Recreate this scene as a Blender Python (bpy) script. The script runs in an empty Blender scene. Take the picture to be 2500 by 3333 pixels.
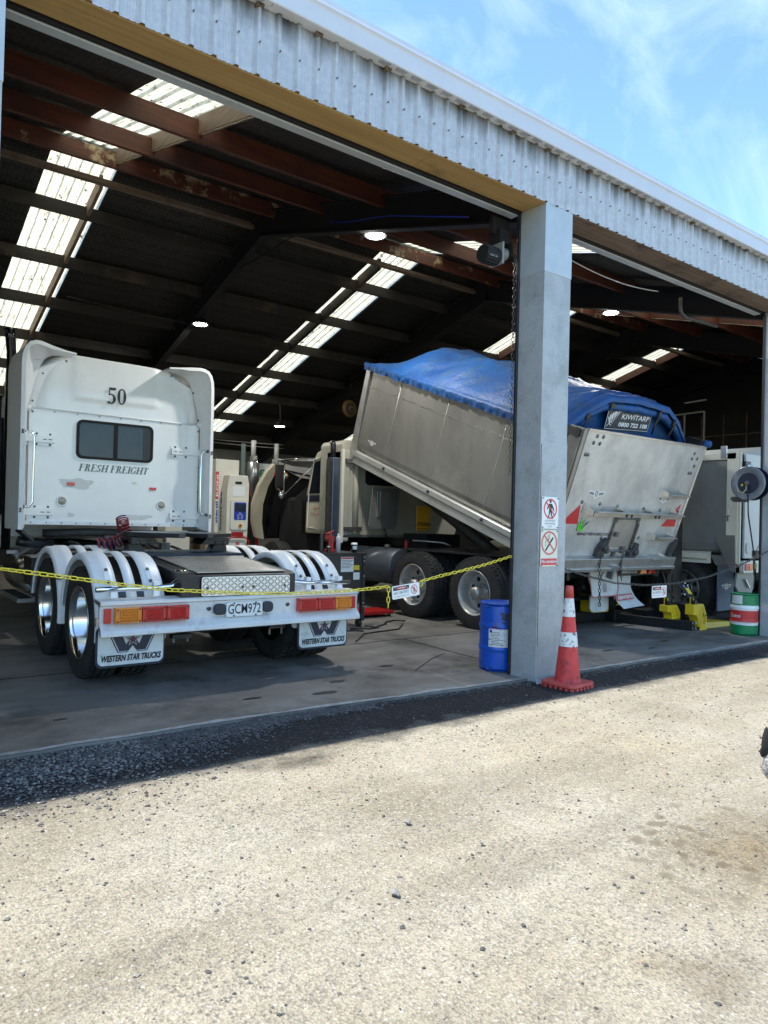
import bpy, math, random
from mathutils import Matrix, Vector, noise
R = math.radians
random.seed(7)
scn = bpy.context.scene
COL = scn.collection

# ------------------------------------------------------------------ camera, world, sun, exposure
cam_d = bpy.data.cameras.new('camera'); cam = bpy.data.objects.new('camera', cam_d); COL.objects.link(cam)
YAW, PITCH, ROLL = R(37.235), R(0.674), R(1.491)
fw = Vector((math.sin(YAW)*math.cos(PITCH), math.cos(YAW)*math.cos(PITCH), math.sin(PITCH)))
rt = Vector((math.cos(YAW), -math.sin(YAW), 0)); up = rt.cross(fw)
r2 = rt*math.cos(ROLL) + up*math.sin(ROLL); u2 = -rt*math.sin(ROLL) + up*math.cos(ROLL)
mw = Matrix((r2, u2, -fw)).transposed().to_4x4(); mw.translation = Vector((0, 0, 1.35))
cam.matrix_world = mw
cam_d.sensor_fit = 'VERTICAL'; cam_d.sensor_height = 36.0; cam_d.lens = 36.0*2345/3333
cam_d.clip_end = 500; cam_d.clip_start = 0.05
scn.camera = cam
scn.render.resolution_x = 768; scn.render.resolution_y = 1024

EL = R(66); SUNV = Vector((-math.cos(EL)*0.983, math.cos(EL)*0.18, math.sin(EL))).normalized()
world = bpy.data.worlds.new('World'); scn.world = world; world.use_nodes = True
nt = world.node_tree; nt.nodes.clear()
def wn(t): return nt.nodes.new(t)
out = wn('ShaderNodeOutputWorld'); bg = wn('ShaderNodeBackground'); sky = wn('ShaderNodeTexSky')
sky.sky_type = 'NISHITA'; sky.sun_disc = False; sky.sun_elevation = EL
sky.sun_rotation = math.atan2(SUNV.x, SUNV.y); sky.air_density = 1.0; sky.dust_density = 0.4; sky.ozone_density = 0.5
tc = wn('ShaderNodeTexCoord'); mp = wn('ShaderNodeMapping'); mp.inputs['Scale'].default_value = (1.2, 3.2, 2.2); mp.inputs['Rotation'].default_value = (0.3, 0.5, 0.9)
nz = wn('ShaderNodeTexNoise'); nz.inputs['Scale'].default_value = 2.4; nz.inputs['Detail'].default_value = 8; nz.inputs['Roughness'].default_value = 0.62; nz.inputs['Distortion'].default_value = 0.7
cr = wn('ShaderNodeValToRGB'); cr.color_ramp.elements[0].position = 0.50; cr.color_ramp.elements[1].position = 1.0
cr.color_ramp.elements[0].color = (0, 0, 0, 1); cr.color_ramp.elements[1].color = (0.30, 0.30, 0.30, 1)
mx = wn('ShaderNodeMix'); mx.data_type = 'RGBA'; mx.inputs[7].default_value = (7.5, 8.2, 8.8, 1)
nt.links.new(tc.outputs['Generated'], mp.inputs[0]); nt.links.new(mp.outputs[0], nz.inputs[0]); nt.links.new(nz.outputs[0], cr.inputs[0])
nt.links.new(cr.outputs[0], mx.inputs[0]); ti = wn('ShaderNodeMix'); ti.data_type = 'RGBA'; ti.blend_type = 'MULTIPLY'; ti.inputs[0].default_value = 1; ti.inputs[7].default_value = (0.86, 1.035, 1.12, 1)
nt.links.new(sky.outputs[0], ti.inputs[6]); nt.links.new(ti.outputs[2], mx.inputs[6]); nt.links.new(mx.outputs[2], bg.inputs[0])
nt.links.new(bg.outputs[0], out.inputs[0]); bg.inputs[1].default_value = 0.15
sl = bpy.data.lights.new('sun', 'SUN'); sl.energy = 4.6; sl.angle = R(0.5); sl.color = (1.0, 0.95, 0.86)
so = bpy.data.objects.new('sun', sl); COL.objects.link(so); so.rotation_euler = SUNV.to_track_quat('Z', 'Y').to_euler(); so.location = (-5, 5, 20)
scn.view_settings.view_transform = 'Standard'; scn.view_settings.look = 'None'; scn.view_settings.gamma = 1; scn.view_settings.exposure = 1.2
scn.cycles.max_bounces = 8; scn.cycles.diffuse_bounces = 5; scn.cycles.glossy_bounces = 3

# ------------------------------------------------------------------ materials
MATS = {}
def mat(name, c1, c2=None, scale=8, rough=0.5, metal=0.0, bump=0.0, bscale=None, lo=0.35, hi=0.65, coat=0.0, stretch=(1, 1, 1),
        c3=None, s3=1.5, lo3=0.55, hi3=0.7, spec=0.5, emit=None, es=0, rough2=None, detail=6, rot=(0, 0, 0), kind='noise', alpha=None, coords='Object'):
    if name in MATS: return MATS[name]
    m = bpy.data.materials.new(name); m.use_nodes = True; t = m.node_tree; N = t.nodes.new; L = t.links.new
    b = t.nodes['Principled BSDF']
    b.inputs['Roughness'].default_value = rough; b.inputs['Metallic'].default_value = metal
    b.inputs['Coat Weight'].default_value = coat; b.inputs['Specular IOR Level'].default_value = spec
    tc = N('ShaderNodeTexCoord'); mp = N('ShaderNodeMapping'); mp.inputs['Scale'].default_value = stretch; mp.inputs['Rotation'].default_value = rot
    L(tc.outputs[coords], mp.inputs[0])
    col = None
    if c2 is not None:
        if kind == 'voronoi':
            n = N('ShaderNodeTexVoronoi'); n.inputs['Scale'].default_value = scale; fo = n.outputs['Distance']
        else:
            n = N('ShaderNodeTexNoise'); n.inputs['Scale'].default_value = scale; n.inputs['Detail'].default_value = detail; n.inputs['Roughness'].default_value = 0.65; fo = n.outputs[0]
        L(mp.outputs[0], n.inputs['Vector'])
        r = N('ShaderNodeValToRGB'); r.color_ramp.elements[0].position = lo; r.color_ramp.elements[1].position = hi
        r.color_ramp.elements[0].color = (*c1, 1); r.color_ramp.elements[1].color = (*c2, 1); L(fo, r.inputs[0]); col = r.outputs[0]
        if rough2 is not None:
            mr = N('ShaderNodeMapRange'); mr.inputs[1].default_value = lo; mr.inputs[2].default_value = hi; mr.inputs[3].default_value = rough; mr.inputs[4].default_value = rough2
            L(fo, mr.inputs[0]); L(mr.outputs[0], b.inputs['Roughness'])
    else:
        b.inputs['Base Color'].default_value = (*c1, 1)
    if c3 is not None:
        n3 = N('ShaderNodeTexNoise'); n3.inputs['Scale'].default_value = s3; n3.inputs['Detail'].default_value = 8; n3.inputs['Roughness'].default_value = 0.7
        L(tc.outputs[coords], n3.inputs['Vector'])
        r3 = N('ShaderNodeValToRGB'); r3.color_ramp.elements[0].position = lo3; r3.color_ramp.elements[1].position = hi3
        r3.color_ramp.elements[0].color = (0, 0, 0, 1); r3.color_ramp.elements[1].color = (1, 1, 1, 1); L(n3.outputs[0], r3.inputs[0])
        mm = N('ShaderNodeMix'); mm.data_type = 'RGBA'; L(r3.outputs[0], mm.inputs[0])
        if col is not None: L(col, mm.inputs[6])
        else: mm.inputs[6].default_value = (*c1, 1)
        mm.inputs[7].default_value = (*c3, 1); col = mm.outputs[2]
    if col is not None: L(col, b.inputs['Base Color'])
    if bump:
        nb = N('ShaderNodeTexNoise'); nb.inputs['Scale'].default_value = bscale or scale*3; nb.inputs['Detail'].default_value = 5; L(mp.outputs[0], nb.inputs['Vector'])
        bp = N('ShaderNodeBump'); bp.inputs['Strength'].default_value = bump; bp.inputs['Distance'].default_value = 0.02; L(nb.outputs[0], bp.inputs['Height']); L(bp.outputs[0], b.inputs['Normal'])
    if emit: b.inputs['Emission Color'].default_value = (*emit, 1); b.inputs['Emission Strength'].default_value = es
    MATS[name] = m; return m

WHITE = mat('white paint', (.80, .82, .82), (.85, .87, .86), 3, 0.28, coat=.5, c3=(.62, .63, .61), s3=2.2, lo3=.6, hi3=.85)
WHITE2 = mat('white moulded plastic', (.84, .85, .85), (.78, .79, .79), 6, 0.4, bump=.05, c3=(.5, .5, .48), s3=5, lo3=.62, hi3=.85)
CREAM = mat('cream paint', (.60, .55, .42), (.53, .49, .38), 3, 0.4, coat=.2, c3=(.34, .29, .2), s3=3.5, lo3=.62, hi3=.8)
CREAM2 = mat('ivory paint', (.72, .69, .58), (.66, .63, .53), 3, 0.4)
BEIGE = mat('weathered beige paint', (.44, .42, .34), (.37, .35, .28), 2.5, 0.5, c3=(.24, .21, .15), s3=4, lo3=.6, hi3=.8)
ALU = mat('brushed aluminium', (.50, .50, .48), (.36, .36, .345), 3.5, 0.36, metal=.85, stretch=(1, 1, .25), bump=.04, bscale=40, c3=(.62, .62, .6), s3=1.8, lo3=.5, hi3=.8, rough2=.5)
ALU_D = mat('dull aluminium sheet', (.34, .335, .31), (.25, .245, .225), 2.2, 0.42, metal=.7, stretch=(1, 1, .3), bump=.03, bscale=30, c3=(.42, .41, .38), s3=1.2, lo3=.5, hi3=.8)
ALU_B = mat('bright aluminium', (.70, .71, .71), (.55, .56, .57), 12, 0.28, metal=.9, bump=.05)
ALU_TG = mat('scuffed aluminium tailgate', (.60, .60, .575), (.43, .43, .415), 2.6, 0.5, metal=.45, stretch=(1.6, 1, .7), bump=.05, bscale=24, c3=(.70, .69, .66), s3=1.6, lo3=.46, hi3=.72, rough2=.42, detail=10)
GALV = mat('galvanised sheet', (.46, .475, .50), (.56, .575, .60), 26, 0.5, metal=.3, bump=.04, c3=(.40, .41, .425), s3=2.5, lo3=.5, hi3=.75)
GALV2 = mat('galvanised pillar cladding', (.38, .395, .405), (.46, .475, .485), 90, 0.55, metal=.25, detail=2, c3=(.25, .27, .26), s3=3.2, lo3=.46, hi3=.74, bump=.06, bscale=25)
GALV3 = mat('new galvanised cap', (.50, .54, .56), (.44, .48, .50), 5, 0.42, metal=.35)
GUTTER = mat('white gutter', (.60, .63, .68), (.56, .59, .64), 4, 0.35)
TIMBER = mat('yellow treated pine', (.42, .28, .10), (.32, .20, .07), 3, 0.65, stretch=(.35, 8, 8), bump=.1, c3=(.2, .13, .045), s3=2.2, lo3=.6, hi3=.75)
TIMBER_O = mat('old dark timber', (.115, .075, .048), (.20, .15, .11), 3, 0.8, stretch=(.4, 9, 9), bump=.3, c3=(.05, .035, .028), s3=1.7, lo3=.5, hi3=.7)
TIMBER_R = mat('red brown timber', (.12, .030, .013), (.055, .016, .009), 3, 0.6, stretch=(.5, 7, 7), bump=.1, c3=(.045, .016, .011), s3=1.4, lo3=.5, hi3=.66)
TIMBER_S = mat('stained red timber', (.12, .030, .013), (.055, .016, .009), 3, 0.6, stretch=(.5, 7, 7), bump=.1, c3=(.42, .33, .2), s3=2.2, lo3=.54, hi3=.62)
TIMBER_G = mat('grey weathered timber', (.038, .031, .025), (.02, .017, .014), 3, 0.7, stretch=(.5, 7, 7), bump=.15, c3=(.11, .075, .045), s3=.8, lo3=.58, hi3=.75)
TRIM = mat('pale trim board', (.22, .15, .11), (.13, .09, .065), 3, 0.6, stretch=(6, .6, 6))
BLACK = mat('black paint', (.012, .012, .014), (.02, .02, .022), 6, 0.35)
BLACKM = mat('matt black', (.006, .006, .007), None, rough=.8)
DISHM = mat('dark wheel centre', (.05, .05, .05), None, rough=.4, metal=.6)
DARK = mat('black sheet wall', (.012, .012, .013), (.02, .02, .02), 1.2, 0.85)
NAVY = mat('dark navy steel', (.012, .018, .035), (.02, .026, .045), 5, 0.4)
CHROME = mat('chrome', (.86, .87, .88), None, rough=.07, metal=1)
STEEL = mat('worn steel', (.26, .25, .24), (.13, .12, .11), 14, 0.45, metal=.8, bump=.1)
DSTEEL = mat('dirty dark steel', (.09, .085, .08), (.045, .042, .04), 14, 0.6, metal=.4, bump=.15)
RUBBER = mat('tyre rubber', (.012, .012, .012), (.03, .029, .028), 9, 0.75, bump=.1)
GLASS = mat('dark glass', (.012, .016, .022), None, rough=.06, spec=.8)
SMOKE = mat('window tint', (.018, .026, .038), (.035, .045, .06), 2, 0.1, spec=.4)
REDL = mat('red lens', (.62, .025, .02), (.5, .015, .015), 40, 0.22, coat=.4)
REDB = mat('red reflector', (.55, .02, .025), None, rough=.3)
AMBER = mat('amber lens', (.85, .28, .02), (.7, .2, .01), 40, 0.22, coat=.4)
REDP = mat('red paint', (.42, .012, .012), (.3, .01, .01), 8, 0.35)
REDF = mat('faded red vinyl', (.45, .06, .06), (.5, .15, .13), 12, 0.6)
ORANGE = mat('orange print', (.7, .3, .02), None, rough=.5)
YEL = mat('yellow paint', (.80, .55, .02), (.72, .48, .02), 5, 0.4, c3=(.25, .16, .02), s3=6, lo3=.66, hi3=.74)
YCH = mat('yellow plastic chain', (.75, .62, .05), None, rough=.45)
BLUET = mat('blue tarpaulin', (.0015, .042, .18), (.0035, .082, .29), 2.4, 0.55, bump=.45, bscale=24, c3=(.03, .085, .14), s3=4, lo3=.48, hi3=.75, detail=9)
BLUED = mat('blue drum paint', (.003, .085, .50), (.003, .07, .40), 5, 0.35, c3=(.008, .010, .03), s3=9, lo3=.60, hi3=.63, coat=.2)
BLUE = mat('blue print', (.01, .03, .4), None, rough=.4)
GREEN = mat('green drum paint', (.004, .22, .08), (.004, .18, .065), 5, 0.35, c3=(.01, .08, .03), s3=9, lo3=.67, hi3=.72)
GRN = mat('green print', (.15, .6, .04), None, rough=.5)
GRN2 = mat('dark green print', (.01, .11, .08), None, rough=.5)
CONE = mat('orange red cone plastic', (.62, .05, .045), (.5, .035, .04), 6, 0.55, c3=(.10, .02, .02), s3=18, lo3=.50, hi3=.70, stretch=(1, 1, .4), bump=.1)
CONEB = mat('faded cone base', (.62, .10, .08), (.45, .06, .05), 10, 0.6, c3=(.15, .04, .04), s3=14, lo3=.6, hi3=.75)
REFL = mat('scuffed reflective band', (.72, .72, .70), (.6, .6, .58), 20, 0.5, c3=(.10, .09, .09), s3=34, lo3=.56, hi3=.62)
LABELM = mat('paper label', (.72, .72, .69), (.6, .6, .58), 30, 0.6, c3=(.12, .12, .13), s3=26, lo3=.58, hi3=.63)
SIGNW = mat('sign white', (.78, .79, .77), None, rough=.35)
SIGNC = mat('sign cream', (.74, .71, .58), None, rough=.4)
SIGNR = mat('sign red', (.62, .05, .07), None, rough=.4)
INK = mat('black ink', (.015, .015, .017), None, rough=.5)
GREYI = mat('grey green ink', (.16, .21, .20), None, rough=.5)
CHROMEB = mat('dark mirror stripe', (.10, .09, .08), None, rough=.08, metal=.9)
PLUM = mat('plum print', (.10, .02, .05), None, rough=.5)
SILVER = mat('silver wheel paint', (.45, .45, .43), (.36, .36, .34), 8, 0.4, metal=.4, c3=(.2, .19, .17), s3=8, lo3=.6, hi3=.8)
POLISH = mat('polished rim', (.78, .78, .77), None, rough=.14, metal=1)
TANK = mat('dull grey tank', (.10, .115, .135), (.075, .085, .10), 4, 0.42, metal=.5)
GREYP = mat('grey flap', (.10, .13, .18), (.13, .16, .21), 6, 0.6)
MUDW = mat('dirty white flap', (.66, .66, .64), (.5, .5, .47), 5, 0.6, c3=(.32, .31, .28), s3=4, lo3=.55, hi3=.8)
FURW = mat('speckled grey fur', (.42, .42, .43), (.05, .05, .055), 60, 0.9, bump=.6, bscale=150)
FURB = mat('black fur', (.004, .004, .004), (.010, .010, .010), 60, 0.9, bump=.5, bscale=150)
LEDM = mat('lit lamp diffuser', (1, 1, 1), None, emit=(1, .98, .94), es=22)
SCREEN = mat('dark display', (.02, .025, .05), None, rough=.1)
HOSEY = mat('tan hose', (.4, .36, .25), None, rough=.5)
STONE = mat('grey stone', (.22, .21, .19), (.12, .12, .12), 14, 0.85, bump=.4)
WALLP = mat('pale wall lining', (.22, .22, .21), (.16, .16, .15), 1, .8)

def skylight_mat():
    m = bpy.data.materials.new('translucent roof sheet'); m.use_nodes = True; t = m.node_tree; N = t.nodes.new; L = t.links.new; t.nodes.clear()
    o = N('ShaderNodeOutputMaterial'); a = N('ShaderNodeAddShader'); tr = N('ShaderNodeBsdfTranslucent'); df = N('ShaderNodeBsdfDiffuse')
    tc = N('ShaderNodeTexCoord'); n1 = N('ShaderNodeTexNoise'); n1.inputs['Scale'].default_value = 14; n1.inputs['Detail'].default_value = 8; n1.inputs['Roughness'].default_value = .8
    r = N('ShaderNodeValToRGB'); e = r.color_ramp.elements; e[0].position = .36; e[1].position = .50; e[0].color = (.07, .06, .04, 1); e[1].color = (.42, .40, .30, 1)
    mp = N('ShaderNodeMapping'); mp.inputs['Scale'].default_value = (2.6, .16, 1)
    L(tc.outputs['Object'], mp.inputs[0]); L(mp.outputs[0], n1.inputs['Vector']); L(n1.outputs[0], r.inputs[0]); L(r.outputs[0], tr.inputs[0]); df.inputs[0].default_value = (.25, .24, .2, 1)
    L(tr.outputs[0], a.inputs[0]); L(df.outputs[0], a.inputs[1]); L(a.outputs[0], o.inputs[0]); return m
SKYL = skylight_mat()
def dark_topped_sheet():
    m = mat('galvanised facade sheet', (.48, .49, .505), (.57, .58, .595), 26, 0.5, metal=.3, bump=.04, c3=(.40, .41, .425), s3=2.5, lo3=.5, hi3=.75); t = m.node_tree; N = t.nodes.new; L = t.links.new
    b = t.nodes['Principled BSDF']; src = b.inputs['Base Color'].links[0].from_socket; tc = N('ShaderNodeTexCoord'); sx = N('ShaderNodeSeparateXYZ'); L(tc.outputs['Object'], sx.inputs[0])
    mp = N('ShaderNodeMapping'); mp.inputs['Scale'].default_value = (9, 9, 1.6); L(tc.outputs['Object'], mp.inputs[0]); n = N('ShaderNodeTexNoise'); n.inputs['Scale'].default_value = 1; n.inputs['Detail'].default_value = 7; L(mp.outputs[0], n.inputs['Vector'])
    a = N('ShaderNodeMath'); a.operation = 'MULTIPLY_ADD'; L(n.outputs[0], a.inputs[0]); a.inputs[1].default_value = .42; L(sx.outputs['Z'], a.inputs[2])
    r = N('ShaderNodeMapRange'); r.inputs[1].default_value = 4.65; r.inputs[2].default_value = 4.87; L(a.outputs[0], r.inputs[0]); mm = N('ShaderNodeMix'); mm.data_type = 'RGBA'; L(r.outputs[0], mm.inputs[0]); L(src, mm.inputs[6]); mm.inputs[7].default_value = (.06, .06, .055, 1); L(mm.outputs[2], b.inputs['Base Color']); return m  # base colour turns raggedly darker towards the top of the sheets
FACADE = dark_topped_sheet()
def netting_mat():
    m = bpy.data.materials.new('roof underlay with netting'); m.use_nodes = True; t = m.node_tree; N = t.nodes.new; L = t.links.new
    b = t.nodes['Principled BSDF']; tc = N('ShaderNodeTexCoord'); mp = N('ShaderNodeMapping'); mp.inputs['Scale'].default_value = (1, .8, 1)
    v = N('ShaderNodeTexVoronoi'); v.feature = 'DISTANCE_TO_EDGE'; v.inputs['Scale'].default_value = 15; v.inputs['Randomness'].default_value = .35
    L(tc.outputs['Object'], mp.inputs[0]); L(mp.outputs[0], v.inputs['Vector'])
    r = N('ShaderNodeValToRGB'); e = r.color_ramp.elements; e[0].position = .05; e[1].position = .13; e[0].color = (.003, .003, .003, 1); e[1].color = (.042, .042, .038, 1)
    L(v.outputs[0], r.inputs[0]); n = N('ShaderNodeTexNoise'); n.inputs['Scale'].default_value = .9; L(tc.outputs['Object'], n.inputs['Vector'])
    mm = N('ShaderNodeMix'); mm.data_type = 'RGBA'; mm.blend_type = 'MULTIPLY'; mm.inputs[0].default_value = .8; L(r.outputs[0], mm.inputs[6]); L(n.outputs[0], mm.inputs[7]); L(mm.outputs[2], b.inputs['Base Color'])
    b.inputs['Roughness'].default_value = .55
    bp = N('ShaderNodeBump'); bp.inputs['Strength'].default_value = .5; bp.inputs['Distance'].default_value = .01; L(v.outputs[0], bp.inputs['Height']); L(bp.outputs[0], b.inputs['Normal']); return m
NET = netting_mat()
def ground_mat():
    m = bpy.data.materials.new('worn gravelly seal'); m.use_nodes = True; t = m.node_tree; N = t.nodes.new; L = t.links.new
    b = t.nodes['Principled BSDF']; b.inputs['Roughness'].default_value = .9; b.inputs['Specular IOR Level'].default_value = .2
    tc = N('ShaderNodeTexCoord'); P = tc.outputs['Object']
    def nz(s, d=5, ro=.6): n = N('ShaderNodeTexNoise'); n.inputs['Scale'].default_value = s; n.inputs['Detail'].default_value = d; n.inputs['Roughness'].default_value = ro; L(P, n.inputs['Vector']); return n.outputs[0]
    def ramp(f, a, ca, b_, cb): r = N('ShaderNodeValToRGB'); e = r.color_ramp.elements; e[0].position = a; e[1].position = b_; e[0].color = (*ca, 1); e[1].color = (*cb, 1); L(f, r.inputs[0]); return r.outputs[0]
    def step(f, a, ca, b_, cb):
        mr = N('ShaderNodeMapRange'); mr.inputs[1].default_value = a; mr.inputs[2].default_value = b_; L(f, mr.inputs[0])
        return ramp(mr.outputs[0], 0, ca, 1, cb)
    def mixc(f, a, b_, mode='MIX', fac=None):
        x = N('ShaderNodeMix'); x.data_type = 'RGBA'; x.blend_type = mode
        if f is None: x.inputs[0].default_value = fac
        else: L(f, x.inputs[0])
        for i, s in ((6, a), (7, b_)):
            if isinstance(s, tuple): x.inputs[i].default_value = (*s, 1)
            else: L(s, x.inputs[i])
        return x.outputs[2]
    base = ramp(nz(1.1, 6), .38, (.255, .231, .183), .62, (.30, .281, .238))
    base = mixc(ramp(nz(.55, 4), .5, (0, 0, 0), .68, (1, 1, 1)), base, (.265, .235, .175))
    mt = N('ShaderNodeMapping'); mt.inputs['Scale'].default_value = (.35, 1.6, 1); mt.inputs['Rotation'].default_value = (0, 0, .25); L(P, mt.inputs[0]); nt_ = N('ShaderNodeTexNoise'); nt_.inputs['Scale'].default_value = 1.3; nt_.inputs['Detail'].default_value = 7; nt_.inputs['Roughness'].default_value = .6; L(mt.outputs[0], nt_.inputs['Vector'])
    base = mixc(None, base, ramp(nt_.outputs[0], .38, (.80, .79, .77), .58, (1.04, 1.04, 1.04)), 'MULTIPLY', 1)
    vo = N('ShaderNodeTexVoronoi'); vo.inputs['Scale'].default_value = 95; L(P, vo.inputs['Vector'])
    cell = N('ShaderNodeSeparateColor'); L(vo.outputs['Color'], cell.inputs[0])
    base = mixc(None, base, ramp(cell.outputs[0], .0, (.5, .5, .51), .55, (1.1, 1.1, 1.08)), 'MULTIPLY', .6)
    base = mixc(None, base, ramp(nz(110, 8, .8), .36, (.45, .45, .46), .5, (1.06, 1.05, 1.03)), 'MULTIPLY', .8)
    v2 = N('ShaderNodeTexVoronoi'); v2.inputs['Scale'].default_value = 62; L(P, v2.inputs['Vector']); c2_ = N('ShaderNodeSeparateColor'); L(v2.outputs['Color'], c2_.inputs[0])
    agg = mixc(None, ramp(c2_.outputs[0], .50, (0, 0, 0), .72, (1, 1, 1)), ramp(v2.outputs['Distance'], .35, (1, 1, 1), .55, (0, 0, 0)), 'MULTIPLY', 1)
    agg = mixc(None, agg, ramp(nz(1.6, 4), .42, (.12, .12, .12), .62, (1, 1, 1)), 'MULTIPLY', 1)
    base = mixc(agg, base, (.14, .132, .115))
    pal = mixc(None, ramp(c2_.outputs[1], .80, (0, 0, 0), .88, (.8, .8, .8)), ramp(v2.outputs['Distance'], .30, (1, 1, 1), .45, (0, 0, 0)), 'MULTIPLY', 1)
    base = mixc(pal, base, (.345, .335, .30))
    # stains: clusters of dark drips towards the right
    vs = N('ShaderNodeTexVoronoi'); vs.inputs['Scale'].default_value = 10
    nd = N('ShaderNodeTexNoise'); nd.inputs['Scale'].default_value = 9; nd.inputs['Detail'].default_value = 4; L(P, nd.inputs['Vector']); vm = N('ShaderNodeVectorMath'); vm.operation = 'MULTIPLY_ADD'; L(nd.outputs['Color'], vm.inputs[0]); vm.inputs[1].default_value = (.16, .16, 0); L(P, vm.inputs[2]); L(vm.outputs[0], vs.inputs['Vector'])
    sx = N('ShaderNodeSeparateXYZ'); L(P, sx.inputs[0])
    spots = ramp(vs.outputs['Distance'], .20, (1, 1, 1), .42, (0, 0, 0))
    def blob(cx, cy, r0, r1, sxx=1, syy=1):
        mpn = N('ShaderNodeMapping'); mpn.vector_type = 'POINT'; mpn.inputs['Location'].default_value = (-cx*sxx, -cy*syy, 0); mpn.inputs['Scale'].default_value = (sxx, syy, 0); L(P, mpn.inputs[0])
        ln = N('ShaderNodeVectorMath'); ln.operation = 'LENGTH'; L(mpn.outputs[0], ln.inputs[0])
        ad = N('ShaderNodeMath'); ad.operation = 'MULTIPLY_ADD'; L(nz(2.6, 6, .7), ad.inputs[0]); ad.inputs[1].default_value = 1.1; L(ln.outputs['Value'], ad.inputs[2])
        return step(ad.outputs[0], r0+.55, (1, 1, 1), r1+.55, (0, 0, 0))
    zone = blob(3.1, 1.66, .30, .85, 1, 1.3)
    st = mixc(None, spots, zone, 'MULTIPLY', 1.0)
    base = mixc(st, base, (.15, .13, .10))
    base = mixc(None, base, mixc(blob(3.15, 1.5, -.05, .55, 1, 1.3), (1, 1, 1), (.66, .58, .45)), 'MULTIPLY', 1)
    base = mixc(None, base, mixc(blob(2.2, 1.18, -.1, .25, 1.2, 1.6), (1, 1, 1), (.62, .57, .54)), 'MULTIPLY', 1)
    small = ramp(nz(5.5, 3, .5), .64, (0, 0, 0), .72, (.5, .5, .5))
    base = mixc(small, base, (.2, .175, .14))
    # dark asphalt apron along the building, its colour edge fitted to the cast shadow's edge
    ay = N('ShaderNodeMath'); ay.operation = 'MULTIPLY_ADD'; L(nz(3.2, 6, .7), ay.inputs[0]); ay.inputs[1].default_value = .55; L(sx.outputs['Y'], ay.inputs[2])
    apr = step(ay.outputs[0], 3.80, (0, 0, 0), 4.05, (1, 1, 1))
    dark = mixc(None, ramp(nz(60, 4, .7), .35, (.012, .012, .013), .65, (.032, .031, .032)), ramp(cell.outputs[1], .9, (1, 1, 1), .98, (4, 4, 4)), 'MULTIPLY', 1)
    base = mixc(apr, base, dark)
    base = mixc(None, base, mixc(blob(2.75, 2.35, -.1, .2, 1.3, 2), (1, 1, 1), (.75, .70, .64)), 'MULTIPLY', 1)
    base = mixc(None, base, mixc(blob(2.12, 3.5, .02, .30, 1, 1.9), (1, 1, 1), (.42, .42, .44)), 'MULTIPLY', 1)
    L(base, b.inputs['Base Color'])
    hb = N('ShaderNodeMath'); hb.operation = 'ADD'; L(vo.outputs['Distance'], hb.inputs[0]); L(nz(130, 4, .7), hb.inputs[1])
    bp = N('ShaderNodeBump'); bp.inputs['Strength'].default_value = .75; bp.inputs['Distance'].default_value = .008; L(hb.outputs[0], bp.inputs['Height'])
    b2 = N('ShaderNodeBump'); b2.inputs['Strength'].default_value = .5; b2.inputs['Distance'].default_value = .05; L(nz(7, 6, .6), b2.inputs['Height']); L(bp.outputs[0], b2.inputs['Normal'])
    L(b2.outputs[0], b.inputs['Normal']); return m
GROUND = ground_mat()
def concrete_mat():
    m = mat('oil stained concrete', (.125, .116, .100), (.215, .200, .176), 1.3, 0.62, bump=.12, bscale=40, c3=(.05, .046, .04), s3=1.1, lo3=.48, hi3=.66, rough2=.75, detail=12, stretch=(1, 2.2, 1))
    return m
CONC = concrete_mat()
CONCE = mat('worn slab edge', (.36, .37, .36), (.22, .22, .21), 12, .85, bump=.5, bscale=30)

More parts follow.
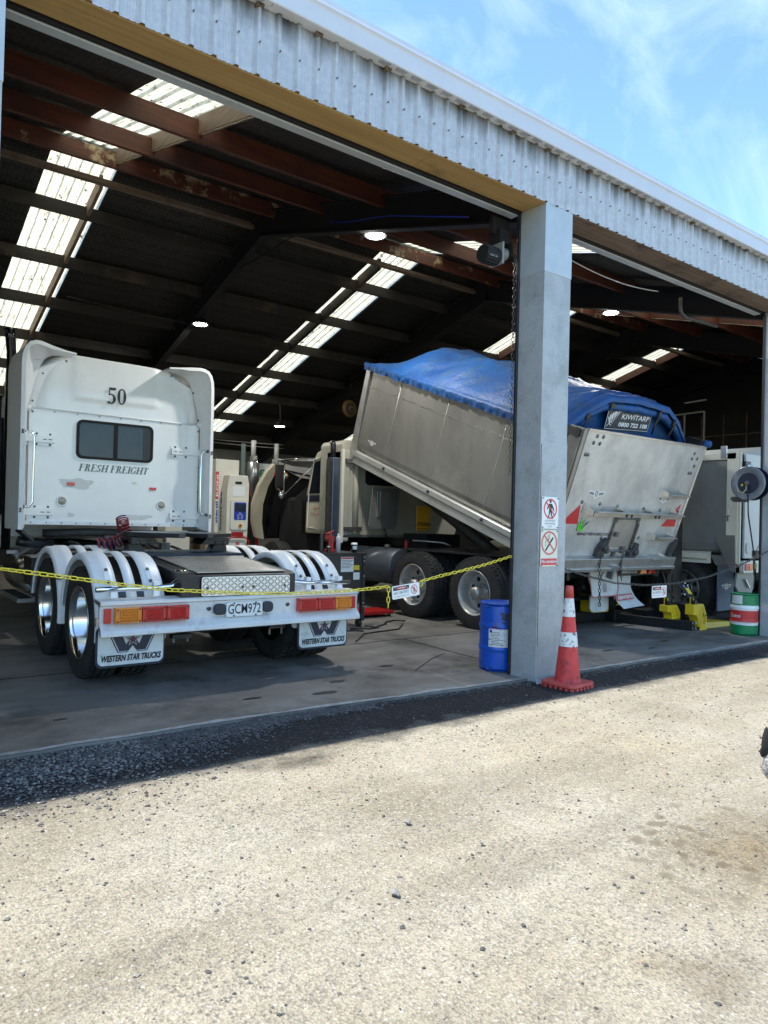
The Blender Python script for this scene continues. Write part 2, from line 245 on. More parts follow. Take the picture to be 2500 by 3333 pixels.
# ------------------------------------------------------------------ helpers
BASE = {}
def tag(o, label=None, cat=None, group=None, kind=None):
    if label: o['label'] = label
    if cat: o['category'] = cat
    if group: o['group'] = group
    if kind: o['kind'] = kind
    return o
def thing(name, label, cat, loc=(0, 0, 0), group=None):
    o = bpy.data.objects.new(name, None); o.empty_display_size = .1; COL.objects.link(o); o.location = loc
    BASE[o] = Vector(loc); return tag(o, label, cat, group)
class MB:
    def __init__(s, M=None): s.v = []; s.f = []; s.mi = []; s.sm = []; s.M = M
    def add(s, vs, fs, m=0, sm=False):
        n = len(s.v); s.v += [Vector(p) for p in vs]; s.f += [tuple(i+n for i in f) for f in fs]; s.mi += [m]*len(fs); s.sm += [sm]*len(fs); return s
    def box(s, x0, x1, y0, y1, z0, z1, m=0):
        return s.add([(x0, y0, z0), (x1, y0, z0), (x1, y1, z0), (x0, y1, z0), (x0, y0, z1), (x1, y0, z1), (x1, y1, z1), (x0, y1, z1)],
                     [(0, 3, 2, 1), (4, 5, 6, 7), (0, 1, 5, 4), (1, 2, 6, 5), (2, 3, 7, 6), (3, 0, 4, 7)], m)
    def bar(s, a, b, w, h, m=0, upv=(0, 0, 1)):
        a = Vector(a); b = Vector(b); d = (b-a).normalized(); u = Vector(upv)
        if abs(d.dot(u)) > .98: u = Vector((0, 1, 0))
        r = d.cross(u).normalized()*w/2; u = r.cross(d).normalized()*h/2
        vs = [p+sx*r+sy*u for p in (a, b) for sx, sy in ((-1, -1), (1, -1), (1, 1), (-1, 1))]
        return s.add(vs, [(3, 2, 1, 0), (4, 5, 6, 7), (0, 1, 5, 4), (1, 2, 6, 5), (2, 3, 7, 6), (3, 0, 4, 7)], m)
    def prism(s, pts, a, b, axis='y', m=0):
        # polygon in the plane across axis; for y: (x,z), for x: (y,z), for z: (x,y)
        def P(p, t): return {'y': (p[0], t, p[1]), 'x': (t, p[0], p[1]), 'z': (p[0], p[1], t)}[axis]
        n = len(pts); vs = [P(p, a) for p in pts]+[P(p, b) for p in pts]
        return s.add(vs, [tuple(range(n-1, -1, -1)), tuple(range(n, 2*n))]+[(i, (i+1) % n, n+(i+1) % n, n+i) for i in range(n)], m)
    def quad(s, *p, m=0): return s.add(p, [tuple(range(len(p)))], m)
    def loft(s, rings, m=0, close=False, sm=False, cap=False):
        n = len(rings[0]); vs = [p for r in rings for p in r]; fs = []
        for k in range(len(rings)-1):
            for i in range(n if close else n-1):
                j = (i+1) % n; fs.append((k*n+i, k*n+j, (k+1)*n+j, (k+1)*n+i))
        if cap and close: fs += [tuple(range(n-1, -1, -1)), tuple((len(rings)-1)*n+i for i in range(n))]
        return s.add(vs, fs, m, sm)
    def tube(s, pts, r, seg=8, m=0, cap=True):
        pts = [Vector(p) for p in pts]; rings = []; ref = None
        for i, p in enumerate(pts):
            d = (pts[min(i+1, len(pts)-1)]-pts[max(i-1, 0)]).normalized()
            if ref is None: ref = Vector((0, 0, 1)) if abs(d.z) < .9 else Vector((1, 0, 0))
            a = d.cross(ref).normalized(); b = a.cross(d).normalized(); ref = b
            rr = r[i] if isinstance(r, (list, tuple)) else r
            rings.append([p+rr*(math.cos(2*math.pi*k/seg)*a+math.sin(2*math.pi*k/seg)*b) for k in range(seg)])
        return s.loft(rings, m, True, True, cap)
    def lathe(s, prof, c, ax='z', seg=32, m=0, sm=True, a0=0, a1=360):
        c = Vector(c); full = abs(a1-a0) >= 360; n = seg if full else seg+1; rings = []
        for r, h in prof:
            ring = []
            for k in range(n):
                t = R(a0+(a1-a0)*k/seg); ca, sa = math.cos(t)*r, math.sin(t)*r
                ring.append(c+Vector({'z': (ca, sa, h), 'x': (h, ca, sa), 'y': (ca, h, sa)}[ax]))
            rings.append(ring)
        return s.loft(rings, m, full, sm)
    def cyl(s, c, r, h0, h1, ax='z', seg=24, m=0): return s.lathe([(0.0001, h0), (r, h0), (r, h1), (0.0001, h1)], c, ax, seg, m, False)
    def disc(s, c, r, ax='y', seg=24, m=0, r2=None):
        c = Vector(c)
        def q(t, rr): return c+Vector({'z': (math.cos(t)*rr, math.sin(t)*rr, 0), 'x': (0, math.cos(t)*rr, math.sin(t)*rr), 'y': (math.cos(t)*rr, 0, math.sin(t)*rr)}[ax])
        T = [2*math.pi*k/seg for k in range(seg)]
        if r2 is None: return s.add([q(t, r) for t in T], [tuple(range(seg))], m)
        return s.add([q(t, r) for t in T]+[q(t, r2) for t in T], [(i, (i+1) % seg, seg+(i+1) % seg, seg+i) for i in range(seg)], m)
    def build(s, name, mats, parent=None, label=None, cat=None, group=None, kind=None, bevel=0, smooth=False):
        if not isinstance(mats, (list, tuple)): mats = [mats]
        b = BASE.get(parent, Vector((0, 0, 0)))
        M = s.M
        vs = [((M @ p) if M else p)-b for p in s.v]
        me = bpy.data.meshes.new(name); me.from_pydata(vs, [], s.f)
        for mm in mats: me.materials.append(mm)
        me.polygons.foreach_set('material_index', s.mi); me.polygons.foreach_set('use_smooth', [bool(x or smooth) for x in s.sm]); me.update()
        o = bpy.data.objects.new(name, me); COL.objects.link(o)
        if parent is not None: o.parent = parent
        BASE[o] = b
        if bevel:
            bm = o.modifiers.new('bevel', 'BEVEL'); bm.width = bevel; bm.segments = 2; bm.limit_method = 'ANGLE'; bm.angle_limit = R(40)
        return tag(o, label, cat, group, kind)
def children(o): return [c for c in bpy.data.objects if c.parent == o]
def copy_tree(o, parent=None, delta=Vector((0, 0, 0))):
    kids = children(o); c = o.copy(); COL.objects.link(c)
    if parent is not None: c.parent = parent
    BASE[c] = BASE.get(o, Vector())+delta
    for k in kids: copy_tree(k, c)
    return c
def dup_part(o, delta, parent=None):
    kids = children(o); c = o.copy(); COL.objects.link(c); c.location = Vector(o.location)+Vector(delta)
    if parent is not None: c.parent = parent
    BASE[c] = BASE.get(o, Vector())
    for k in kids:
        d = k.copy(); COL.objects.link(d); d.parent = c; BASE[d] = BASE[c]
        for g in children(k): e = g.copy(); COL.objects.link(e); e.parent = d; BASE[e] = BASE[c]
    return c
def text(parent, s, m, o, width=None, height=.1, right=(1, 0, 0), upd=(0, 0, 1), shear=0, bold=0, name='lettering', M=None, align='LEFT', space=1.0, depth=.0008):
    cu = bpy.data.curves.new('t', 'FONT'); cu.body = s; cu.size = 1; cu.offset = bold; cu.resolution_u = 3; cu.space_character = space
    to = bpy.data.objects.new('t', cu); COL.objects.link(to)
    me0 = bpy.data.meshes.new_from_object(to.evaluated_get(bpy.context.evaluated_depsgraph_get()))
    bpy.data.objects.remove(to); bpy.data.curves.remove(cu)
    xs = [v.co.x for v in me0.vertices]; ys = [v.co.y for v in me0.vertices]
    if not xs: return None
    x0, x1, y0, y1 = min(xs), max(xs), min(ys), max(ys)
    k = height/(y1-y0); kx = (width/(x1-x0)) if width else k
    right = Vector(right).normalized(); upd = Vector(upd).normalized(); nrm = right.cross(upd).normalized(); o = Vector(o)
    mb = MB(M); vs = []
    for v in me0.vertices:
        yy = (v.co.y-y0)*k; xx = (v.co.x-x0)*kx + shear*yy
        if align == 'CENTER': xx -= (x1-x0)*kx/2
        vs.append(o+right*xx+upd*yy+nrm*depth)
    mb.add(vs, [tuple(p.vertices) for p in me0.polygons])
    bpy.data.meshes.remove(me0)
    return mb.build(name, m, parent)
def serif(parent, s, m, o, width, height, shear=0, right=(1, 0, 0), upd=(0, 0, 1)):
    TK, TN = .22, .065
    def arc(cx, cy, rx, ry, a0, a1, tk=TK):
        n = 22; out_, in_ = [], []
        for i in range(n+1):
            a = R(a0+(a1-a0)*i/n); t = TN+(tk-TN)*abs(math.cos(a))**1.3
            out_.append((cx+rx*math.cos(a), cy+ry*math.sin(a))); in_.append((cx+(rx-t)*math.cos(a), cy+(ry-min(t, TN*1.4))*math.sin(a)))
        return [[out_[i], out_[i+1], in_[i+1], in_[i]] for i in range(n)]
    def rc(x0, x1, y0, y1): return [[(x0, y0), (x1, y0), (x1, y1), (x0, y1)]]
    def stem(x, y0=0, y1=1): return rc(x, x+TK, y0+TN*.9, y1-TN*.9)+rc(x-.07, x+TK+.07, y0, y0+TN)+rc(x-.07, x+TK+.07, y1-TN, y1)
    G = {'F': (.72, lambda: stem(.1)+rc(.27, .64, .94, 1)+rc(.59, .65, .74, .95)+rc(.27, .5, .49, .55)+rc(.45, .5, .4, .64)),
         'E': (.74, lambda: stem(.1)+rc(.27, .64, .94, 1)+rc(.59, .65, .76, .95)+rc(.27, .5, .49, .55)+rc(.45, .5, .4, .64)+rc(.27, .66, 0, .06)+rc(.62, .68, 0, .25)),
         'R': (.82, lambda: stem(.1)+arc(.34, .73, .3, .27, -90, 90)+rc(.27, .36, .945, 1)+rc(.27, .38, .46, .52)+[[(.34, .48), (.52, .48), (.78, .03), (.58, .03)]]+rc(.56, .84, 0, .05)),
         'S': (.62, lambda: arc(.31, .735, .26, .265, 20, 270)+arc(.31, .255, .27, .255, 90, -160)+rc(.5, .54, .7, .98)+rc(.06, .1, .02, .3)),
         'H': (.9, lambda: stem(.1)+stem(.62)+rc(.27, .62, .47, .53)),
         'I': (.4, lambda: stem(.12)),
         'G': (.84, lambda: arc(.42, .5, .38, .5, 40, 320)+rc(.6, .76, .05, .42)+rc(.53, .83, .4, .45)+rc(.68, .73, .68, .98)),
         'T': (.74, lambda: rc(.28, .28+TK, .05, .95)+rc(.2, .54, 0, .05)+rc(.04, .7, .94, 1)+rc(.04, .09, .74, .95)+rc(.65, .7, .74, .95)),
         '5': (.68, lambda: [[(.14, .84), (.56, .84), (.64, 1), (.2, 1)]]+rc(.14, .2, .5, 1)+arc(.26, .3, .36, .32, 118, -118, .2)+[[(.03, .1), (.1, .0), (.3, .0), (.2, .14)]]),
         '0': (.7, lambda: arc(.34, .5, .31, .5, 0, 360, .2)), ' ': (.35, lambda: [])}
    tot = sum(G[c][0] for c in s); right = Vector(right); upd = Vector(upd); nrm = right.cross(upd); o = Vector(o); mb = MB(); x = 0
    for c in s:
        for i, q in enumerate(G[c][1]()):
            mb.quad(*[o+right*((px+x)*width/tot+shear*py*height)+upd*py*height+nrm*(.0012+.00015*(i % 5)) for px, py in q])
        x += G[c][0]
    return mb.build('lettering', m, parent)
def rrect(x0, x1, z0, z1, r, n=5):
    P = []
    for cx, cz, a in ((x1-r, z1-r, 0), (x0+r, z1-r, 90), (x0+r, z0+r, 180), (x1-r, z0+r, 270)):
        for i in range(n+1): t = R(a+90*i/n); P.append((cx+r*math.cos(t), cz+r*math.sin(t)))
    return P[::-1]
def link_mesh(L, W, r, seg=12, ms=5):
    mb = MB(); rings = []
    for k in range(seg):
        t = 2*math.pi*k/seg; hw = (W-2*r)/2; hl = (L-2*r)/2-hw
        c = Vector((math.cos(t)*hw+(hl if math.cos(t) > 0 else -hl), math.sin(t)*hw, 0)); nrm = Vector((math.cos(t), math.sin(t), 0))
        rings.append([c+r*(math.cos(2*math.pi*j/ms)*nrm+math.sin(2*math.pi*j/ms)*Vector((0, 0, 1))) for j in range(ms)])
    rings.append(rings[0]); mb.loft(rings, 0, True, True)
    me = bpy.data.meshes.new('link'); me.from_pydata(mb.v, [], mb.f); me.polygons.foreach_set('use_smooth', [True]*len(me.polygons)); return me
def chain(parent, pts, me, pitch, m, name='link'):
    pts = [Vector(p) for p in pts]; d = [0]
    for i in range(1, len(pts)): d.append(d[-1]+(pts[i]-pts[i-1]).length)
    n = int(d[-1]/pitch); b = BASE.get(parent, Vector())
    if not me.materials: me.materials.append(m)
    def at(t):
        t = max(0, min(t, d[-1]-1e-6)); i = 0
        while d[i+1] < t: i += 1
        return pts[i].lerp(pts[i+1], (t-d[i])/(d[i+1]-d[i]))
    for k in range(n):
        t = (k+.5)*pitch; p = at(t); dr = (at(t+pitch/2)-at(t-pitch/2)).normalized()
        rr = dr.cross(Vector((0, 0, 1)) if abs(dr.z) < .9 else Vector((1, 0, 0))).normalized(); uu = rr.cross(dr)
        a = R(45+90*(k % 2)+random.uniform(-14, 14)); y = rr*math.cos(a)+uu*math.sin(a); z = dr.cross(y)
        mm = Matrix((dr, y, z)).transposed().to_4x4(); mm.translation = p-b
        o = bpy.data.objects.new(name, me); COL.objects.link(o); o.parent = parent; o.matrix_basis = mm
def catenary(a, b, sag, n=24):
    a = Vector(a); b = Vector(b); return [a.lerp(b, i/n)-Vector((0, 0, sag*4*(i/n)*(1-i/n))) for i in range(n+1)]
# ------------------------------------------------------------------ ground
mb = MB(); NX, NY = 60, 40
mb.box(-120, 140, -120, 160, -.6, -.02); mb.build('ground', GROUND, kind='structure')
# workshop floor: a slab with a slightly ragged front edge
def edge_y(x): return 4.41 if x < 1 else (4.41-.012*(x-1) if x < 2.3 else (4.395-(x-2.3)*.062 if x < 5 else 4.228-(x-5)*.02))
xs = [-12+i*.06 for i in range(590)]
top = [(x, edge_y(x)+.02*noise.noise((x*3, 0, 0))+.012*noise.noise((x*11, 3, 0)), 0) for x in xs]
mb = MB(); back = [(x, 20.2, 0) for x in xs]; mb.loft([top, back]); mb.loft([[(p[0], p[1]-.012, -.06) for p in top], top])
fl = mb.build('floor', CONC, kind='structure')
mb = MB(); mb.loft([[(p[0], p[1]-.004, .004) for p in top], [(p[0], p[1]+.045+.03*noise.noise((p[0]*2.2, 7, 0)), .004) for p in top]])
mb.build('floor_edge', CONCE, fl)
mb = MB()
for p in ([(-2, 6.35), (1, 6.42), (3, 6.38), (5.2, 6.42), (8, 6.4)], [(5.1, 4.6), (5.14, 5.5), (5.2, 6.4)], [(4.2, 5.0), (4.7, 5.35), (5.0, 5.5)]):
    for a, b in zip(p, p[1:]):
        n = 14
        for i in range(n):
            q = [a[0]+(b[0]-a[0])*(i+j)/n for j in (0, 1)]; w = [a[1]+(b[1]-a[1])*(i+j)/n + .012*noise.noise(((i+j)*.9, a[0], 1)) for j in (0, 1)]
            mb.bar((q[0], w[0], .003), (q[1], w[1], .003), .009, .002)
mb.build('crack', BLACKM, fl)
# oil spots on the slab
mb = MB()
for x, y, r0 in [(3.05, 4.72, .07), (2.5, 4.85, .04), (3.35, 5.0, .05), (6.7, 4.75, .05), (6.35, 5.1, .08), (7.3, 4.6, .035), (5.95, 4.9, .04), (4.1, 5.3, .05), (1.2, 5.0, .03), (7.9, 4.8, .05)]:
    mb.add([(x+r0*(1+.5*noise.noise((math.cos(t)*2, math.sin(t)*2, x)))*math.cos(t)*1.6, y+r0*(.6+.4*noise.noise((math.cos(t), math.sin(t), y)))*math.sin(t), .003) for t in [2*math.pi*k/20 for k in range(20)]], [tuple(range(20))])
mb.build('oil_spot', mat('oil stain', (.03, .028, .026), None, rough=.35), fl)
# loose gravel along the slab edge, denser to the left; one object nobody could count
def rock(mb, x, y, z, s, m=0):
    a = random.uniform(0, 6.28); sx, sy, sz = s*random.uniform(.7, 1.3), s*random.uniform(.6, 1), s*random.uniform(.4, .8)
    V = []
    for px, py, pz in ((1, 0, 0), (-1, 0, 0), (0, 1, 0), (0, -1, 0), (0, 0, 1), (0, 0, -1), (.6, .6, .55), (-.6, .5, .5), (.5, -.6, .5), (-.5, -.6, .4)):
        q = 1+random.uniform(-.25, .2); px, py, pz = px*sx*q, py*sy*q, pz*sz*q
        V.append((x+px*math.cos(a)-py*math.sin(a), y+px*math.sin(a)+py*math.cos(a), z+pz))
    F = [(0, 6, 8), (6, 4, 8), (2, 7, 6), (6, 7, 4), (0, 2, 6), (7, 1, 9), (7, 9, 4), (2, 1, 7), (9, 3, 8), (4, 9, 8), (3, 0, 8), (1, 3, 9), (5, 2, 0), (5, 1, 2), (5, 3, 1), (5, 0, 3)]
    mb.add(V, F, m)
mb = MB()
for i in range(20000):
    x = random.uniform(.2, 3.2) if random.random() < .8 else random.uniform(2, 9.5)
    w = .62 if x < 1.3 else max(.10, .62-(x-1.3)*.42)
    y = edge_y(x)-.015-abs(random.gauss(0, w*.55)); 
    if y < 2.6: continue
    rock(mb, x, y, -.017, random.choice((.004, .005, .006, .008, .010, .013)), random.choice((0, 0, 2, 2, 2, 1) if x < 1.5 else (2, 2, 2, 0)))
for i in range(2600):
    d = random.uniform(1.2, 5) ; x = random.uniform(0, 6.8); y = random.uniform(.6, 3.9)
    rock(mb, x, y, -.018, random.choice((.004, .005, .006, .008, .011 if random.random() < .3 else .005)), random.choice((0, 1, 2)))
mb.build('gravel', [mat('gravel grey', (.11, .107, .10), None, rough=.9), mat('gravel pale', (.20, .19, .17), None, rough=.9), mat('gravel dark', (.05, .05, .053), None, rough=.9)], kind='stuff')
for (x, y, s, lab) in [(2.09, 2.51, .022, 'small dark angular stone lying on the sunlit seal nearer the building'), (1.66, 2.06, .028, 'flatter grey stone lying on the sunlit seal, nearer the camera and larger')]:
    m_ = MB(); rock(m_, 0, 0, -.006, s); o = m_.build('stone', STONE); o.location = (x, y, 0); tag(o, lab, 'stone')

# ------------------------------------------------------------------ the building
shed = thing('workshop_building', 'long open fronted steel clad truck workshop with white gutter and timber lintels', 'building', (5, 4.16, 0))
RX0, RX1 = -10.0, 20.0
FRONT = lambda y: 4.62+(y-4.16)*.275
RIDGE_Y, RIDGE_Z = 10.0, 6.226
BACK = lambda y: RIDGE_Z-(y-RIDGE_Y)*.29
roofz = lambda y: FRONT(y) if y < RIDGE_Y else BACK(y)
SK = [(-8.2, -7.35), (-3.0, -2.15), (2.12, 2.98), (7.56, 8.45), (12.3, 13.1), (16.95, 17.75)]
# front cladding: trapezoid ribbed sheets with five ribs each
def ribbed(mb, x0, x1, z0, z1, y, pitch=.1465, h=.024, m=0):
    n = int(round((x1-x0)/pitch))
    prof = []
    for i in range(n):
        a = x0+i*pitch
        prof += [(a, y), (a+.040, y), (a+.044, y-.004), (a+.052, y-.004), (a+.056, y), (a+.078, y), (a+.082, y-.004), (a+.09, y-.004), (a+.094, y), (a+.104, y), (a+.116, y-h), (a+.136, y-h), (a+pitch-.0005, y)]
    mb.loft([[(px, py, z0) for px, py in prof], [(px, py, z1) for px, py in prof]], m)
k = 0; x = RX0+.06
while x < RX1-.1:
    mb = MB(); ribbed(mb, x, x+.732, 4.16, 4.64, 4.16-.0015*(k % 2)); o = mb.build('cladding_sheet', FACADE, shed); x += .7325; k += 1
mb = MB()
x = RX0+.06
while x < RX1-.2:
    for i in range(1): mb.cyl((x+.126, 4.127, 4.36), .006, -.008, .003, 'y', 6)
    x += .1465
mb.build('cladding_screw', STEEL, shed, kind='stuff')
# dark blotches and packing where the sheets meet the gutter
mb = MB()
for i in range(0, 200):
    x = -1.05+i*.1465*4+random.choice((0, .1465, 0))
    if x > 12: break
    for j in range(3): mb.box(x+j*.015, x+.022+j*.015, 4.125, 4.157, 4.585+.006*j, 4.611)
mb.build('gutter_packer', TIMBER_O, shed, kind='stuff')
# gutter
gp = [(4.16, 4.612), (4.078, 4.612), (4.072, 4.618), (4.072, 4.735), (4.066, 4.745), (4.058, 4.752), (4.058, 4.765), (4.068, 4.775), (4.07, 4.81), (4.078, 4.815), (4.084, 4.81), (4.084, 4.63), (4.16, 4.63)]
for a, b in ((RX0, -3.2), (-3.2, 6.87), (6.874, RX1)):
    mb = MB(); mb.prism(gp, a, b, 'x'); mb.build('gutter', GUTTER, shed)
mb = MB(); mb.box(6.86, 6.884, 4.0705, 4.09, 4.61, 4.815); mb.build('gutter_joint', GUTTER, shed)
# lintels
def tim(name, x0, x1, y0, y1, z0, z1, m, lab=None):
    mb = MB(); mb.box(x0, x1, y0, y1, z0, z1); o = mb.build(name, m, shed, bevel=.004)
    if lab: o['label'] = lab
    return o
tim('lintel', .58, 3.55, 4.166, 4.42, 4.155, 4.4, TIMBER, 'yellow pine lintel over the left bay')
tim('lintel', 3.552, 4.86, 4.166, 4.42, 4.155, 4.4, TIMBER, 'yellow pine lintel over the left bay')
tim('lintel', 5.2, 9.5, 4.166, 4.43, 4.155, 4.4, TIMBER_O, 'old grey brown lintel over the right bay')
tim('lintel', 9.855, 20, 4.166, 4.43, 4.155, 4.4, TIMBER_O); tim('lintel', -10, .28, 4.166, 4.43, 4.155, 4.4, TIMBER)
for x0, x1 in ((.62, 4.83), (5.2, 9.40)):
    tim('door_track', x0, x1, 4.47, 4.55, 4.13, 4.2, GALV3)
tim('lintel_backing', .6, 9.4, 4.44, 4.47, 4.14, 4.5, BLACKM)
# pillars with folded galvanised cladding
def pillar(x0, x1, y1, full=True):
    for nm, z0, z1, m, g in (('pillar_cladding', 3.56, 4.158, GALV3, .004), ('pillar_cladding', 2.08, 3.563, GALV2, 0), ('pillar_cladding', -.03, 2.083, GALV2, .003)):
        mb = MB(); mb.box(x0-g, x1+g, 4.16-g, y1, z0, z1); mb.build(nm, m, shed, bevel=.003)
    mb = MB(); mb.bar((x0+(x1-x0)*.02, 4.155, 2.05), (x0+.01, 4.155, .3), .006, .004); mb.build('pillar_seam', STEEL, shed)
pillar(4.85, 5.205, 4.46); pillar(.27, .62, 4.46); pillar(9.5, 9.855, 4.46); pillar(13.4, 13.75, 4.375); pillar(-4.3, -3.95, 4.375)
for x in (4.826, .622, 5.209, 9.474, 9.857):
    tim('door_guide', x, x+.022, 4.44, 4.468, 0, 4.14, BLACK)
# crumbling concrete at the pillar feet
for px0, px1 in ((4.85, 5.205), (9.5, 9.855)):
    mb = MB(); n = 26; ring0 = []; ring1 = []
    for i in range(n+1):
        t = i/n; q = noise.noise((t*9, px0, 0)); ring0.append((px0-.03+(px1-px0+.06)*t, 4.155-.035-.03*abs(q), -.022)); ring1.append((px0-.01+(px1-px0+.02)*t, 4.153, .012+.02*noise.noise((t*13, px0, 4))))
    mb.loft([ring0, ring1]); mb.build('pillar_foot', CONCE, shed)
# rafters (dark steel portals) on both slopes
for x in (-9.3, -4.5, .35, 5.14, 10.0, 14.8, 19.7):
    mb = MB()
    for ya, yb in ((4.5, RIDGE_Y), (RIDGE_Y, 19.9)):
        za, zb = roofz(ya)-.16, roofz(yb)-.16
        for dz, w, h in ((-.0, .13, .025), (-.38, .13, .025)): mb.bar((x, ya, za+dz), (x, yb, zb+dz), w, h)
        mb.bar((x, ya, za-.19), (x, yb, zb-.19), .02, .37)
    for yy in (RIDGE_Y,): mb.prism([(yy-1.1, roofz(yy-1.1)-.5), (yy, RIDGE_Z-.85), (yy+1.1, roofz(yy+1.1)-.5)], x-.01, x+.01, 'x')
    mb.build('rafter', BLACKM, shed)
    if x > -9: tim('rear_column', x-.1, x+.1, 19.6, 19.85, 0, 3.2, BLACK)
# purlins
def purlin(y, d, m, w=.05, off=.06):
    z = roofz(y)-off; ch = RX0
    while ch < RX1-.1:
        e = min(ch+4.85, RX1); mb = MB(); mb.box(ch, e-.004, y-w/2, y+w/2, z-d, z); mb.build('purlin', m, shed, bevel=.003); ch = e
for y in (4.62, 5.42, 6.92, 8.3, 9.68): purlin(y, .215, TIMBER_R if y < 9 else TIMBER_S)
purlin(10.36, .075, TIMBER_O, .09, .14)
for y in (11.12, 12.38, 13.62, 14.86, 16.1, 17.34, 18.58): purlin(y, .19, TIMBER_G)
# trim boards beside the skylights
def slope_board(x0, x1, ya, yb, d, m, off=.012, name='skylight_trim'):
    mb = MB(); za, zb = roofz(ya+.001)-off, roofz(yb-.001)-off
    mb.prism([(ya, za), (yb, zb), (yb, zb-d), (ya, za-d)], x0, x1, 'x'); mb.build(name, m, shed, bevel=.002)
ys = [4.64, 5.48, 6.9, 8.28, 9.66]
for sx, w in ((2.78, .05), (12.85, .05), (17.6, .05), (-2.4, .05)):
    for a, b in zip(ys, ys[1:]): slope_board(sx, sx+w, a+.045, b-.007, .19, TRIM if sx < 5 else TIMBER_R)
ysb = [10.42, 11.12, 12.38, 13.62, 14.86, 16.1, 17.34, 18.58]
for sx, w, m in ((2.80, .05, TRIM), (7.66, .07, TIMBER_G), (12.78, .05, TIMBER_R), (17.52, .05, TIMBER_R), (-2.35, .05, TRIM)):
    for a, b in zip(ysb, ysb[1:]): slope_board(sx, sx+w, a+.028, b-.028, .19, m)
# pale cable stapled along the underside of the trim
mb = MB()
for sx in (2.79, 12.86, 17.61):
    for a, b in zip(ys, ys[1:]):
        p = [(sx, a+.05+(b-a-.06)*i/8, roofz(a+.05+(b-a-.06)*i/8)-.208-.006*(i % 2)) for i in range(9)]; mb.tube([(sx, a+.03, roofz(a)-.27)]+p, .006, 5)
mb.build('cable', mat('pale cable', (.5, .42, .3), None, rough=.5), shed)
# roof sheets between the skylights; the skylight sheets are translucent
def corr(mb, x0, x1, ya, yb, off=0, amp=.028, n=None, m=0, two=True):
    pitch = .1465; c = max(1, int(round((x1-x0)/pitch))); P = []
    pw = (x1-x0)/c
    for i in range(c):
        a = x0+i*pw; P += [(a, 0), (a+pw*.55, 0), (a+pw*.68, amp), (a+pw*.88, amp)]
    P.append((x1, 0))
    k = 10 if two else 1; R_ = []
    for j in range(k+1):
        y = ya+(yb-ya)*j/k; R_.append([(px, y, roofz(min(max(y, ya+.001), yb-.001))+pz+off) for px, pz in P])
    mb.loft(R_, m)
edges = [RX0]+[e for s in SK for e in s]+[RX1]
for i in range(0, len(edges), 2):
    for ya, yb in ((4.085, RIDGE_Y), (RIDGE_Y, 20.1)):
        mb = MB(); corr(mb, edges[i], edges[i+1], ya, yb, .0, two=False); mb.build('roof_sheet', GALV, shed)
        mb = MB(); za, zb = roofz(ya+.001), roofz(yb-.001); a_, b_ = edges[i], edges[i+1]
        if ya < 5: ya2, za2 = 4.2, roofz(4.2)
        else: ya2, za2 = ya, za
        nx = 40
        mb.loft([[(a_+(b_-a_)*t/nx, ya2+(yb-ya2)*s_/30, za2+(zb-za2)*s_/30-.03-.012*math.sin(math.pi*((s_*(yb-ya2)/30) % 1.25)/1.25)+.006*noise.noise((t*.8, s_*.8, 1))) for t in range(nx+1)] for s_ in range(31)])
        mb.build('roof_underlay', NET, shed, smooth=True)
for (a, b) in SK:
    for ya, yb in ((4.3, RIDGE_Y), (RIDGE_Y, 20.1)):
        mb = MB(); corr(mb, a+.002, b-.002, ya, yb, .004, two=False); mb.build('skylight_sheet', SKYL, shed)
tim('ridge_cap', RX0, RX1, RIDGE_Y-.2, RIDGE_Y+.2, RIDGE_Z+.03, RIDGE_Z+.06, GALV)
# leaf litter lying on the skylights
mb = MB()
for (a, b) in SK[2:]:
    for i in range(220):
        x, y = random.uniform(a, b), random.uniform(4.4, 19.5); r0 = random.uniform(.006, .026); z = roofz(y)+.037
        mb.add([(x+r0*random.uniform(.5, 1.4)*math.cos(t), y+r0*random.uniform(.6, 2)*math.sin(t), z) for t in [k*1.05 for k in range(6)]], [tuple(range(6))])
mb.build('leaf_litter', BLACKM, shed, kind='stuff')
# walls
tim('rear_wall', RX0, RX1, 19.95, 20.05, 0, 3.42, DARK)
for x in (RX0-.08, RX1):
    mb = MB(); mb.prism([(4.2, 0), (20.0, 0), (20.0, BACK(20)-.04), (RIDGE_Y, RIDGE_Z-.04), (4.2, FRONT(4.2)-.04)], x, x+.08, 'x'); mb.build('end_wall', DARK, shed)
mb = MB()
for i in range(24): mb.box(RX1-.03, RX1-.002, 4.6+i*.65, 4.63+i*.65, 0, 4.6)
for z in (1, 2, 3, 4): mb.box(RX1-.028, RX1-.004, 4.5, 19.8, z, z+.03)
mb.build('wall_girt', TIMBER_O, shed)
mb = MB(); mb.box(8.4, 13.4, 19.86, 19.94, .4, 3.36); mb.build('wall_lining', WALLP, shed)
tim('front_wall', RX0, -4.3, 4.2, 4.3, 0, 4.2, GALV2); tim('front_wall', 13.75, RX1, 4.2, 4.3, 0, 4.2, GALV2)
# a window frame in the far end partition
mb = MB(); X = 18.0
for p, q in (((X, 9.95, 3.93), (X, 9.95, 4.42)), ((X, 9.95, 4.42), (X, 10.9, 4.40)), ((X, 10.5, 4.38), (X, 10.5, 3.6)), ((X, 9.95, 3.93), (X, 9.95, 3.2)), ((X, 9.9, 4.72), (X, 10.5, 4.70))): mb.bar(p, q, .035, .035)
mb.build('window_frame', mat('grey frame', (.3, .3, .3), None, rough=.5), shed)
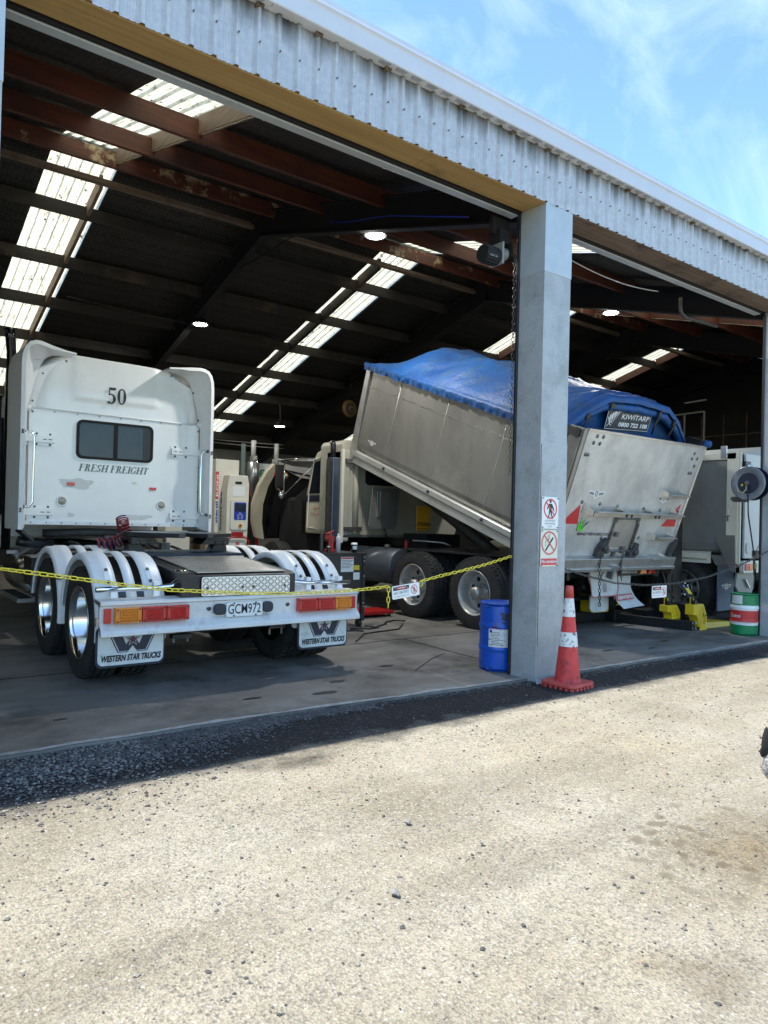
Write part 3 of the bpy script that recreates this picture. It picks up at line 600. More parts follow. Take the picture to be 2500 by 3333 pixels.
# corner post and downpipe bend under the right bay
mb = MB(); mb.tube([(8.0, 4.75, 4.12), (8.0, 4.75, 3.98), (8.03, 4.75, 3.93), (8.12, 4.75, 3.9), (8.85, 4.75, 3.93)], .022, 8); mb.build('conduit', DSTEEL, shed)
mb = MB(); mb.tube([(5.1, 8, 5.26)]+[(5.06-.0*i, 8-1.3*i/4, 5.26-.36*i/4-.02*math.sin(i*1.2)) for i in range(5)]+[(4.9, 5.2, 4.38)], .007, 6); mb.build('blue_air_hose', BLUE, shed)
mb = MB(); mb.tube(catenary((3.0, 12.9, 4.98), (7.6, 12.9, 4.98), .06), .008, 5); mb.tube(catenary((2.5, 17, 3.55), (9.5, 17, 3.3), .12), .014, 5); mb.tube(catenary((2.5, 16.9, 3.4), (9.5, 17, 3.2), .08), .012, 5); mb.build('cable', DSTEEL, shed)
mb = MB(); mb.tube(catenary((5.6, 4.75, 4.13), (7.6, 4.8, 4.12), .08), .006, 5); mb.build('cable', mat('grey cable', (.4, .42, .45), None), shed)

# ------------------------------------------------------------------ high bay lamps
def high_bay(x, y, z, ztop, lab, power):
    t = thing('high_bay_lamp', lab, 'lamp', (x, y, z), 'high bay lamps hanging from the roof')
    mb = MB(); mb.lathe([(.145, 0), (.15, .012), (.145, .03), (.09, .05), (.085, .10), (.05, .12), (.02, .125), (.0001, .13)], (x, y, z), 'z', 32)
    for k in range(24):
        a = 2*math.pi*k/24; c, s = math.cos(a), math.sin(a); mb.bar((x+.05*c, y+.05*s, z+.07), (x+.135*c, y+.135*s, z+.045), .004, .03)
    mb.build('housing', BLACK, t)
    mb = MB(); mb.lathe([(.0001, -.004), (.105, -.004), (.115, .004), (.116, .012)], (x, y, z), 'z', 32); mb.build('diffuser', LEDM, t)
    mb = MB(); mb.tube([(x, y, z+.13), (x+.01, y, z+.17), (x-.005, y, ztop-.05), (x-.03, y, ztop)], .006, 6); mb.tube([(x-.02, y, z+.15), (x, y, z+.175), (x+.02, y, z+.15), (x, y, z+.13), (x-.02, y, z+.15)], .005, 5); mb.build('hanger', STEEL, t)
    ld = bpy.data.lights.new('lamp_light', 'AREA'); ld.shape = 'DISK'; ld.size = .21; ld.energy = power; ld.color = (1, .97, .92)
    lo = bpy.data.objects.new('lamp_light', ld); COL.objects.link(lo); lo.parent = t; lo.location = (0, 0, -.012)
high_bay(5.40, 7.44, 4.99, 5.32, 'bright round lamp nearest the doorway, above the raised tipper bin', 60)
high_bay(5.20, 12.54, 4.84, 5.2, 'round lamp hanging above the white sleeper cab', 40)
high_bay(8.8, 16.0, 3.64, 4.2, 'small far lamp seen above the cream truck bonnet', 25)
high_bay(10.5, 7.52, 5.01, 5.34, 'round lamp in the right hand bay beyond the grey pillar', 60)
# ------------------------------------------------------------------ wheels
def wheel(parent, x, y, z=.46, r=.46, rim=.285, w=.25, dual=True, sgn=1, rimmat=SILVER, hubmat=SILVER, tread=True, dish=.16):
    q = lambda pr: [(a, sgn*h) for a, h in pr]
    c = (x, y, z); k = rim/.285
    mb = MB(); mb.lathe(q([(.292*k, .0), (.288*k, -.006), (.278*k, 0), (.268*k, .02), (.258*k, .05), (.252*k, dish-.02), (.238*k, dish)]), c, 'x', 48)
    wo = mb.build('wheel', rimmat, parent)
    mb = MB(); mb.lathe(q([(.240*k, dish-.004), (.235*k, dish+.002), (.12*k, dish+.01)]), c, 'x', 48); mb.build('wheel_disc', DISHM if rimmat == POLISH else rimmat, wo)
    mb = MB(); mb.lathe(q([(.12*k, dish+.01), (.118*k, dish-.02), (.085*k, dish-.03)]+([(.06*k, dish-.05), (.0001, dish-.055)] if rimmat == POLISH else [(.08*k, .03), (.07*k, .0), (.04*k, -.015), (.0001, -.018)])), c, 'x', 28)
    for i in range(10):
        a = R(36*i); cy, cz = y+.102*k*math.cos(a), z+.102*k*math.sin(a); mb.lathe(q([(.013, dish+.0), (.013, dish-.045), (.0001, dish-.05)]), (x, cy, cz), 'x', 6)
    mb.build('hub', DISHM if rimmat == POLISH else hubmat, wo)
    mb = MB()
    for i in range(8 if not tread else 8):
        a = R(45*i+20); mb.disc((x+sgn*(dish+.003), y+.183*k*math.cos(a), z+.183*k*math.sin(a)), .031*k, 'x', 14)
    mb.build('hand_hole', BLACKM, wo, kind='stuff')
    for di in range(2 if dual else 1):
        off = di*(w+.06)*1.0
        pr = [(rim-.005, .02), (rim+.012, .003), (rim+.03, -.004), (rim+.05, .0), (r-.06, -.006), (r-.045, .0), (r-.035, .002), (r-.03, -.002), (r-.018, .012), (r-.012, .03), (r-.010, .055), (r-.022, .058), (r-.022, .064), (r-.009, .067), (r-.007, w/2-.006), (r-.022, w/2-.003), (r-.022, w/2+.003), (r-.007, w/2+.006), (r-.009, w-.067), (r-.022, w-.064), (r-.022, w-.058), (r-.010, w-.055), (r-.012, w-.03), (r-.03, w), (rim+.05, w), (rim-.005, w-.02)]
        mb = MB(); mb.lathe([(a, sgn*(h+off)) for a, h in pr], c, 'x', 60)
        if tread:
            n = 46
            for i in range(n):
                for row, (h0, h1, sk) in enumerate(((.004, .05, .25), (.07, w/2-.01, -.5), (w/2+.01, w-.07, .5), (w-.05, w-.004, -.25))):
                    a0 = 2*math.pi*(i+.5*(row % 2))/n; da = 2*math.pi/n*.62; rr0, rr1 = r-.02, r+.001
                    V = []
                    for rr in (rr0, rr1):
                        for aa, hh in ((a0, h0), (a0+da, h0), (a0+da+sk*da*.6, h1), (a0+sk*da*.6, h1)):
                            rq = rr-(.006 if row in (0, 3) and hh in (h0,) and row == 0 else 0); V.append((x+sgn*(hh+off), y+rq*math.cos(aa), z+rq*math.sin(aa)))
                    mb.add(V, [(4, 5, 6, 7), (0, 1, 5, 4), (1, 2, 6, 5), (2, 3, 7, 6), (3, 0, 4, 7)])
        mb.build('tyre', RUBBER, wo)
    return wo
def bolts(parent, pts, r=.008, m=STEEL, ax='y', name='bolt', M=None, kind='stuff'):
    mb = MB(M)
    for p in pts:
        mb.lathe([(r*1.7, 0), (r*1.7, -.002), (r, -.002), (r, -.008), (.0001, -.009)] if ax == 'y' else [(r*1.7, 0), (r, -.004), (.0001, -.006)], p, ax, 8)
    return mb.build(name, m, parent, kind=kind)

# ------------------------------------------------------------------ white prime mover
T1 = thing('prime_mover_truck', 'white sleeper cab prime mover seen from behind, with number 50, in the left bay', 'truck', (2.7, 5.5, 0))
YC = 8.75
# sleeper rear wall: lower panel, upper panel with a raised centre
mb = MB(); mb.box(1.66, 3.68, YC, YC+.03, 1.215, 2.50); mb.build('rear_panel', WHITE, T1, bevel=.004)
mb = MB()
nx, nz_ = 40, 24
rings = []
for j in range(nz_+1):
    v = j/nz_; z = 2.505+v*.655; hw = 1.0-.20*v**2.2-(.10*max(0, (v-.75)/.25)**2); row = []
    for i in range(nx+1):
        u = -1+2*i/nx; x = 2.655+u*hw; edge = abs(u)
        bulge = .035 if abs(x-2.62) < .50 and v > .22 else 0
        tb = max(0, min(1, (.52-abs(x-2.62))/.05))*max(0, min(1, (v-.2)/.07))
        yy = YC+.01+.06*v**2+.16*max(0, (edge-.78)/.22)**2-.022*tb
        row.append((x, yy, z+.004*math.sin(u*3)-(.02*(edge**6))*v-(.018*u*v)))
    rings.append(row)
last = rings[-1]; rings.append([(p[0], p[1]+.5, p[2]+.06) for p in last])
mb.loft(rings, sm=True); mb.build('upper_panel', WHITE, T1)
mb = MB(); mb.tube([(1.665, YC-.006, 2.505), (3.66, YC-.006, 2.497)], .010, 6); mb.build('seam_strip', WHITE2, T1)
mb = MB(); mb.box(1.66, 3.67, YC-.012, YC+.01, 1.205, 1.25); mb.build('bottom_rail', WHITE2, T1)
# cab body ahead of the panel
mb = MB(); mb.prism([(1.60, 1.25), (3.72, 1.25), (3.72, 2.6), (3.58, 2.95), (3.25, 3.1), (2.0, 3.1), (1.72, 2.95), (1.60, 2.6)], YC+.05, 10.4, 'y'); cabb = mb.build('cab_body', WHITE2, T1, bevel=.02)
mb = MB(); mb.box(1.62, 3.7, 10.4, 11.6, 1.0, 2.5); mb.build('cab_front', WHITE2, T1, bevel=.05)
mb = MB(); mb.box(1.85, 3.5, 11.6, 13.0, .8, 1.75); mb.build('bonnet', WHITE2, T1, bevel=.12)
mb = MB(); mb.box(1.592, 1.60, 8.95, 9.4, 1.32, 1.78); mb.build('locker_door', CREAM2, T1, bevel=.003)
# side fairings curling round the back corners
def fairing(sx, outer, inner, name='side_fairing'):
    yo = 8.53; mb = MB(); n = len(outer)
    off = []
    for i, p in enumerate(outer):
        a = outer[max(0, i-1)]; b = outer[min(n-1, i+1)]; d = Vector((b[0]-a[0], b[1]-a[1])).normalized(); nn = Vector((d.y, -d.x))
        if (nn.x*(2.65-p[0])+nn.y*(2.2-p[1])) < 0: nn = -nn
        w = .042 if i < n-2 else .02
        off.append((p[0]+nn.x*w, p[1]+nn.y*w))
    A = [(x, 9.5, z) for x, z in outer]; B = [(x, yo+.01, z) for x, z in outer]; C = [(x, yo, z) for x, z in off]; D = [(x, yo+.03, z) for x, z in off]
    E = [(x*.45+ix*.55, yo+.11, z*.5+iz*.5) for (x, z), (ix, iz) in zip(off, inner)]; F = [(x, YC+.015+.06*max(0, (z-2.5)/.65)**2, z) for x, z in inner]
    mb.loft([A, B]); mb.loft([B, C]); mb.loft([C, D, E, F], sm=True)
    o = mb.build(name, WHITE2, T1); return o
oL = [(1.557, 1.15), (1.555, 1.6), (1.553, 2.1), (1.55, 2.6), (1.545, 2.95), (1.552, 3.05), (1.575, 3.13), (1.62, 3.19), (1.68, 3.215), (1.735, 3.215), (1.86, 3.18), (2.0, 3.15), (2.10, 3.14)]
iL = [(1.665, 1.2), (1.66, 1.6), (1.655, 2.1), (1.655, 2.5), (1.72, 2.78), (1.76, 2.92), (1.79, 3.0), (1.82, 3.06), (1.86, 3.10), (1.90, 3.12), (1.97, 3.13), (2.04, 3.13), (2.10, 3.135)]
fairing(-1, oL, iL)
oR = [(3.765, 1.14), (3.762, 1.6), (3.758, 2.1), (3.756, 2.6), (3.752, 2.93), (3.745, 3.03), (3.72, 3.11), (3.68, 3.16), (3.62, 3.185), (3.56, 3.19), (3.42, 3.175), (3.3, 3.155), (3.17, 3.14)]
iR = [(3.66, 1.2), (3.66, 1.6), (3.66, 2.1), (3.655, 2.5), (3.60, 2.78), (3.565, 2.92), (3.54, 3.0), (3.51, 3.05), (3.47, 3.09), (3.42, 3.11), (3.34, 3.125), (3.25, 3.13), (3.17, 3.135)]
fairing(1, oR, iR)
for s, x0, x1 in ((0, 1.60, 1.72), (1, 3.60, 3.72)):
    mb = MB(); mb.prism([(x0, 1.16), (x1, 1.05) if s == 0 else (x1, 1.16), (x1, 1.02) if s == 0 else (x1, 1.02), (x0, 1.12)], 8.55, 8.9, 'y'); mb.build('fairing_foot', BLACK, T1)
bolts(T1, [(1.70, YC-.008, 2.58), (1.705, YC-.008, 2.46), (1.80, YC+.0, 2.9), (2.05, YC+.03, 3.08), (3.28, YC+.02, 3.08), (3.56, YC+.0, 2.9), (3.635, YC-.008, 2.56), (3.64, YC-.008, 2.42), (3.66, YC-.006, 1.96), (3.66, YC-.006, 1.65)], .007)
for x in (1.655, 3.655):
    mb = MB(); mb.lathe([(.04, 0), (.03, -.03), (.0001, -.035)], (x, YC-.01, 2.50), 'y', 12); mb.build('corner_cap', WHITE2, T1)
# window
wf = [(x, z) for x, z in rrect(2.175, 3.065, 1.975, 2.425, .07)]
mb = MB(); inner = rrect(2.205, 3.035, 2.005, 2.395, .05); n = len(wf)
mb.loft([[(x, YC-.002, z) for x, z in wf], [(x, YC-.018, z) for x, z in wf], [(x, YC-.018, z) for x, z in inner], [(x, YC-.003, z) for x, z in inner]], close=True)
wfr = mb.build('rear_window', BLACKM, T1)
mb = MB(); mb.box(2.595, 2.64, YC-.016, YC-.003, 1.99, 2.40); mb.build('window_mullion', BLACKM, wfr)
mb = MB(); mb.box(2.945, 3.04, YC-.012, YC-.003, 2.0, 2.40); mb.build('dark_pane', BLACK, wfr)
mb = MB(); mb.box(2.2, 2.6, YC-.008, YC-.001, 2.0, 2.4); mb.build('pane', SMOKE, wfr)
mb = MB(); mb.box(2.64, 2.95, YC-.009, YC-.001, 2.0, 2.4); mb.build('pane', SMOKE, wfr)
serif(T1, '50', INK, (2.495, YC-.022, 2.645), .235, .19)
serif(T1, 'FRESH FREIGHT', GREYI, (2.205, YC-.002, 1.832), .80, .085, shear=.25)
# brackets, grab handles, marker lights
for s, (xa, xb), zs in ((-1, (1.63, 1.945), (2.16, 1.345)), (1, (3.295, 3.72), (2.14, 1.335))):
    for z in zs:
        mb = MB(); mb.box(xa, xb, YC-.006, YC, z-.075, z+.075); mb.box(xa+.0, xb, YC-.03, YC-.006, z-.035, z+.04)
        ex = xb-.05 if s < 0 else xa+.05
        b = mb.build('bracket', WHITE, T1, bevel=.002)
        mb = MB(); 
        for dx in (0, -.06 if s < 0 else .06): mb.box(ex+dx-.02, ex+dx+.018, YC-.032, YC-.0305, z-.004, z+.004)
        mb.build('bracket_slot', BLACKM, b)
        bolts(b, [(ex+dx, YC-.007, z+dz) for dx in (0, -.14 if s < 0 else .14) for dz in (-.057, .06)], .008)
for s, x, xe in ((-1, 1.70, 1.60), (1, 3.62, 3.72)):
    mb = MB(); zt, zb = (2.22, 1.40) if s < 0 else (2.16, 1.36); y = YC-.17; c = (xe-x)/abs(xe-x)
    mb.tube([(xe, y, zt), (x+.03*c, y, zt), (x, y, zt-.05), (x, y, zb+.05), (x+.03*c, y, zb), (xe, y, zb)], .014, 10)
    mb.build('grab_handle', CHROME, T1)
    mb = MB(); mb.cyl((xe-.0, y, zt), .022, -.012*s-.01, .012*s+.01, 'x', 10); mb.cyl((xe, y, zb), .022, -.02, .02, 'x', 10); mb.build('handle_foot', STEEL, T1)
for x in (2.13, 3.08): mb = MB(); mb.box(x-.042, x+.042, YC-.010, YC, 1.645 if x > 3 else 1.655, 1.68 if x > 3 else 1.695); mb.build('red_marker', REDL, T1, bevel=.003)
for x, z in ((2.04, 1.475), (3.19, 1.465)):
    mb = MB(); mb.lathe([(.062, 0), (.062, -.006), (.046, -.008), (.044, -.003)], (x, YC, z), 'y', 28); lo = mb.build('work_lamp', WHITE2, T1)
    mb = MB(); mb.lathe([(.045, -.004), (.03, -.012), (.0001, -.015)], (x, YC, z), 'y', 24); mb.build('lens', mat('frosted lens', (.42, .40, .30), (.3, .29, .22), 30, .2), lo)
# exhaust stack beside the left of the cab
mb = MB(); mb.tube([(1.58, 9.35, .9), (1.58, 9.35, 3.0), (1.575, 9.33, 3.2), (1.555, 9.30, 3.36), (1.53, 9.26, 3.46)], [.05, .05, .052, .055, .058], 14); mb.build('exhaust_stack', mat('black chrome', (.05, .05, .055), None, rough=.12, metal=.9), T1)
mb = MB(); mb.cyl((1.50, 9.6, 0), .085, 1.3, 2.45, 'z', 20); mb.tube([(1.50, 9.6, 2.3), (1.50, 9.6, 2.72)], .035, 10); mb.build('air_cleaner', BLACK, T1)
mb = MB(); mb.box(1.40, 1.425, 9.9, 10.05, 1.2, 2.7); mb.build('mirror_arm', ALU_B, T1)
# chassis
mb = MB()
for x in (2.28, 3.12): mb.box(x, x+.03, 5.72, 12.6, .62, .86); mb.box(x-.06 if x < 2.7 else x, x+.03 if x < 2.7 else x+.09, 5.72, 12.6, .86, .872)
for y in (5.74, 6.8, 7.9, 9.4): mb.box(2.3, 3.13, y, y+.05, .64, .84)
mb.build('chassis_rail', BLACK, T1, bevel=.003)
# ramp box behind the turntable
mb = MB(); mb.prism([(5.53, .66), (5.53, .865), (5.60, .885), (6.55, .955), (6.75, .955), (6.75, .66)], 2.20, 3.24, 'x'); rb = mb.build('ramp_frame', BLACK, T1, bevel=.006)
mb = MB(); mb.prism([(5.56, .885), (6.5, .963), (6.5, .968), (5.56, .890)], 2.34, 3.15, 'x'); dk = mb.build('tread_plate', ALU, T1)
mb = MB()
for i in range(26):
    for j in range(22):
        x = 2.36+i*.030+(.015 if j % 2 else 0); y = 5.58+j*.041; z = .8905+(y-5.56)*.083; d = (.011, .009) if (i+j) % 2 else (-.011, .009)
        mb.add([(x-d[0], y-d[1], z), (x+.003, y-.002, z+.002), (x+d[0], y+d[1], z), (x-.003, y+.002, z+.002)], [(0, 1, 2, 3)])
mb.build('tread_pattern', ALU_B, dk, kind='stuff')
mb = MB(); mb.prism(rrect(2.36, 3.17, .70, .855, .02), 5.505, 5.512, 'y'); rp = mb.build('ramp_end_plate', mat('checker plate', (.80, .81, .81), (.70, .71, .71), 5, .3, metal=.7, c3=(.4, .4, .4), s3=2), T1)
mb = MB()
for i in range(26):
    for j in range(6):
        x = 2.38+i*.031; z = .718+j*.024; s = 1 if (i+j) % 2 else -1
        a = Vector((x-.011*s, 5.503, z-.009)); b = Vector((x+.011*s, 5.503, z+.009)); mb.bar(a, b, .006, .005, upv=(0, 1, 0))
mb.build('tread_pattern', mat('dark tread bar', (.22, .22, .22), None, rough=.4, metal=.5), rp, kind='stuff')  # raised bars coloured darker than the plate behind them
bolts(rp, [(x, 5.503, .765) for x in (2.41, 2.72, 2.82, 3.12)], .008)
# bumper: folded alloy channel
mb = MB(); bp_ = [(5.66, .70), (5.50, .692), (5.49, .682), (5.49, .665), (5.512, .655), (5.52, .53), (5.47, .475), (5.462, .46), (5.462, .435), (5.475, .43), (5.53, .50), (5.535, .66), (5.66, .675)]
mb.prism(bp_, 1.575, 3.90, 'x'); bump = mb.build('bumper', mat('bumper alloy', (.76, .76, .74), (.66, .66, .65), 3, .4, metal=.12, c3=(.38, .38, .38), s3=2.5, bump=.03), T1)
for x in (1.57, 3.897): mb = MB(); mb.prism(bp_, x, x+.006, 'x'); mb.build('bumper_end', ALU_B, bump)
bolts(bump, [(x, 5.517, .60) for x in (2.43, 3.16)], .013)
def taillamp(x0, x1, m, zc=.588):
    mb = MB(); mb.box(x0, x1, 5.452, 5.515, zc-.058, zc+.058); b = mb.build('tail_lamp', m, bump, bevel=.005)
    mb = MB(); ix0, ix1 = x0+.035, x1-.035; nx_ = 6; nz2 = 4
    mb.box(ix0-.006, ix1+.006, 5.449, 5.4525, zc-.046, zc+.046, 1)
    for i in range(nx_):
        for j in range(nz2):
            cx = ix0+(i+.5)*(ix1-ix0)/nx_; cz = zc-.04+(j+.5)*.08/nz2; h = .009
            mb.add([(cx-h, 5.448, cz-h), (cx+h, 5.448, cz-h), (cx+h, 5.448, cz+h), (cx-h, 5.448, cz+h), (cx, 5.440, cz)], [(0, 1, 4), (1, 2, 4), (2, 3, 4), (3, 0, 4)])
    mb.build('lens', [m, mat(m.name+' recess', tuple(c*.45 for c in m.node_tree.nodes['Principled BSDF'].inputs['Base Color'].default_value[:3]) if m != REDL and m != AMBER else ((.25, .01, .01) if m == REDL else (.45, .12, .01)), None, rough=.4)], b)
    bolts(b, [(x, 5.452, z) for x in (x0+.014, x1-.014) for z in (zc-.044, zc+.044)], .004, BLACK)
for x0, x1, m in ((1.672, 1.866, AMBER), (1.872, 2.058, REDL), (2.063, 2.243, REDL), (3.245, 3.436, REDL), (3.441, 3.618, REDL), (3.623, 3.80, AMBER)): taillamp(x0, x1, m)
for x0, x1 in ((1.60, 1.652), (3.815, 3.868)): mb = MB(); mb.box(x0, x1, 5.492, 5.512, .53, .64); mb.build('reflector', REDL, bump, bevel=.003)
for x0, x1 in ((2.465, 2.568), (2.906, 3.0)): mb = MB(); mb.prism(rrect(x0, x1, .545, .635, .035), 5.475, 5.513, 'y'); mb.build('rubber_buffer', NAVY, bump, bevel=.006)
mb = MB(); mb.prism(rrect(2.572, 2.902, .523, .640, .012), 5.488, 5.494, 'y'); np_ = mb.build('number_plate', SIGNW, bump)
text(np_, 'GCM972', INK, (2.588, 5.4875, .545), .298, .082, bold=.008, name='plate_lettering')
bolts(np_, [(x, 5.487, z) for x in (2.64, 2.84) for z in (.531, .632)], .005)
# inclined light panels, flaps
def flap(x0, x1, z0, z1):
    mb = MB(); mb.prism(rrect(x0, x1, z0, z1, .05), 5.565, 5.577, 'y'); f = mb.build('mud_flap', NAVY, T1)
    mb = MB(); mb.prism(rrect(x0+.015, x1-.012, z0+.018, z1, .042), 5.560, 5.5655, 'y'); mb.build('flap_face', mat('flap white', (.70, .71, .68), (.60, .61, .58), 6, .45, c3=(.45, .45, .42), s3=7), f)
    cx = (x0+x1)/2+.01; s = (x1-x0)/.54; zb, zt = z0+.115, min(z1-.01, z0+.285); y = 5.558
    W = [(-.19, 1), (-.105, 1), (-.055, .30), (0, .72), (.055, .30), (.105, 1), (.19, 1), (.11, 0), (.035, 0), (0, .26), (-.035, 0), (-.11, 0)]
    def poly(k, dy, m, nm):
        mb = MB(); P = [(cx+px*s*k, zb+(zt-zb)*(.5+(pz-.5)*(k))) for px, pz in W]
        idx = [(0, 1, 2, 10, 11), (2, 3, 9, 10), (3, 4, 8, 9), (4, 5, 6, 7, 8)]; mb.add([(p[0], dy, p[1]) for p in P], idx); mb.build(nm, m, f)
    poly(1.06, y+.0006, INK, 'emblem'); poly(1.0, y-.0002, mat('emblem rim', (.45, .42, .45), None), 'emblem'); poly(.93, y-.001, NAVY, 'emblem')
    for rr, m, dy in ((.062, INK, .0015), (.055, mat('emblem rim', (.45, .42, .45), None), .0022), (.044, PLUM, .003)):
        mb = MB(); C = (cx, zb+(zt-zb)*.52); V = [(C[0], y-dy, C[1])]
        for k in range(10): a = R(90+36*k); q = rr*s*(1 if k % 2 == 0 else .42); V.append((C[0]+q*math.cos(a), y-dy, C[1]+q*math.sin(a)))
        mb.add(V, [(0, 1+k, 1+(k+1) % 10) for k in range(10)]); mb.build('emblem_star', m, f)
    text(f, 'WESTERN STAR TRUCKS', INK, (x0+.035*s, y, z0+.045), (x1-x0)*.87, .05, shear=.15, bold=.045)
flap(1.565, 2.09, .185, .50); flap(3.30, 3.83, .175, .50)
mb = MB(); mb.box(1.56, 1.60, 5.54, 5.58, .50, .565); mb.build('flap_bracket', ALU_B, T1)
mb = MB(); mb.bar((2.25, 5.75, .40), (3.2, 5.75, .40), .06, .035); mb.bar((2.2, 5.72, .36), (2.36, 5.72, .36), .07, .03); mb.bar((3.08, 5.72, .38), (3.24, 5.72, .38), .07, .03); mb.build('spring_plate', BLACK, T1)
mb = MB()
for x in (2.22, 2.34, 3.1, 3.22):
    mb = MB(); mb.cyl((x, 5.72, 0), .012, .31, .37, 'z', 8); mb.build('u_bolt', STEEL, T1)
for y in (6.2, 7.38):
    mb = MB(); mb.tube([(2.1, y, .46), (3.4, y, .46)], .07, 12); mb.lathe([(.0001, -.2), (.12, -.16), (.18, 0), (.12, .16), (.0001, .2)], (2.72, y, .46), 'y', 16); mb.build('axle', BLACK, T1)
for x in (2.2, 3.2): mb = MB(); mb.lathe([(.0001, .52), (.10, .52), (.115, .56), (.095, .60), (.115, .64), (.09, .68), (.0001, .68)], (x, 5.85, 0), 'z', 20); mb.build('air_bag', RUBBER, T1)
for x in (2.13, 3.27): mb = MB(); mb.tube([(x, 5.95, .82), (x, 6.15, .82)], .055, 12); mb.tube([(x, 5.85, .82), (x, 5.95, .82)], .02, 8); mb.build('brake_chamber', DSTEEL, T1)
# wheels: two duals each side
for y in (6.2, 7.38):
    wheel(T1, 1.60, y, .455, .46, .29, .23, True, 1, POLISH, STEEL); wheel(T1, 3.86, y, .455, .46, .29, .23, True, -1, POLISH, STEEL, tread=True)
for x, s in ((1.65, 1), (3.75, -1)): wheel(T1, x, 12.4, .455, .46, .29, .25, False, s, POLISH, STEEL, tread=False)
# mudguards with two mirror bands
def guard(x0, x1, y, z=.46, ro=.565, a_front=172, a_back=-10, tubes=True, low=.5):
    w = x1-x0; mb = MB()
    def arc(r, x, n=30): 
        pts = []
        for i in range(n+1):
            a = R(a_back+(a_front-a_back)*i/n); pts.append((x, y+(-1)*r*math.cos(a)*1.02, z+r*math.sin(a)))
        return pts
    prof = [(-.0, ro-.045), (-.006, ro-.028), (.0, ro-.012), (.012, ro-.003), (.03, ro), (.09, ro-.004), (.10, ro+.006), (.17, ro+.006), (.175, ro-.004), (.235, ro-.004), (.24, ro+.006), (w/2+.04, ro+.006)]
    full = prof[:-1]+[(w-.24, ro+.006)] if False else prof[:7]
    P = [(0, ro-.05), (-.004, ro-.03), (.004, ro-.01), (.02, ro), (.075, ro), (.085, ro+.008), (w*.31, ro+.008), (w*.315, ro-.004), (w*.425, ro-.004), (w*.43, ro+.008), (w*.57, ro+.008), (w*.575, ro-.004), (w*.685, ro-.004), (w*.69, ro+.008), (w-.085, ro+.008), (w-.075, ro), (w-.02, ro), (w-.004, ro-.01), (w+.004, ro-.03), (w, ro-.05)]
    mb.loft([arc(r, x0+dx) for dx, r in P], sm=True)
    # inner skin so that the moulding has thickness
    mb.loft([arc(r-.012, x0+dx) for dx, r in ((.01, ro-.05), (.014, ro-.01), (w-.014, ro-.01), (w-.01, ro-.05))])
    mb.loft([arc(ro-.05, x0), arc(ro-.062, x0+.01)]); mb.loft([arc(ro-.05, x1), arc(ro-.062, x1-.01)])
    g = mb.build('mudguard', WHITE2, T1)
    for f0 in (.318, .578):
        mb = MB(); mb.loft([arc(ro+.001, x0+w*f0), arc(ro+.001, x0+w*(f0+.105))], sm=True); mb.build('mirror_band', CHROMEB, g)
    if tubes:
        for f in (.2, .8):
            xx = x0+w*f; mb = MB(); pts = [arc(ro+.014, xx-.02)[i] for i in range(2, 11)], [arc(ro+.014, xx+.02)[i] for i in range(2, 11)]
            mb.loft([list(pts[0]), list(pts[1])]); mb.box(xx-.024, xx+.024, y-ro-.055, y-ro-.0, z+.25, z+.36); b = mb.build('guard_bracket', WHITE, g)
            bolts(b, [(xx, p[1]-.012, p[2]) for p in (arc(ro+.012, xx)[8], arc(ro+.012, xx)[10])], .009)
    return g
guard(1.585, 2.13, 6.2); guard(1.585, 2.13, 7.36, tubes=False); guard(3.30, 3.86, 6.2); guard(3.30, 3.86, 7.36, tubes=False)
# chrome stay tubes
mb = MB(); yt = 5.585; mb.tube([(1.56, yt, .775), (2.0, yt, .775), (2.14, yt, .785), (2.24, yt+.06, .84), (2.27, yt+.12, .865)], .021, 12); mb.tube([(2.22, 5.71, .87), (2.34, 5.71, .87)], .034, 14); mb.build('stay_tube', CHROME, T1)
mb = MB(); mb.tube([(3.86, yt, .765), (3.4, yt, .77), (3.25, yt, .785), (3.19, yt+.05, .81)], .021, 12); mb.tube([(3.14, 5.71, .85), (3.22, 5.71, .85)], .034, 14); mb.build('stay_tube', CHROME, T1)
mb = MB(); mb.tube([(1.57, 6.84, .77), (2.2, 6.84, .77)], .021, 10); mb.build('stay_tube', CHROME, T1)
# turntable (fifth wheel) on its base plate
mb = MB(); mb.box(2.26, 3.24, 6.56, 7.3, .962, .99); mb.build('turntable_base', NAVY, T1, bevel=.004)
mb = MB(); hs = [(2.20, 7.05), (2.22, 6.95), (2.5, 6.60), (2.56, 6.52), (2.62, 6.52), (2.66, 6.62), (2.68, 6.9), (2.78, 6.9), (2.80, 6.62), (2.84, 6.52), (2.9, 6.52), (3.24, 6.85), (3.25, 7.05), (3.2, 7.25), (2.95, 7.42), (2.5, 7.42), (2.25, 7.25)]
mb.prism(hs, 1.135, 1.178, 'z'); mb.build('turntable', mat('greasy black steel', (.02, .021, .022), (.04, .041, .042), 8, .3, bump=.1), T1, bevel=.006)
mb = MB(); mb.prism([(2.24, 1.13), (2.45, 1.13), (2.52, 1.06), (2.24, 1.06)], 6.9, 7.2, 'y'); mb.prism([(2.24, 1.10), (2.34, 1.10), (2.40, .985), (2.24, .985)], 6.98, 7.12, 'y'); mb.build('turntable_pedestal', BLACK, T1, bevel=.004)
mb = MB(); mb.prism([(3.0, 1.13), (3.24, 1.13), (3.24, 1.06), (2.94, 1.06)], 6.9, 7.2, 'y'); mb.prism([(3.14, 1.10), (3.24, 1.10), (3.26, .985), (3.08, .985)], 6.98, 7.12, 'y'); mb.build('turntable_pedestal', BLACK, T1, bevel=.004)
bolts(T1, [(x, 6.895, 1.08) for x in (2.31, 2.4, 3.1, 3.19)], .012)
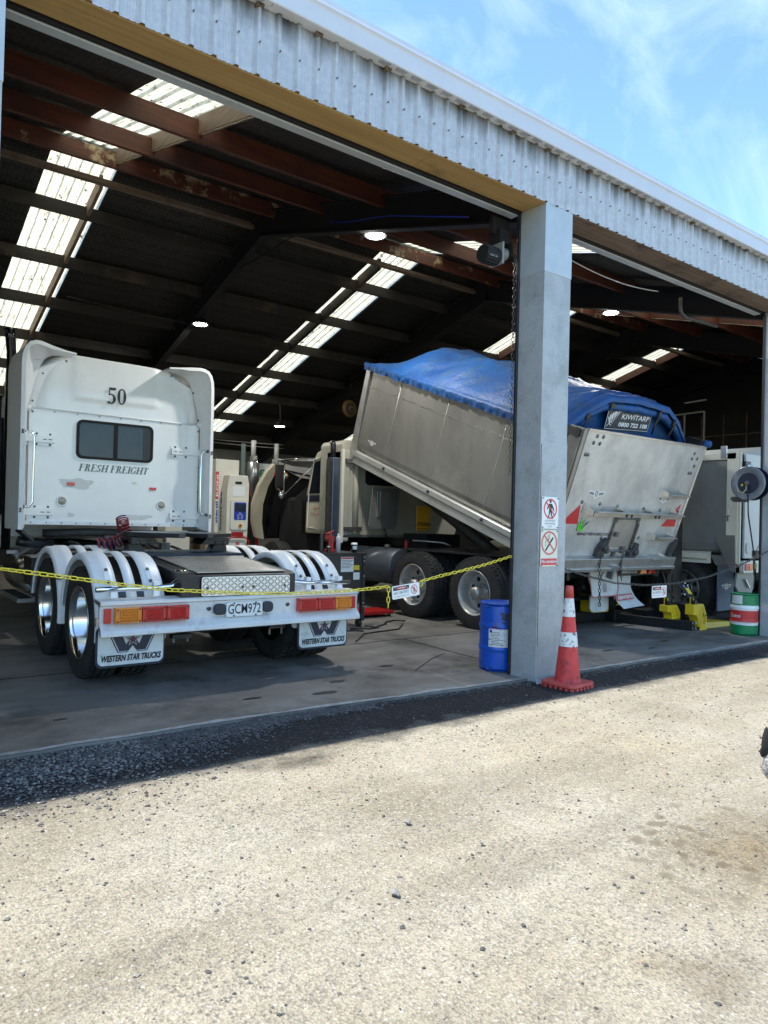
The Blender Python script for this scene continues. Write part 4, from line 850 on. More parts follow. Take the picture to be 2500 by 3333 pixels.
# coiled air lines
def coil(pts, rad, turns, m, ph=0):
    pts = [Vector(p) for p in pts]; n = turns*14; out_ = []
    for i in range(n+1):
        t = i/n*(len(pts)-1); k = min(int(t), len(pts)-2); c = pts[k].lerp(pts[k+1], t-k); d = (pts[k+1]-pts[k]).normalized()
        a = d.cross(Vector((0, 1, 0))).normalized() if abs(d.y) < .9 else Vector((1, 0, 0)); b = d.cross(a); th = 2*math.pi*turns*i/n+ph
        out_.append(c+rad*(math.cos(th)*a+math.sin(th)*b))
    mb = MB(); mb.tube(out_, .0075, 5); mb.build('air_line_coil', m, T1)
REDC = mat('red air line', (.28, .03, .02), None, rough=.4); BLUC = mat('blue air line', (.008, .015, .16), None, rough=.4)
cp = [(2.02, 7.25, 1.04), (2.2, 7.25, 1.06), (2.33, 7.3, 1.12), (2.30, 7.35, 1.22), (2.30, 7.4, 1.3)]
coil(cp, .055, 15, REDC); coil([(x+.01, y+.03, z+.005) for x, y, z in cp], .055, 15, BLUC, 2)
mb = MB(); mb.tube([(1.9, 9, 1.1), (2.4, 8.9, 1.12), (3.3, 8.9, 1.1)], .05, 10); mb.cyl((0, 8.7, 1.02), .07, 2.5, 3.0, 'x', 14); mb.build('air_tank', DSTEEL, T1)
# left side tank, battery box, step
mb = MB(); mb.lathe([(.0001, 0), (.27, 0), (.29, .02), (.29, 1.2), (.27, 1.22), (.0001, 1.22)], (1.95, 8.75, .64), 'y', 32); mb.build('fuel_tank', mat('polished tank', (.6, .6, .62), None, rough=.22, metal=1), T1)
mb = MB(); mb.box(1.66, 1.95, 8.32, 8.72, .56, .86); bb = mb.build('battery_box', BLACK, T1, bevel=.004)
mb = MB()
for i in range(5): mb.box(1.655, 1.66, 8.34, 8.7, .60+i*.035, .615+i*.035); mb.box(1.68, 1.93, 8.314, 8.32, .60+i*.035, .615+i*.035)
mb.build('vent_slat', DSTEEL, bb); mb = MB(); mb.box(1.65, 1.95, 8.31, 8.72, .86, .872); mb.build('step_top', ALU, bb)
mb = MB(); mb.box(1.56, 1.75, 8.45, 9.6, .37, .41); st = mb.build('step', ALU, T1, bevel=.003)
mb = MB()
for i in range(16): mb.box(1.59, 1.72, 8.5+i*.068, 8.53+i*.068, .41, .414)
mb.build('step_slot', BLACKM, st)
mb = MB(); mb.box(1.66, 1.9, 9.7, 9.75, .83, .87); mb.build('white_tag', WHITE2, T1)
mb = MB(); mb.tube([(1.62, 8.9, 1.02), (1.7, 8.9, 1.0), (2.0, 8.9, .98)], .055, 12); mb.build('intake_pipe', BLACK, T1)
mb = MB(); mb.box(2.4, 3.0, 10, 12.5, .35, .95); mb.build('engine_block', BLACKM, T1)

RES = mat('glue residue', (.60, .60, .57), (.70, .71, .69), 9, .5)
def smear(x0, x1, z0, z1, seed):
    mb = MB(); n = 26; P = []
    for k in range(n):
        a = 2*math.pi*k/n; q = .75+.5*noise.noise((math.cos(a)*1.6, math.sin(a)*1.6, seed)); P.append(((x0+x1)/2+(x1-x0)/2*q*math.cos(a), YC-.0012, (z0+z1)/2+(z1-z0)/2*q*math.sin(a)))
    mb.add([((x0+x1)/2, YC-.0012, (z0+z1)/2)]+P, [(0, 1+k, 1+(k+1) % n) for k in range(n)]); mb.build('glue_residue', RES, T1)
smear(1.93, 2.45, 1.62, 1.76, 3); smear(2.80, 2.90, 1.70, 1.74, 5); smear(2.08, 2.2, 1.29, 1.35, 8); smear(2.7, 3.1, 1.26, 1.36, 11)
bolts(T1, [(1.72+i*.16, YC-.013, 1.228) for i in range(13)], .0045, STEEL)
bolts(T1, [(1.69+i*.245, YC-.004, 2.48) for i in range(9)], .0045, STEEL)
bolts(T1, [(1.575, 8.528, z) for z in (1.35, 1.375, 2.20, 2.225)]+[(3.74, 8.528, z) for z in (1.33, 1.355, 2.13, 2.155)], .008, STEEL)
mb = MB(); mb.tube([(3.66, YC-.004, 1.25), (3.655, YC-.004, 2.46)], .004, 5); mb.build('panel_joint', STEEL, T1)
mb = MB(); mb.tube([(1.672, YC-.004, 1.25), (1.668, YC-.004, 2.46)], .004, 5); mb.build('panel_joint', STEEL, T1)
mb = MB(); mb.tube([(1.66, 8.66, 2.98), (1.70, 8.64, 3.02), (1.76, 8.67, 3.03)], .002, 4); mb.build('panel_joint', STEEL, T1)
for i, (a, b_, r0) in enumerate((((2.05, 8.4, 1.0), (2.3, 7.4, .95), .018), ((2.6, 8.5, 1.05), (2.7, 7.35, .98), .014), ((2.8, 8.5, 1.0), (3.0, 7.4, .93), .02), ((3.2, 8.4, .95), (3.35, 7.0, .9), .016), ((2.15, 8.0, .9), (2.2, 6.6, .9), .012))):
    mb = MB(); A_, B_ = Vector(a), Vector(b_); mb.tube([A_.lerp(B_, t/8)+Vector((.02*math.sin(t*1.4+i), 0, .025*math.cos(t*1.1+i*2))) for t in range(9)], r0, 7); mb.build('hose', RUBBER, T1)
for x, y, z, d in ((2.45, 8.1, .95, .12), (2.9, 7.9, .95, .10), (2.2, 7.75, .92, .09)):
    mb = MB(); mb.box(x, x+d, y, y+d, z, z+d*.9); mb.cyl((x+d/2, y+d/2, 0), d*.22, z+d*.9, z+d*1.5, 'z', 10); mb.build('air_valve', STEEL, T1, bevel=.004)
for x in (2.27, 3.15): bolts(T1, [(x+.02, 5.718, .66+.07*k) for k in range(3)], .012, DSTEEL)
# ------------------------------------------------------------------ tipper truck
T2 = thing('tipper_truck', 'cream bonneted tipper truck with its aluminium bin raised under a blue tarpaulin', 'tipper truck', (7.7, 5.5, 0))
TA = R(19.5); AX = Vector((0, math.cos(TA), math.sin(TA))); VX = Vector((0, -math.sin(TA), math.cos(TA))); O2 = Vector((6.5, 5.5, .85))
BM = Matrix((Vector((1, 0, 0)), AX, VX)).transposed().to_4x4(); BM.translation = O2
W2, LB = 2.44, 4.22
# side walls with a rolled lower edge
def binside(x, s, name='bin_side'):
    mb = MB(BM); fa = lambda v: LB-.16+ .0+ (.06*v/1.5)
    prof = [(0, 1.53), (0, .36), (.012, .30), (.05, .235), (.09, .215)]
    seams = [.0, 1.15, 2.28, 3.38, LB-.08]
    R_ = []
    o = None
    for a0, a1 in zip(seams, seams[1:]):
        mb = MB(BM); k = 8
        mb.loft([[(x+s*dx, a0+.004+(a1-a0-.008)*i/k, v) for dx, v in prof] for i in range(k+1)], sm=False)
        mb.loft([[(x+s*dx+s*.03, a0+(a1-a0)*i/1, v) for dx, v in prof[:2]] for i in range(2)])
        p = mb.build('side_panel', ALU_D, T2)
    mb = MB(BM)
    for a in seams[1:-1]: mb.tube([(x-s*.001, a, 1.5), (x-s*.001, a, .36), (x+s*.012, a, .3), (x+s*.05, a, .24)], .003, 5)
    mb.build('weld_seam', ALU, T2)
    mb = MB(BM)
    for i in range(230):
        if (i//9) % 3 == 1 and random.random() < .7: continue
        a = LB-.1-i*.018; v = 1.245+random.uniform(-.012, .012); mb.box(x-s*.0035, x+.0, a, a+random.uniform(.01, .03), v-.006, v+random.uniform(0, .012))
    mb.build('patch_weld', ALU_B, T2, kind='stuff')
binside(6.5-6.5, 1); binside(W2, -1)
mb = MB(BM); mb.box(0, W2, .02, LB-.1, .12, .16); mb.box(.03, W2-.03, LB-.14, LB-.1, .1, 1.58); mb.build('bin_floor', ALU_D, T2)
mb = MB(BM)
for i in range(9): mb.box(.1, W2-.1, .3+i*.42, .36+i*.42, .0, .12)
for x in (.8, 1.55): mb.box(x, x+.09, 0, LB-.2, -.08, .1)
mb.build('bin_bearer', ALU_D, T2)
# headboard edge post, raked forwards
mb = MB(BM); mb.prism([(LB-.09, .2), (LB-.02, .0), (LB+.06, .0), (LB+.10, 1.55), (LB+.0, 1.55)], -.012, .05, 'x'); mb.build('front_post', ALU, T2, bevel=.004)
# sill with rope bolts
for x, s in ((-.004, 1), (W2+.004, -1)):
    mb = MB(BM); mb.prism([(x+s*.09, .23), (x+s*.0, .225), (x-s*.012, .21), (x-s*.012, .145), (x+s*.012, .115), (x+s*.012, .02), (x+s*.09, .02)], .0, LB-.02, 'y'); sill = mb.build('sill_rail', mat('sill alloy', (.55, .55, .52), (.44, .44, .41), 4, .4, metal=.5, stretch=(1, .3, 1)), T2)
    if s > 0:
        mb = MB(BM)
        for a in (.25, 1.12, 2.23, 3.32): mb.lathe([(.026, 0), (.024, -.01), (.016, -.012), (.012, -.03), (.0001, -.032)], (x-.012, a, .18), 'x', 16)
        mb.build('rope_bolt', DSTEEL, sill)
def wing(par, cx, cz, w, M=BM, y=-.034, ax='y', s=1):
    # winged badge: two striped wings and a shield with a double bar
    h = w*.3; mb = MB(M)
    def P(px, pz, d=0): return (cx+px*w, y-d, cz+pz*h) if ax == 'y' else (y-d, cx-px*w, cz+pz*h)
    mb.add([P(*p) for p in ((-.5, .45), (-.12, .38), (-.12, .5), (-.04, .62), (.04, .62), (.12, .5), (.12, .38), (.5, .45), (.42, .0), (.16, -.25), (.0, -.55), (-.16, -.25), (-.42, .0))], [tuple(range(13))])
    b = mb.build('winged_badge', SIGNW, par); mb = MB(M)
    for q in (-1, 1): mb.add([P(q*.14, .22, .0008), P(q*.43, .30, .0008), P(q*.38, .02, .0008), P(q*.14, -.12, .0008)], [(0, 1, 2, 3)])
    for q in (-.07, .02): mb.add([P(q, .50, .0008), P(q+.05, .50, .0008), P(q+.05, -.3, .0008), P(q, -.3, .0008)], [(0, 1, 2, 3)])
    mb.build('badge_print', mat('badge grey', (.22, .22, .22), None), b); return b
wing(T2, 3.77, .44, .22, y=-.0025, ax='x')
# tailgate
mb = MB(BM); mb.box(.03, W2+.0, -.030, 0, .13, 1.655); tg = mb.build('tailgate', ALU_TG, T2, bevel=.003)
mb = MB(BM); mb.box(.02, W2+.01, -.045, 0, 1.652, 1.672); mb.box(W2-.03, W2+.012, -.045, .02, .15, 1.65); mb.build('tailgate_edge', ALU_B, tg)
mb = MB(BM); mb.box(-.03, .028, -.02, .10, .05, 1.66); mb.box(-.05, -.03, .0, .16, .1, 1.66); mb.build('corner_post', ALU_D, T2, bevel=.004)
mb = MB(BM); mb.box(W2+.014, W2+.05, .0, .10, .05, 1.62); mb.build('corner_post', ALU_D, T2, bevel=.004)
mb = MB(BM); mb.prism([(-.14, .16), (-.03, .16), (-.03, .02), (-.14, .02)][::-1], -.04, W2+.04, 'x'); mb.prism([(-.16, .045), (.05, .045), (.05, .0), (-.16, .0)][::-1], -.06, W2+.05, 'x'); mb.build('rear_sill', ALU, T2, bevel=.006)
mb = MB(BM); mb.cyl((0, .06, 1.60), .05, -.07, -.02, 'x', 18); mb.box(-.06, .0, -.0, .2, 1.56, 1.64); mb.build('tailgate_pivot', DSTEEL, T2)
bolts(tg, [(x, -.032, v) for x, v in ((.20, 1.60), (.31, 1.60), (.17, 1.52), (.28, 1.52), (.09, 1.38), (.135, 1.38), (2.24, 1.56), (2.34, 1.50), (2.22, 1.49), (2.33, 1.40), (2.26, 1.30), (2.31, 1.30),
      (.29, .83), (.63, .82), (.98, .80), (1.53, .79), (1.90, .78), (2.32, .78), (.86, .39), (.99, .39), (1.63, .40), (1.61, .28), (.84, .28))], .014, STEEL, M=BM)
def step(x0, x1, v, d=.14):
    mb = MB(BM); y0 = -.032
    for x, s in ((x0+.03, 1), (x1-.09, 1)):
        mb.add([(x, y0, v+.065), (x+.012, y0, v+.065), (x+.10, y0-d*.55, v+.03), (x+.09, y0-d*.55, v+.03), (x, y0, v-.055), (x+.012, y0, v-.055), (x+.10, y0-d*.55, v-.02), (x+.09, y0-d*.55, v-.02)], [(0, 1, 2, 3), (4, 7, 6, 5), (0, 3, 7, 4), (1, 5, 6, 2), (3, 2, 6, 7)])
    mb.box(x0+.12, x1, y0-d*.55-.012, y0-d*.55, v-.03, v+.025); mb.box(x0+.12, x1, y0-d, y0-d*.55, v+.016, v+.025)
    return mb.build('step', ALU, tg, bevel=.002)
step(1.73, 2.27, 1.0); step(1.76, 2.30, .42); step(1.78, 2.29, .13)
mb = MB(BM); y0 = -.11
mb.box(.46, 2.30, y0-.014, y0, .69, .755); mb.box(.46, 2.30, y0-.05, y0-.014, .745, .757); mb.bar((.33, -.034, .74), (.48, y0, .72), .012, .07); mb.add([(.33, -.033, .83), (.345, -.033, .83), (.44, y0+.02, .76), (.33, -.033, .62), (.345, -.033, .62), (.44, y0+.02, .70)], [(0, 1, 2), (3, 5, 4), (0, 2, 5, 3), (1, 4, 5, 2)])
for x in (.92, 1.52): mb.add([(x, -.032, .80), (x+.22, -.032, .745), (x+.22, y0, .745), (x+.16, y0, .755), (x, -.032, .76)], [(0, 1, 2, 3), (0, 3, 4)]); mb.bar((x+.02, -.036, .79), (x+.24, y0, .74), .05, .012)
mb.add([(2.13, -.033, .83), (2.145, -.033, .83), (2.24, y0+.02, .76), (2.13, -.033, .66), (2.145, -.033, .66), (2.24, y0+.02, .70)], [(0, 1, 2), (3, 5, 4), (0, 2, 5, 3), (1, 4, 5, 2)])
st2 = mb.build('long_step', ALU, tg, bevel=.002); bolts(st2, [(x, y0-.016, .715) for x in (1.09, 1.19, 1.70, 1.78)], .014, DSTEEL, M=BM)
for a, b, c in (((.28, .80), (.33, .56), (.02, .56)), ((2.33, .88), (2.36, .56), (2.04, .56))):
    mb = MB(BM); mb.add([(a[0], -.033, a[1]), (b[0], -.033, b[1]), (c[0], -.033, c[1])], [(0, 2, 1)]); mb.build('red_triangle', REDB, tg)
wing(tg, .50, .93, .33); wing(tg, 1.90, .92, .30)
# grass blades and web address
for pts, m in ((((.35, .50), (.40, .50), (.37, .62), (.34, .68)), GRN), (((.39, .50), (.44, .50), (.43, .60), (.49, .70), (.40, .60)), GRN2), (((.42, .50), (.47, .50), (.50, .57), (.55, .66), (.46, .58)), GRN), (((.40, .50), (.43, .50), (.42, .64), (.395, .72), (.385, .62)), GRN), (((.46, .54), (.50, .58), (.60, .67), (.50, .62)), GRN2)):
    mb = MB(BM); mb.add([(.41+(x-.43)*.8, -.0330-.0003*i0, .475+(v-.50)*.8) for i0, (x, v) in zip([len(pts)+int(pts[0][0]*50)]*9, pts)], [tuple(range(len(pts)))]); mb.build('grass_emblem', m, tg)
text(tg, 'BENNETTFERTILISERS.CO.NZ', INK, (.38, -.032, .42), .64, .036, bold=.02, M=BM, shear=.1)
# grain door with latch gear
mb = MB(BM); mb.box(1.03, 1.47, -.046, -.03, .28, .66); gd = mb.build('grain_door', ALU, tg, bevel=.005)
mb = MB(BM); mb.box(1.0, 1.035, -.07, -.03, .60, .68); mb.box(1.45, 1.49, -.07, -.03, .60, .68); mb.tube([(1.03, -.065, .655), (1.46, -.065, .655)], .012, 8); mb.box(1.475, 1.50, -.075, -.03, .27, .6); mb.box(1.0, 1.02, -.06, -.03, .27, .6)
mb.tube([(1.0, -.07, .235), (1.5, -.07, .235)], .012, 8); mb.box(.985, 1.03, -.09, -.03, .2, .27); mb.box(1.30, 1.36, -.08, -.03, .2, .29); mb.box(1.16, 1.2, -.07, -.03, .1, .22); mb.box(1.07, 1.13, -.075, -.046, .42, .48)
mb.build('door_latch', STEEL, gd, bevel=.003)
for x, v0 in ((.80, .16), (1.46, .10)):
    mb = MB(BM); mb.prism([(x, v0-.05), (x+.10, v0-.05), (x+.16, v0+.12), (x+.13, v0+.24), (x+.06, v0+.20), (x, v0+.1)], -.10, -.03, 'y'); mb.lathe([(.0001, -.13), (.04, -.13), (.045, -.10), (.05, -.03)], (x+.10, 0, v0+.13), 'y', 14); mb.build('chain_hook', DSTEEL, tg, bevel=.004)
lk = link_mesh(.055, .034, .0055, 10, 5)
def P2(u, a, v): return tuple(BM @ Vector((u, a, v)))
for u, bot in ((.82, .37), (1.25, .64)):
    p = P2(u, -.15, .1); chh = MB(); b = chh.box(p[0]-.01, p[0]+.01, p[1]-.01, p[1]+.01, p[2]-.01, p[2]+.01).build('chain_anchor', DSTEEL, tg)
    chain(b, [P2(u, -.14, .22), (p[0], p[1], p[2]), (p[0]+.01, p[1]-.01, bot)], lk, .042, DSTEEL)
mb = MB(BM); mb.box(1.10, 1.14, -.18, -.10, -.10, .08); mb.box(1.08, 1.22, -.17, -.12, .04, .07); mb.build('rear_catch', ALU_B, T2)
mb = MB(BM); mb.prism([(2.32, .0), (2.42, .0), (2.47, .36), (2.44, .38), (2.38, .34)], -.09, -.05, 'y'); mb.box(2.40, 2.56, -.12, -.02, .0, .08); mb.box(2.47, 2.53, -.14, .02, -.10, .06); mb.tube([(2.5, -.06, .03), (2.62, -.06, .03)], .01, 6); mb.build('tailgate_latch', DSTEEL, T2, bevel=.003)
mb = MB(); a = P2(2.55, .05, .55); mb.cyl((0, a[1], a[2]), .035, a[0]-.04, a[0]+.03, 'x', 12); mb.tube([a, (a[0]+.02, a[1], a[2]-.25), P2(2.5, .02, .15), P2(2.48, -.02, -.1), (9.07, 5.5, .55), (9.18, 5.45, .38)], .013, 7); mb.build('release_cable', DSTEEL, T2)
# tarpaulin over hoops
def tarp_h(u):
    P = [(-.03, 1.60), (.06, 1.70), (.30, 1.90), (.62, 2.08), (1.22, 2.12), (1.84, 2.08), (2.14, 1.92), (2.38, 1.72), (2.47, 1.60)]
    for (x0, y0), (x1, y1) in zip(P, P[1:]):
        if u <= x1: return y0+(y1-y0)*(u-x0)/(x1-x0)
    return P[-1][1]
hoops = [.42, 1.42, 2.42, 3.44]
mb = MB(BM); rings = []; NA = 200; NU = 90
for j in range(NA+1):
    a = .36+(LB+.12-.36)*j/NA; f = 1.0
    if a > 3.44: f = 1-(a-3.44)/(LB+.12-3.44)*.96
    if a < .50: f = 1-(.50-a)/.14*.16
    row = []
    for i in range(NU+1):
        t = i/NU; u = -.035+2.51*t
        hh = tarp_h(u); base = 1.58
        dh = min((abs(a-h) for h in hoops)); sag = .055*min(1, dh/.4)
        peak = max(0, hh-base)
        crown = min(1, peak/.3)
        v = base+peak*f-sag*crown*f
        q = Vector((u*2.2+a*.9, a*1.1, 0)); v += .018*noise.noise(q*1.6)*crown+.014*abs(noise.noise(Vector((u*5+a*4, a*1.2-u*2, 3))))*crown
        # tension folds fanning down from the hoops
        sgn_ = 1 if u < 1.22 else -1; w1 = noise.noise(Vector((a*1.7+sgn_*u*2.6, (a-sgn_*u)*.5, 7))); w2 = noise.noise(Vector((a*4.2+sgn_*u*5.5, (a-sgn_*u)*.9, 2)))
        v += (.05*(1-abs(w1)*2.6)*.32+.014*(1-abs(w2)*2.4))*min(1, crown*1.2)-.012*crown
        v += .014*math.sin((a-hoops[0])*2*math.pi+u*7)*crown*math.exp(-((hh-1.9)/.2)**2)
        row.append((u, a, v))
    rf = lambda q, k: noise.noise((a*q, k, 0)); left = [(-.048-.012*rf(9, 0), a, 1.59), (-.062-.03*rf(11, 4), a, 1.56), (-.05-.026*rf(12, 9), a, 1.52), (-.045-.03*rf(13, 2), a, 1.48+.02*rf(5, 5))]
    right = [(2.44+.045, a, 1.58), (2.44+.05, a, 1.53), (2.44+.04+.01*noise.noise((a*8, 2, 0)), a, 1.475)]
    rings.append(left[::-1]+row+right)
mb.loft(rings, sm=True); tarp = mb.build('tarpaulin', BLUET, T2)
# rear drop of the tarpaulin with the rolled edge
mb = MB(BM); rings = []
for j in range(15):
    t = j/14; row = []
    for i in range(61):
        u = -.03+2.50*i/60; top = 1.58+(tarp_h(u)-1.58)*.84-.01; row.append((u, .40+.035*t*math.sin(u*4)+.02*noise.noise((u*3, t*2, 0))-.04*t, top*(1-t)+1.60*t))
    rings.append(row)
mb.loft(rings, sm=True); tb = mb.build('tarpaulin_back', BLUET, tarp)
pts = []
for i in range(60):
    u = -.05+2.52*i/59; h = 1.57+(tarp_h(u)-1.58)*.80-.055-.015*noise.noise((u*6, 1, 0)); pts.append((u, .30+.02*noise.noise((u*5, 3, 0)), h))
pts = [(-.06, .75, 1.56), (-.06, .5, 1.57)]+pts+[(2.50, .12, 1.66), (2.47, -.0, 1.70), (2.46, -.06, 1.71)]
mb = MB(BM); mb.tube(pts, [.03+.022*abs(noise.noise((i*.45, 8, 0)))+.018 for i in range(len(pts))], 10); mb.build('rolled_edge', BLUET, tarp)
mb = MB(BM)
for j in range(9):
    a = .32; 
rings = []
for j, (da, dv) in enumerate(((.36, .02), (.26, .012), (.235, -.02), (.235, -.06))):
    rings.append([(-.045+2.51*i/60, da+.014*noise.noise((i*.3, j, 0)), 1.575+(tarp_h(-.035+2.51*i/60)-1.58)*.92+dv+.012*noise.noise((i*.25, j*.5, 5))) for i in range(61)])
mb.loft(rings, sm=True); mb.build('tarpaulin_flap', BLUET, tarp)
for u, dl in ((.28, .30), (.66, .10), (1.63, .30), (2.0, .36)):
    z = 1.57+(tarp_h(u)-1.58)*.8; mb = MB(BM); mb.tube([(u, .24, z+.02), (u+.01, .23, z-.06), (u-.015, .25, z-dl*.6), (u-.01, .25, z-dl)], .007 if u < 1 else .014, 6); mb.box(u-.03, u+.03, .225, .30, z-.07, z-.01); mb.build('tie_strap', BLACK, tarp)
mb = MB(BM); mb.box(2.34, 2.44, .0, .2, 1.66, 1.74); mb.build('tie_strap', BLACK, tarp)
sgY = .285; mb = MB(BM); P_ = [(.70, 1.655), (1.56, 1.70), (1.55, 1.965), (.68, 1.935)]
def pan(k, y): 
    cx, cz = sum(p[0] for p in P_)/4, sum(p[1] for p in P_)/4; return [(cx+(p[0]-cx)*k, y, cz+(p[1]-cz)*(1-(1-k)*3)) for p in P_]
mb.add(pan(1.0, sgY), [(0, 1, 2, 3)]); sg = mb.build('maker_panel', SIGNW, tarp)
mb = MB(BM); mb.add(pan(.985, sgY-.001), [(0, 1, 2, 3)]); mb.build('panel_face', mat('scuffed black vinyl', (.025, .027, .032), (.05, .052, .06), 20, .5, c3=(.3, .3, .3), s3=22, lo3=.64, hi3=.7), sg)
text(sg, 'KIWITARP', SIGNW, (.965, sgY-.002, 1.80), .55, .062, right=(1, 0, .04), M=BM, bold=.01, shear=.05)
text(sg, '0800 722 108', SIGNW, (.94, sgY-.002, 1.705), .58, .055, right=(1, 0, .045), M=BM, bold=.035)
mb = MB(BM)
for i in range(12):   # fern frond: stem and leaflets
    t = i/11; cx, cz = .76+.20*t, 1.72+.21*t**.8; l = .055*(1-t)+.018
    for s in (-1, 1): mb.add([(cx, sgY-.002, cz), (cx+.012, sgY-.002, cz+.004), (cx+s*.3*l+.006, sgY-.002, cz+l if s < 0 else cz+.0), (cx+(s*.75*l), sgY-.0021, cz+(l*1.15 if s < 0 else -l*.35))], [(0, 1, 2, 3)])
mb.add([(.71, sgY-.0022, 1.685), (.72, sgY-.0022, 1.683), (.80, sgY-.0022, 1.755), (.795, sgY-.0022, 1.76)], [(0, 1, 2, 3)]); mb.build('fern_emblem', SIGNW, sg)
# chassis, guards and running gear of the tipper
mb = MB()
for x in (7.25, 8.1): mb.box(x, x+.06, 5.75, 12.5, .66, .90)
for y in (5.8, 6.9, 8.2, 9.3): mb.box(7.25, 8.16, y, y+.06, .68, .88)
mb.build('chassis_rail', BLACK, T2, bevel=.003)
mb = MB(); mb.box(6.62, 8.85, 5.85, 8.3, .93, .955); mb.build('deck_guard', BLACK, T2)
for y in (6.58, 7.8):
    wheel(T2, 6.46, y, .46, .465, .285, .26, True, 1, SILVER, ALU); wheel(T2, 8.93, y, .46, .465, .285, .26, True, -1, SILVER, ALU)
    mb = MB(); mb.tube([(7.0, y, .46), (8.4, y, .46)], .08, 12); mb.lathe([(.0001, -.22), (.13, -.16), (.19, 0), (.13, .16), (.0001, .22)], (7.7, y, .46), 'y', 16); mb.build('axle', BLACK, T2)
for x, s in ((6.5, 1), (8.9, -1)): wheel(T2, x, 12.0, .46, .465, .285, .26, False, s, SILVER, ALU, tread=False)
mb = MB(); mb.lathe([(.0001, 0), (.25, .0), (.275, .015), (.275, 1.15), (.25, 1.17), (.0001, 1.17)], (6.79, 8.42, .66), 'y', 36); ft = mb.build('fuel_tank', TANK, T2)
mb = MB(); mb.lathe([(.05, 0), (.05, .05), (.0001, .06)], (6.73, 8.75, .93), 'z', 14); mb.tube([(6.86, 8.40, .46), (7.0, 8.33, .45), (7.08, 8.2, .50), (7.1, 8.1, .6)], .03, 8); mb.build('tank_fitting', DSTEEL, ft)
mb = MB(); mb.tube([(6.9, 8.35, 1.06), (7.05, 8.2, 1.055), (7.2, 8.0, 1.04), (7.26, 7.9, 1.0)], .014, 7); mb.build('hydraulic_hose', ALU, T2)
mb = MB(); mb.cyl((6.98, 8.6, 0), .03, .93, 1.05, 'z', 10); mb.build('red_grease_gun', REDP, T2)
mb = MB(); mb.tube([(7.7, 7.4, .9), (7.7, 9.3, 1.9)], .09, 14); mb.tube([(7.7, 8.4, 1.42), (7.7, 9.35, 1.93)], .07, 14); mb.build('hoist_ram', DSTEEL, T2)
mb = MB(); mb.box(7.4, 8.1, 8.6, 9.2, .9, 1.15); mb.build('hoist_mount', BLACKM, T2)
# hung guard plate below the bin front, yellow maker flap
mb = MB(BM); mb.M = None; q = [(6.62, 9.0, 1.86), (7.15, 9.0, 1.86), (7.08, 8.98, 1.27), (7.04, 8.98, 1.22), (6.58, 8.98, 1.22), (6.54, 8.98, 1.27)]
mb.add(q+[(p[0], p[1]+.02, p[2]) for p in q], [(0, 5, 4, 3, 2, 1), (6, 7, 8, 9, 10, 11)]+[(i, (i+1) % 6, 6+(i+1) % 6, 6+i) for i in range(6)]); hp = mb.build('hung_guard', ALU_D, T2)
mb = MB(); mb.box(6.68, 7.02, 8.965, 8.98, 1.40, 1.80); mb.box(6.73, 6.97, 8.955, 8.966, 1.45, 1.8); mb.build('guard_panel', ALU_D, hp, bevel=.003)
mb = MB(); mb.tube([(6.85, 9.0, 1.24), (6.9, 9.0, 1.1), (7.0, 9.0, 1.0)], .02, 6); mb.build('cable', BLACK, T2)
mb = MB(); mb.box(7.50, 7.78, 8.98, 8.995, 1.20, 1.60); yf = mb.build('yellow_flap', mat('yellow orange vinyl', (.75, .38, .02), None, rough=.5), T2)
text(yf, 'STEVENS', INK, (7.50, 8.979, 1.275), .29, .06, bold=.03)
mb = MB(); 
for i in range(7): mb.box(7.51+i*.038, 7.53+i*.038, 8.975, 8.979, 1.22, 1.24)
mb.build('flap_print', INK, yf)
# sleeper box, cab, muffler, doors
mb = MB(); mb.prism(rrect(6.36, 8.85, 1.10, 2.62, .10), 9.5, 10.15, 'y'); mb.build('sleeper', BEIGE, T2, bevel=.02)
mb = MB(); mb.prism(rrect(6.82, 8.3, 1.92, 2.35, .07), 9.485, 9.50, 'y'); mb.build('sleeper_window', GLASS, T2)
mb = MB(); mb.box(6.775, 6.785, 9.494, 9.50, 1.12, 2.5); mb.box(6.40, 8.8, 9.47, 9.52, 1.07, 1.10); mb.build('panel_joint', ALU, T2)
bolts(T2, [(6.83+i*.075, 9.498, 1.15) for i in range(12)]+[(6.83, 9.498, 1.2+i*.08) for i in range(8)], .006, BEIGE)
mb = MB(); mb.tube([(6.62, 9.47, 1.12), (6.62, 9.47, 2.5)], .05, 10); mb.build('corner_mould', BEIGE, T2)
for z in (1.20, 2.28): mb = MB(); mb.box(6.40, 6.72, 9.42, 9.50, z-.035, z+.035); mb.build('bracket', STEEL, T2, bevel=.003)
mb = MB(); mb.box(6.30, 6.345, 9.40, 9.46, .98, 2.46); mb.build('fairing_edge', CREAM2, T2, bevel=.004)
mb = MB(); mb.box(6.36, 6.50, 9.47, 9.95, 1.0, 2.45); mb.build('side_fairing', BEIGE, T2, bevel=.02)
mb = MB(); mb.box(6.16, 6.29, 9.45, 9.6, 1.0, 2.32); mf = mb.build('muffler_guard', mat('blue grey steel', (.11, .14, .19), (.15, .18, .23), 3, .3, metal=.7), T2, bevel=.01)
mb = MB()
for i in range(60): mb.box(6.08, 6.165, 9.462, 9.474, 1.03+i*.0205, 1.040+i*.0205)
mb.box(6.13, 6.16, 9.474, 9.6, 1.0, 2.3); mb.build('muffler_grille', DSTEEL, mf, kind='stuff')
mb = MB(); mb.tube([(6.22, 9.55, 2.3), (6.22, 9.55, 2.52), (6.21, 9.57, 2.58)], .045, 12); mb.build('exhaust_pipe', BLACK, mf)
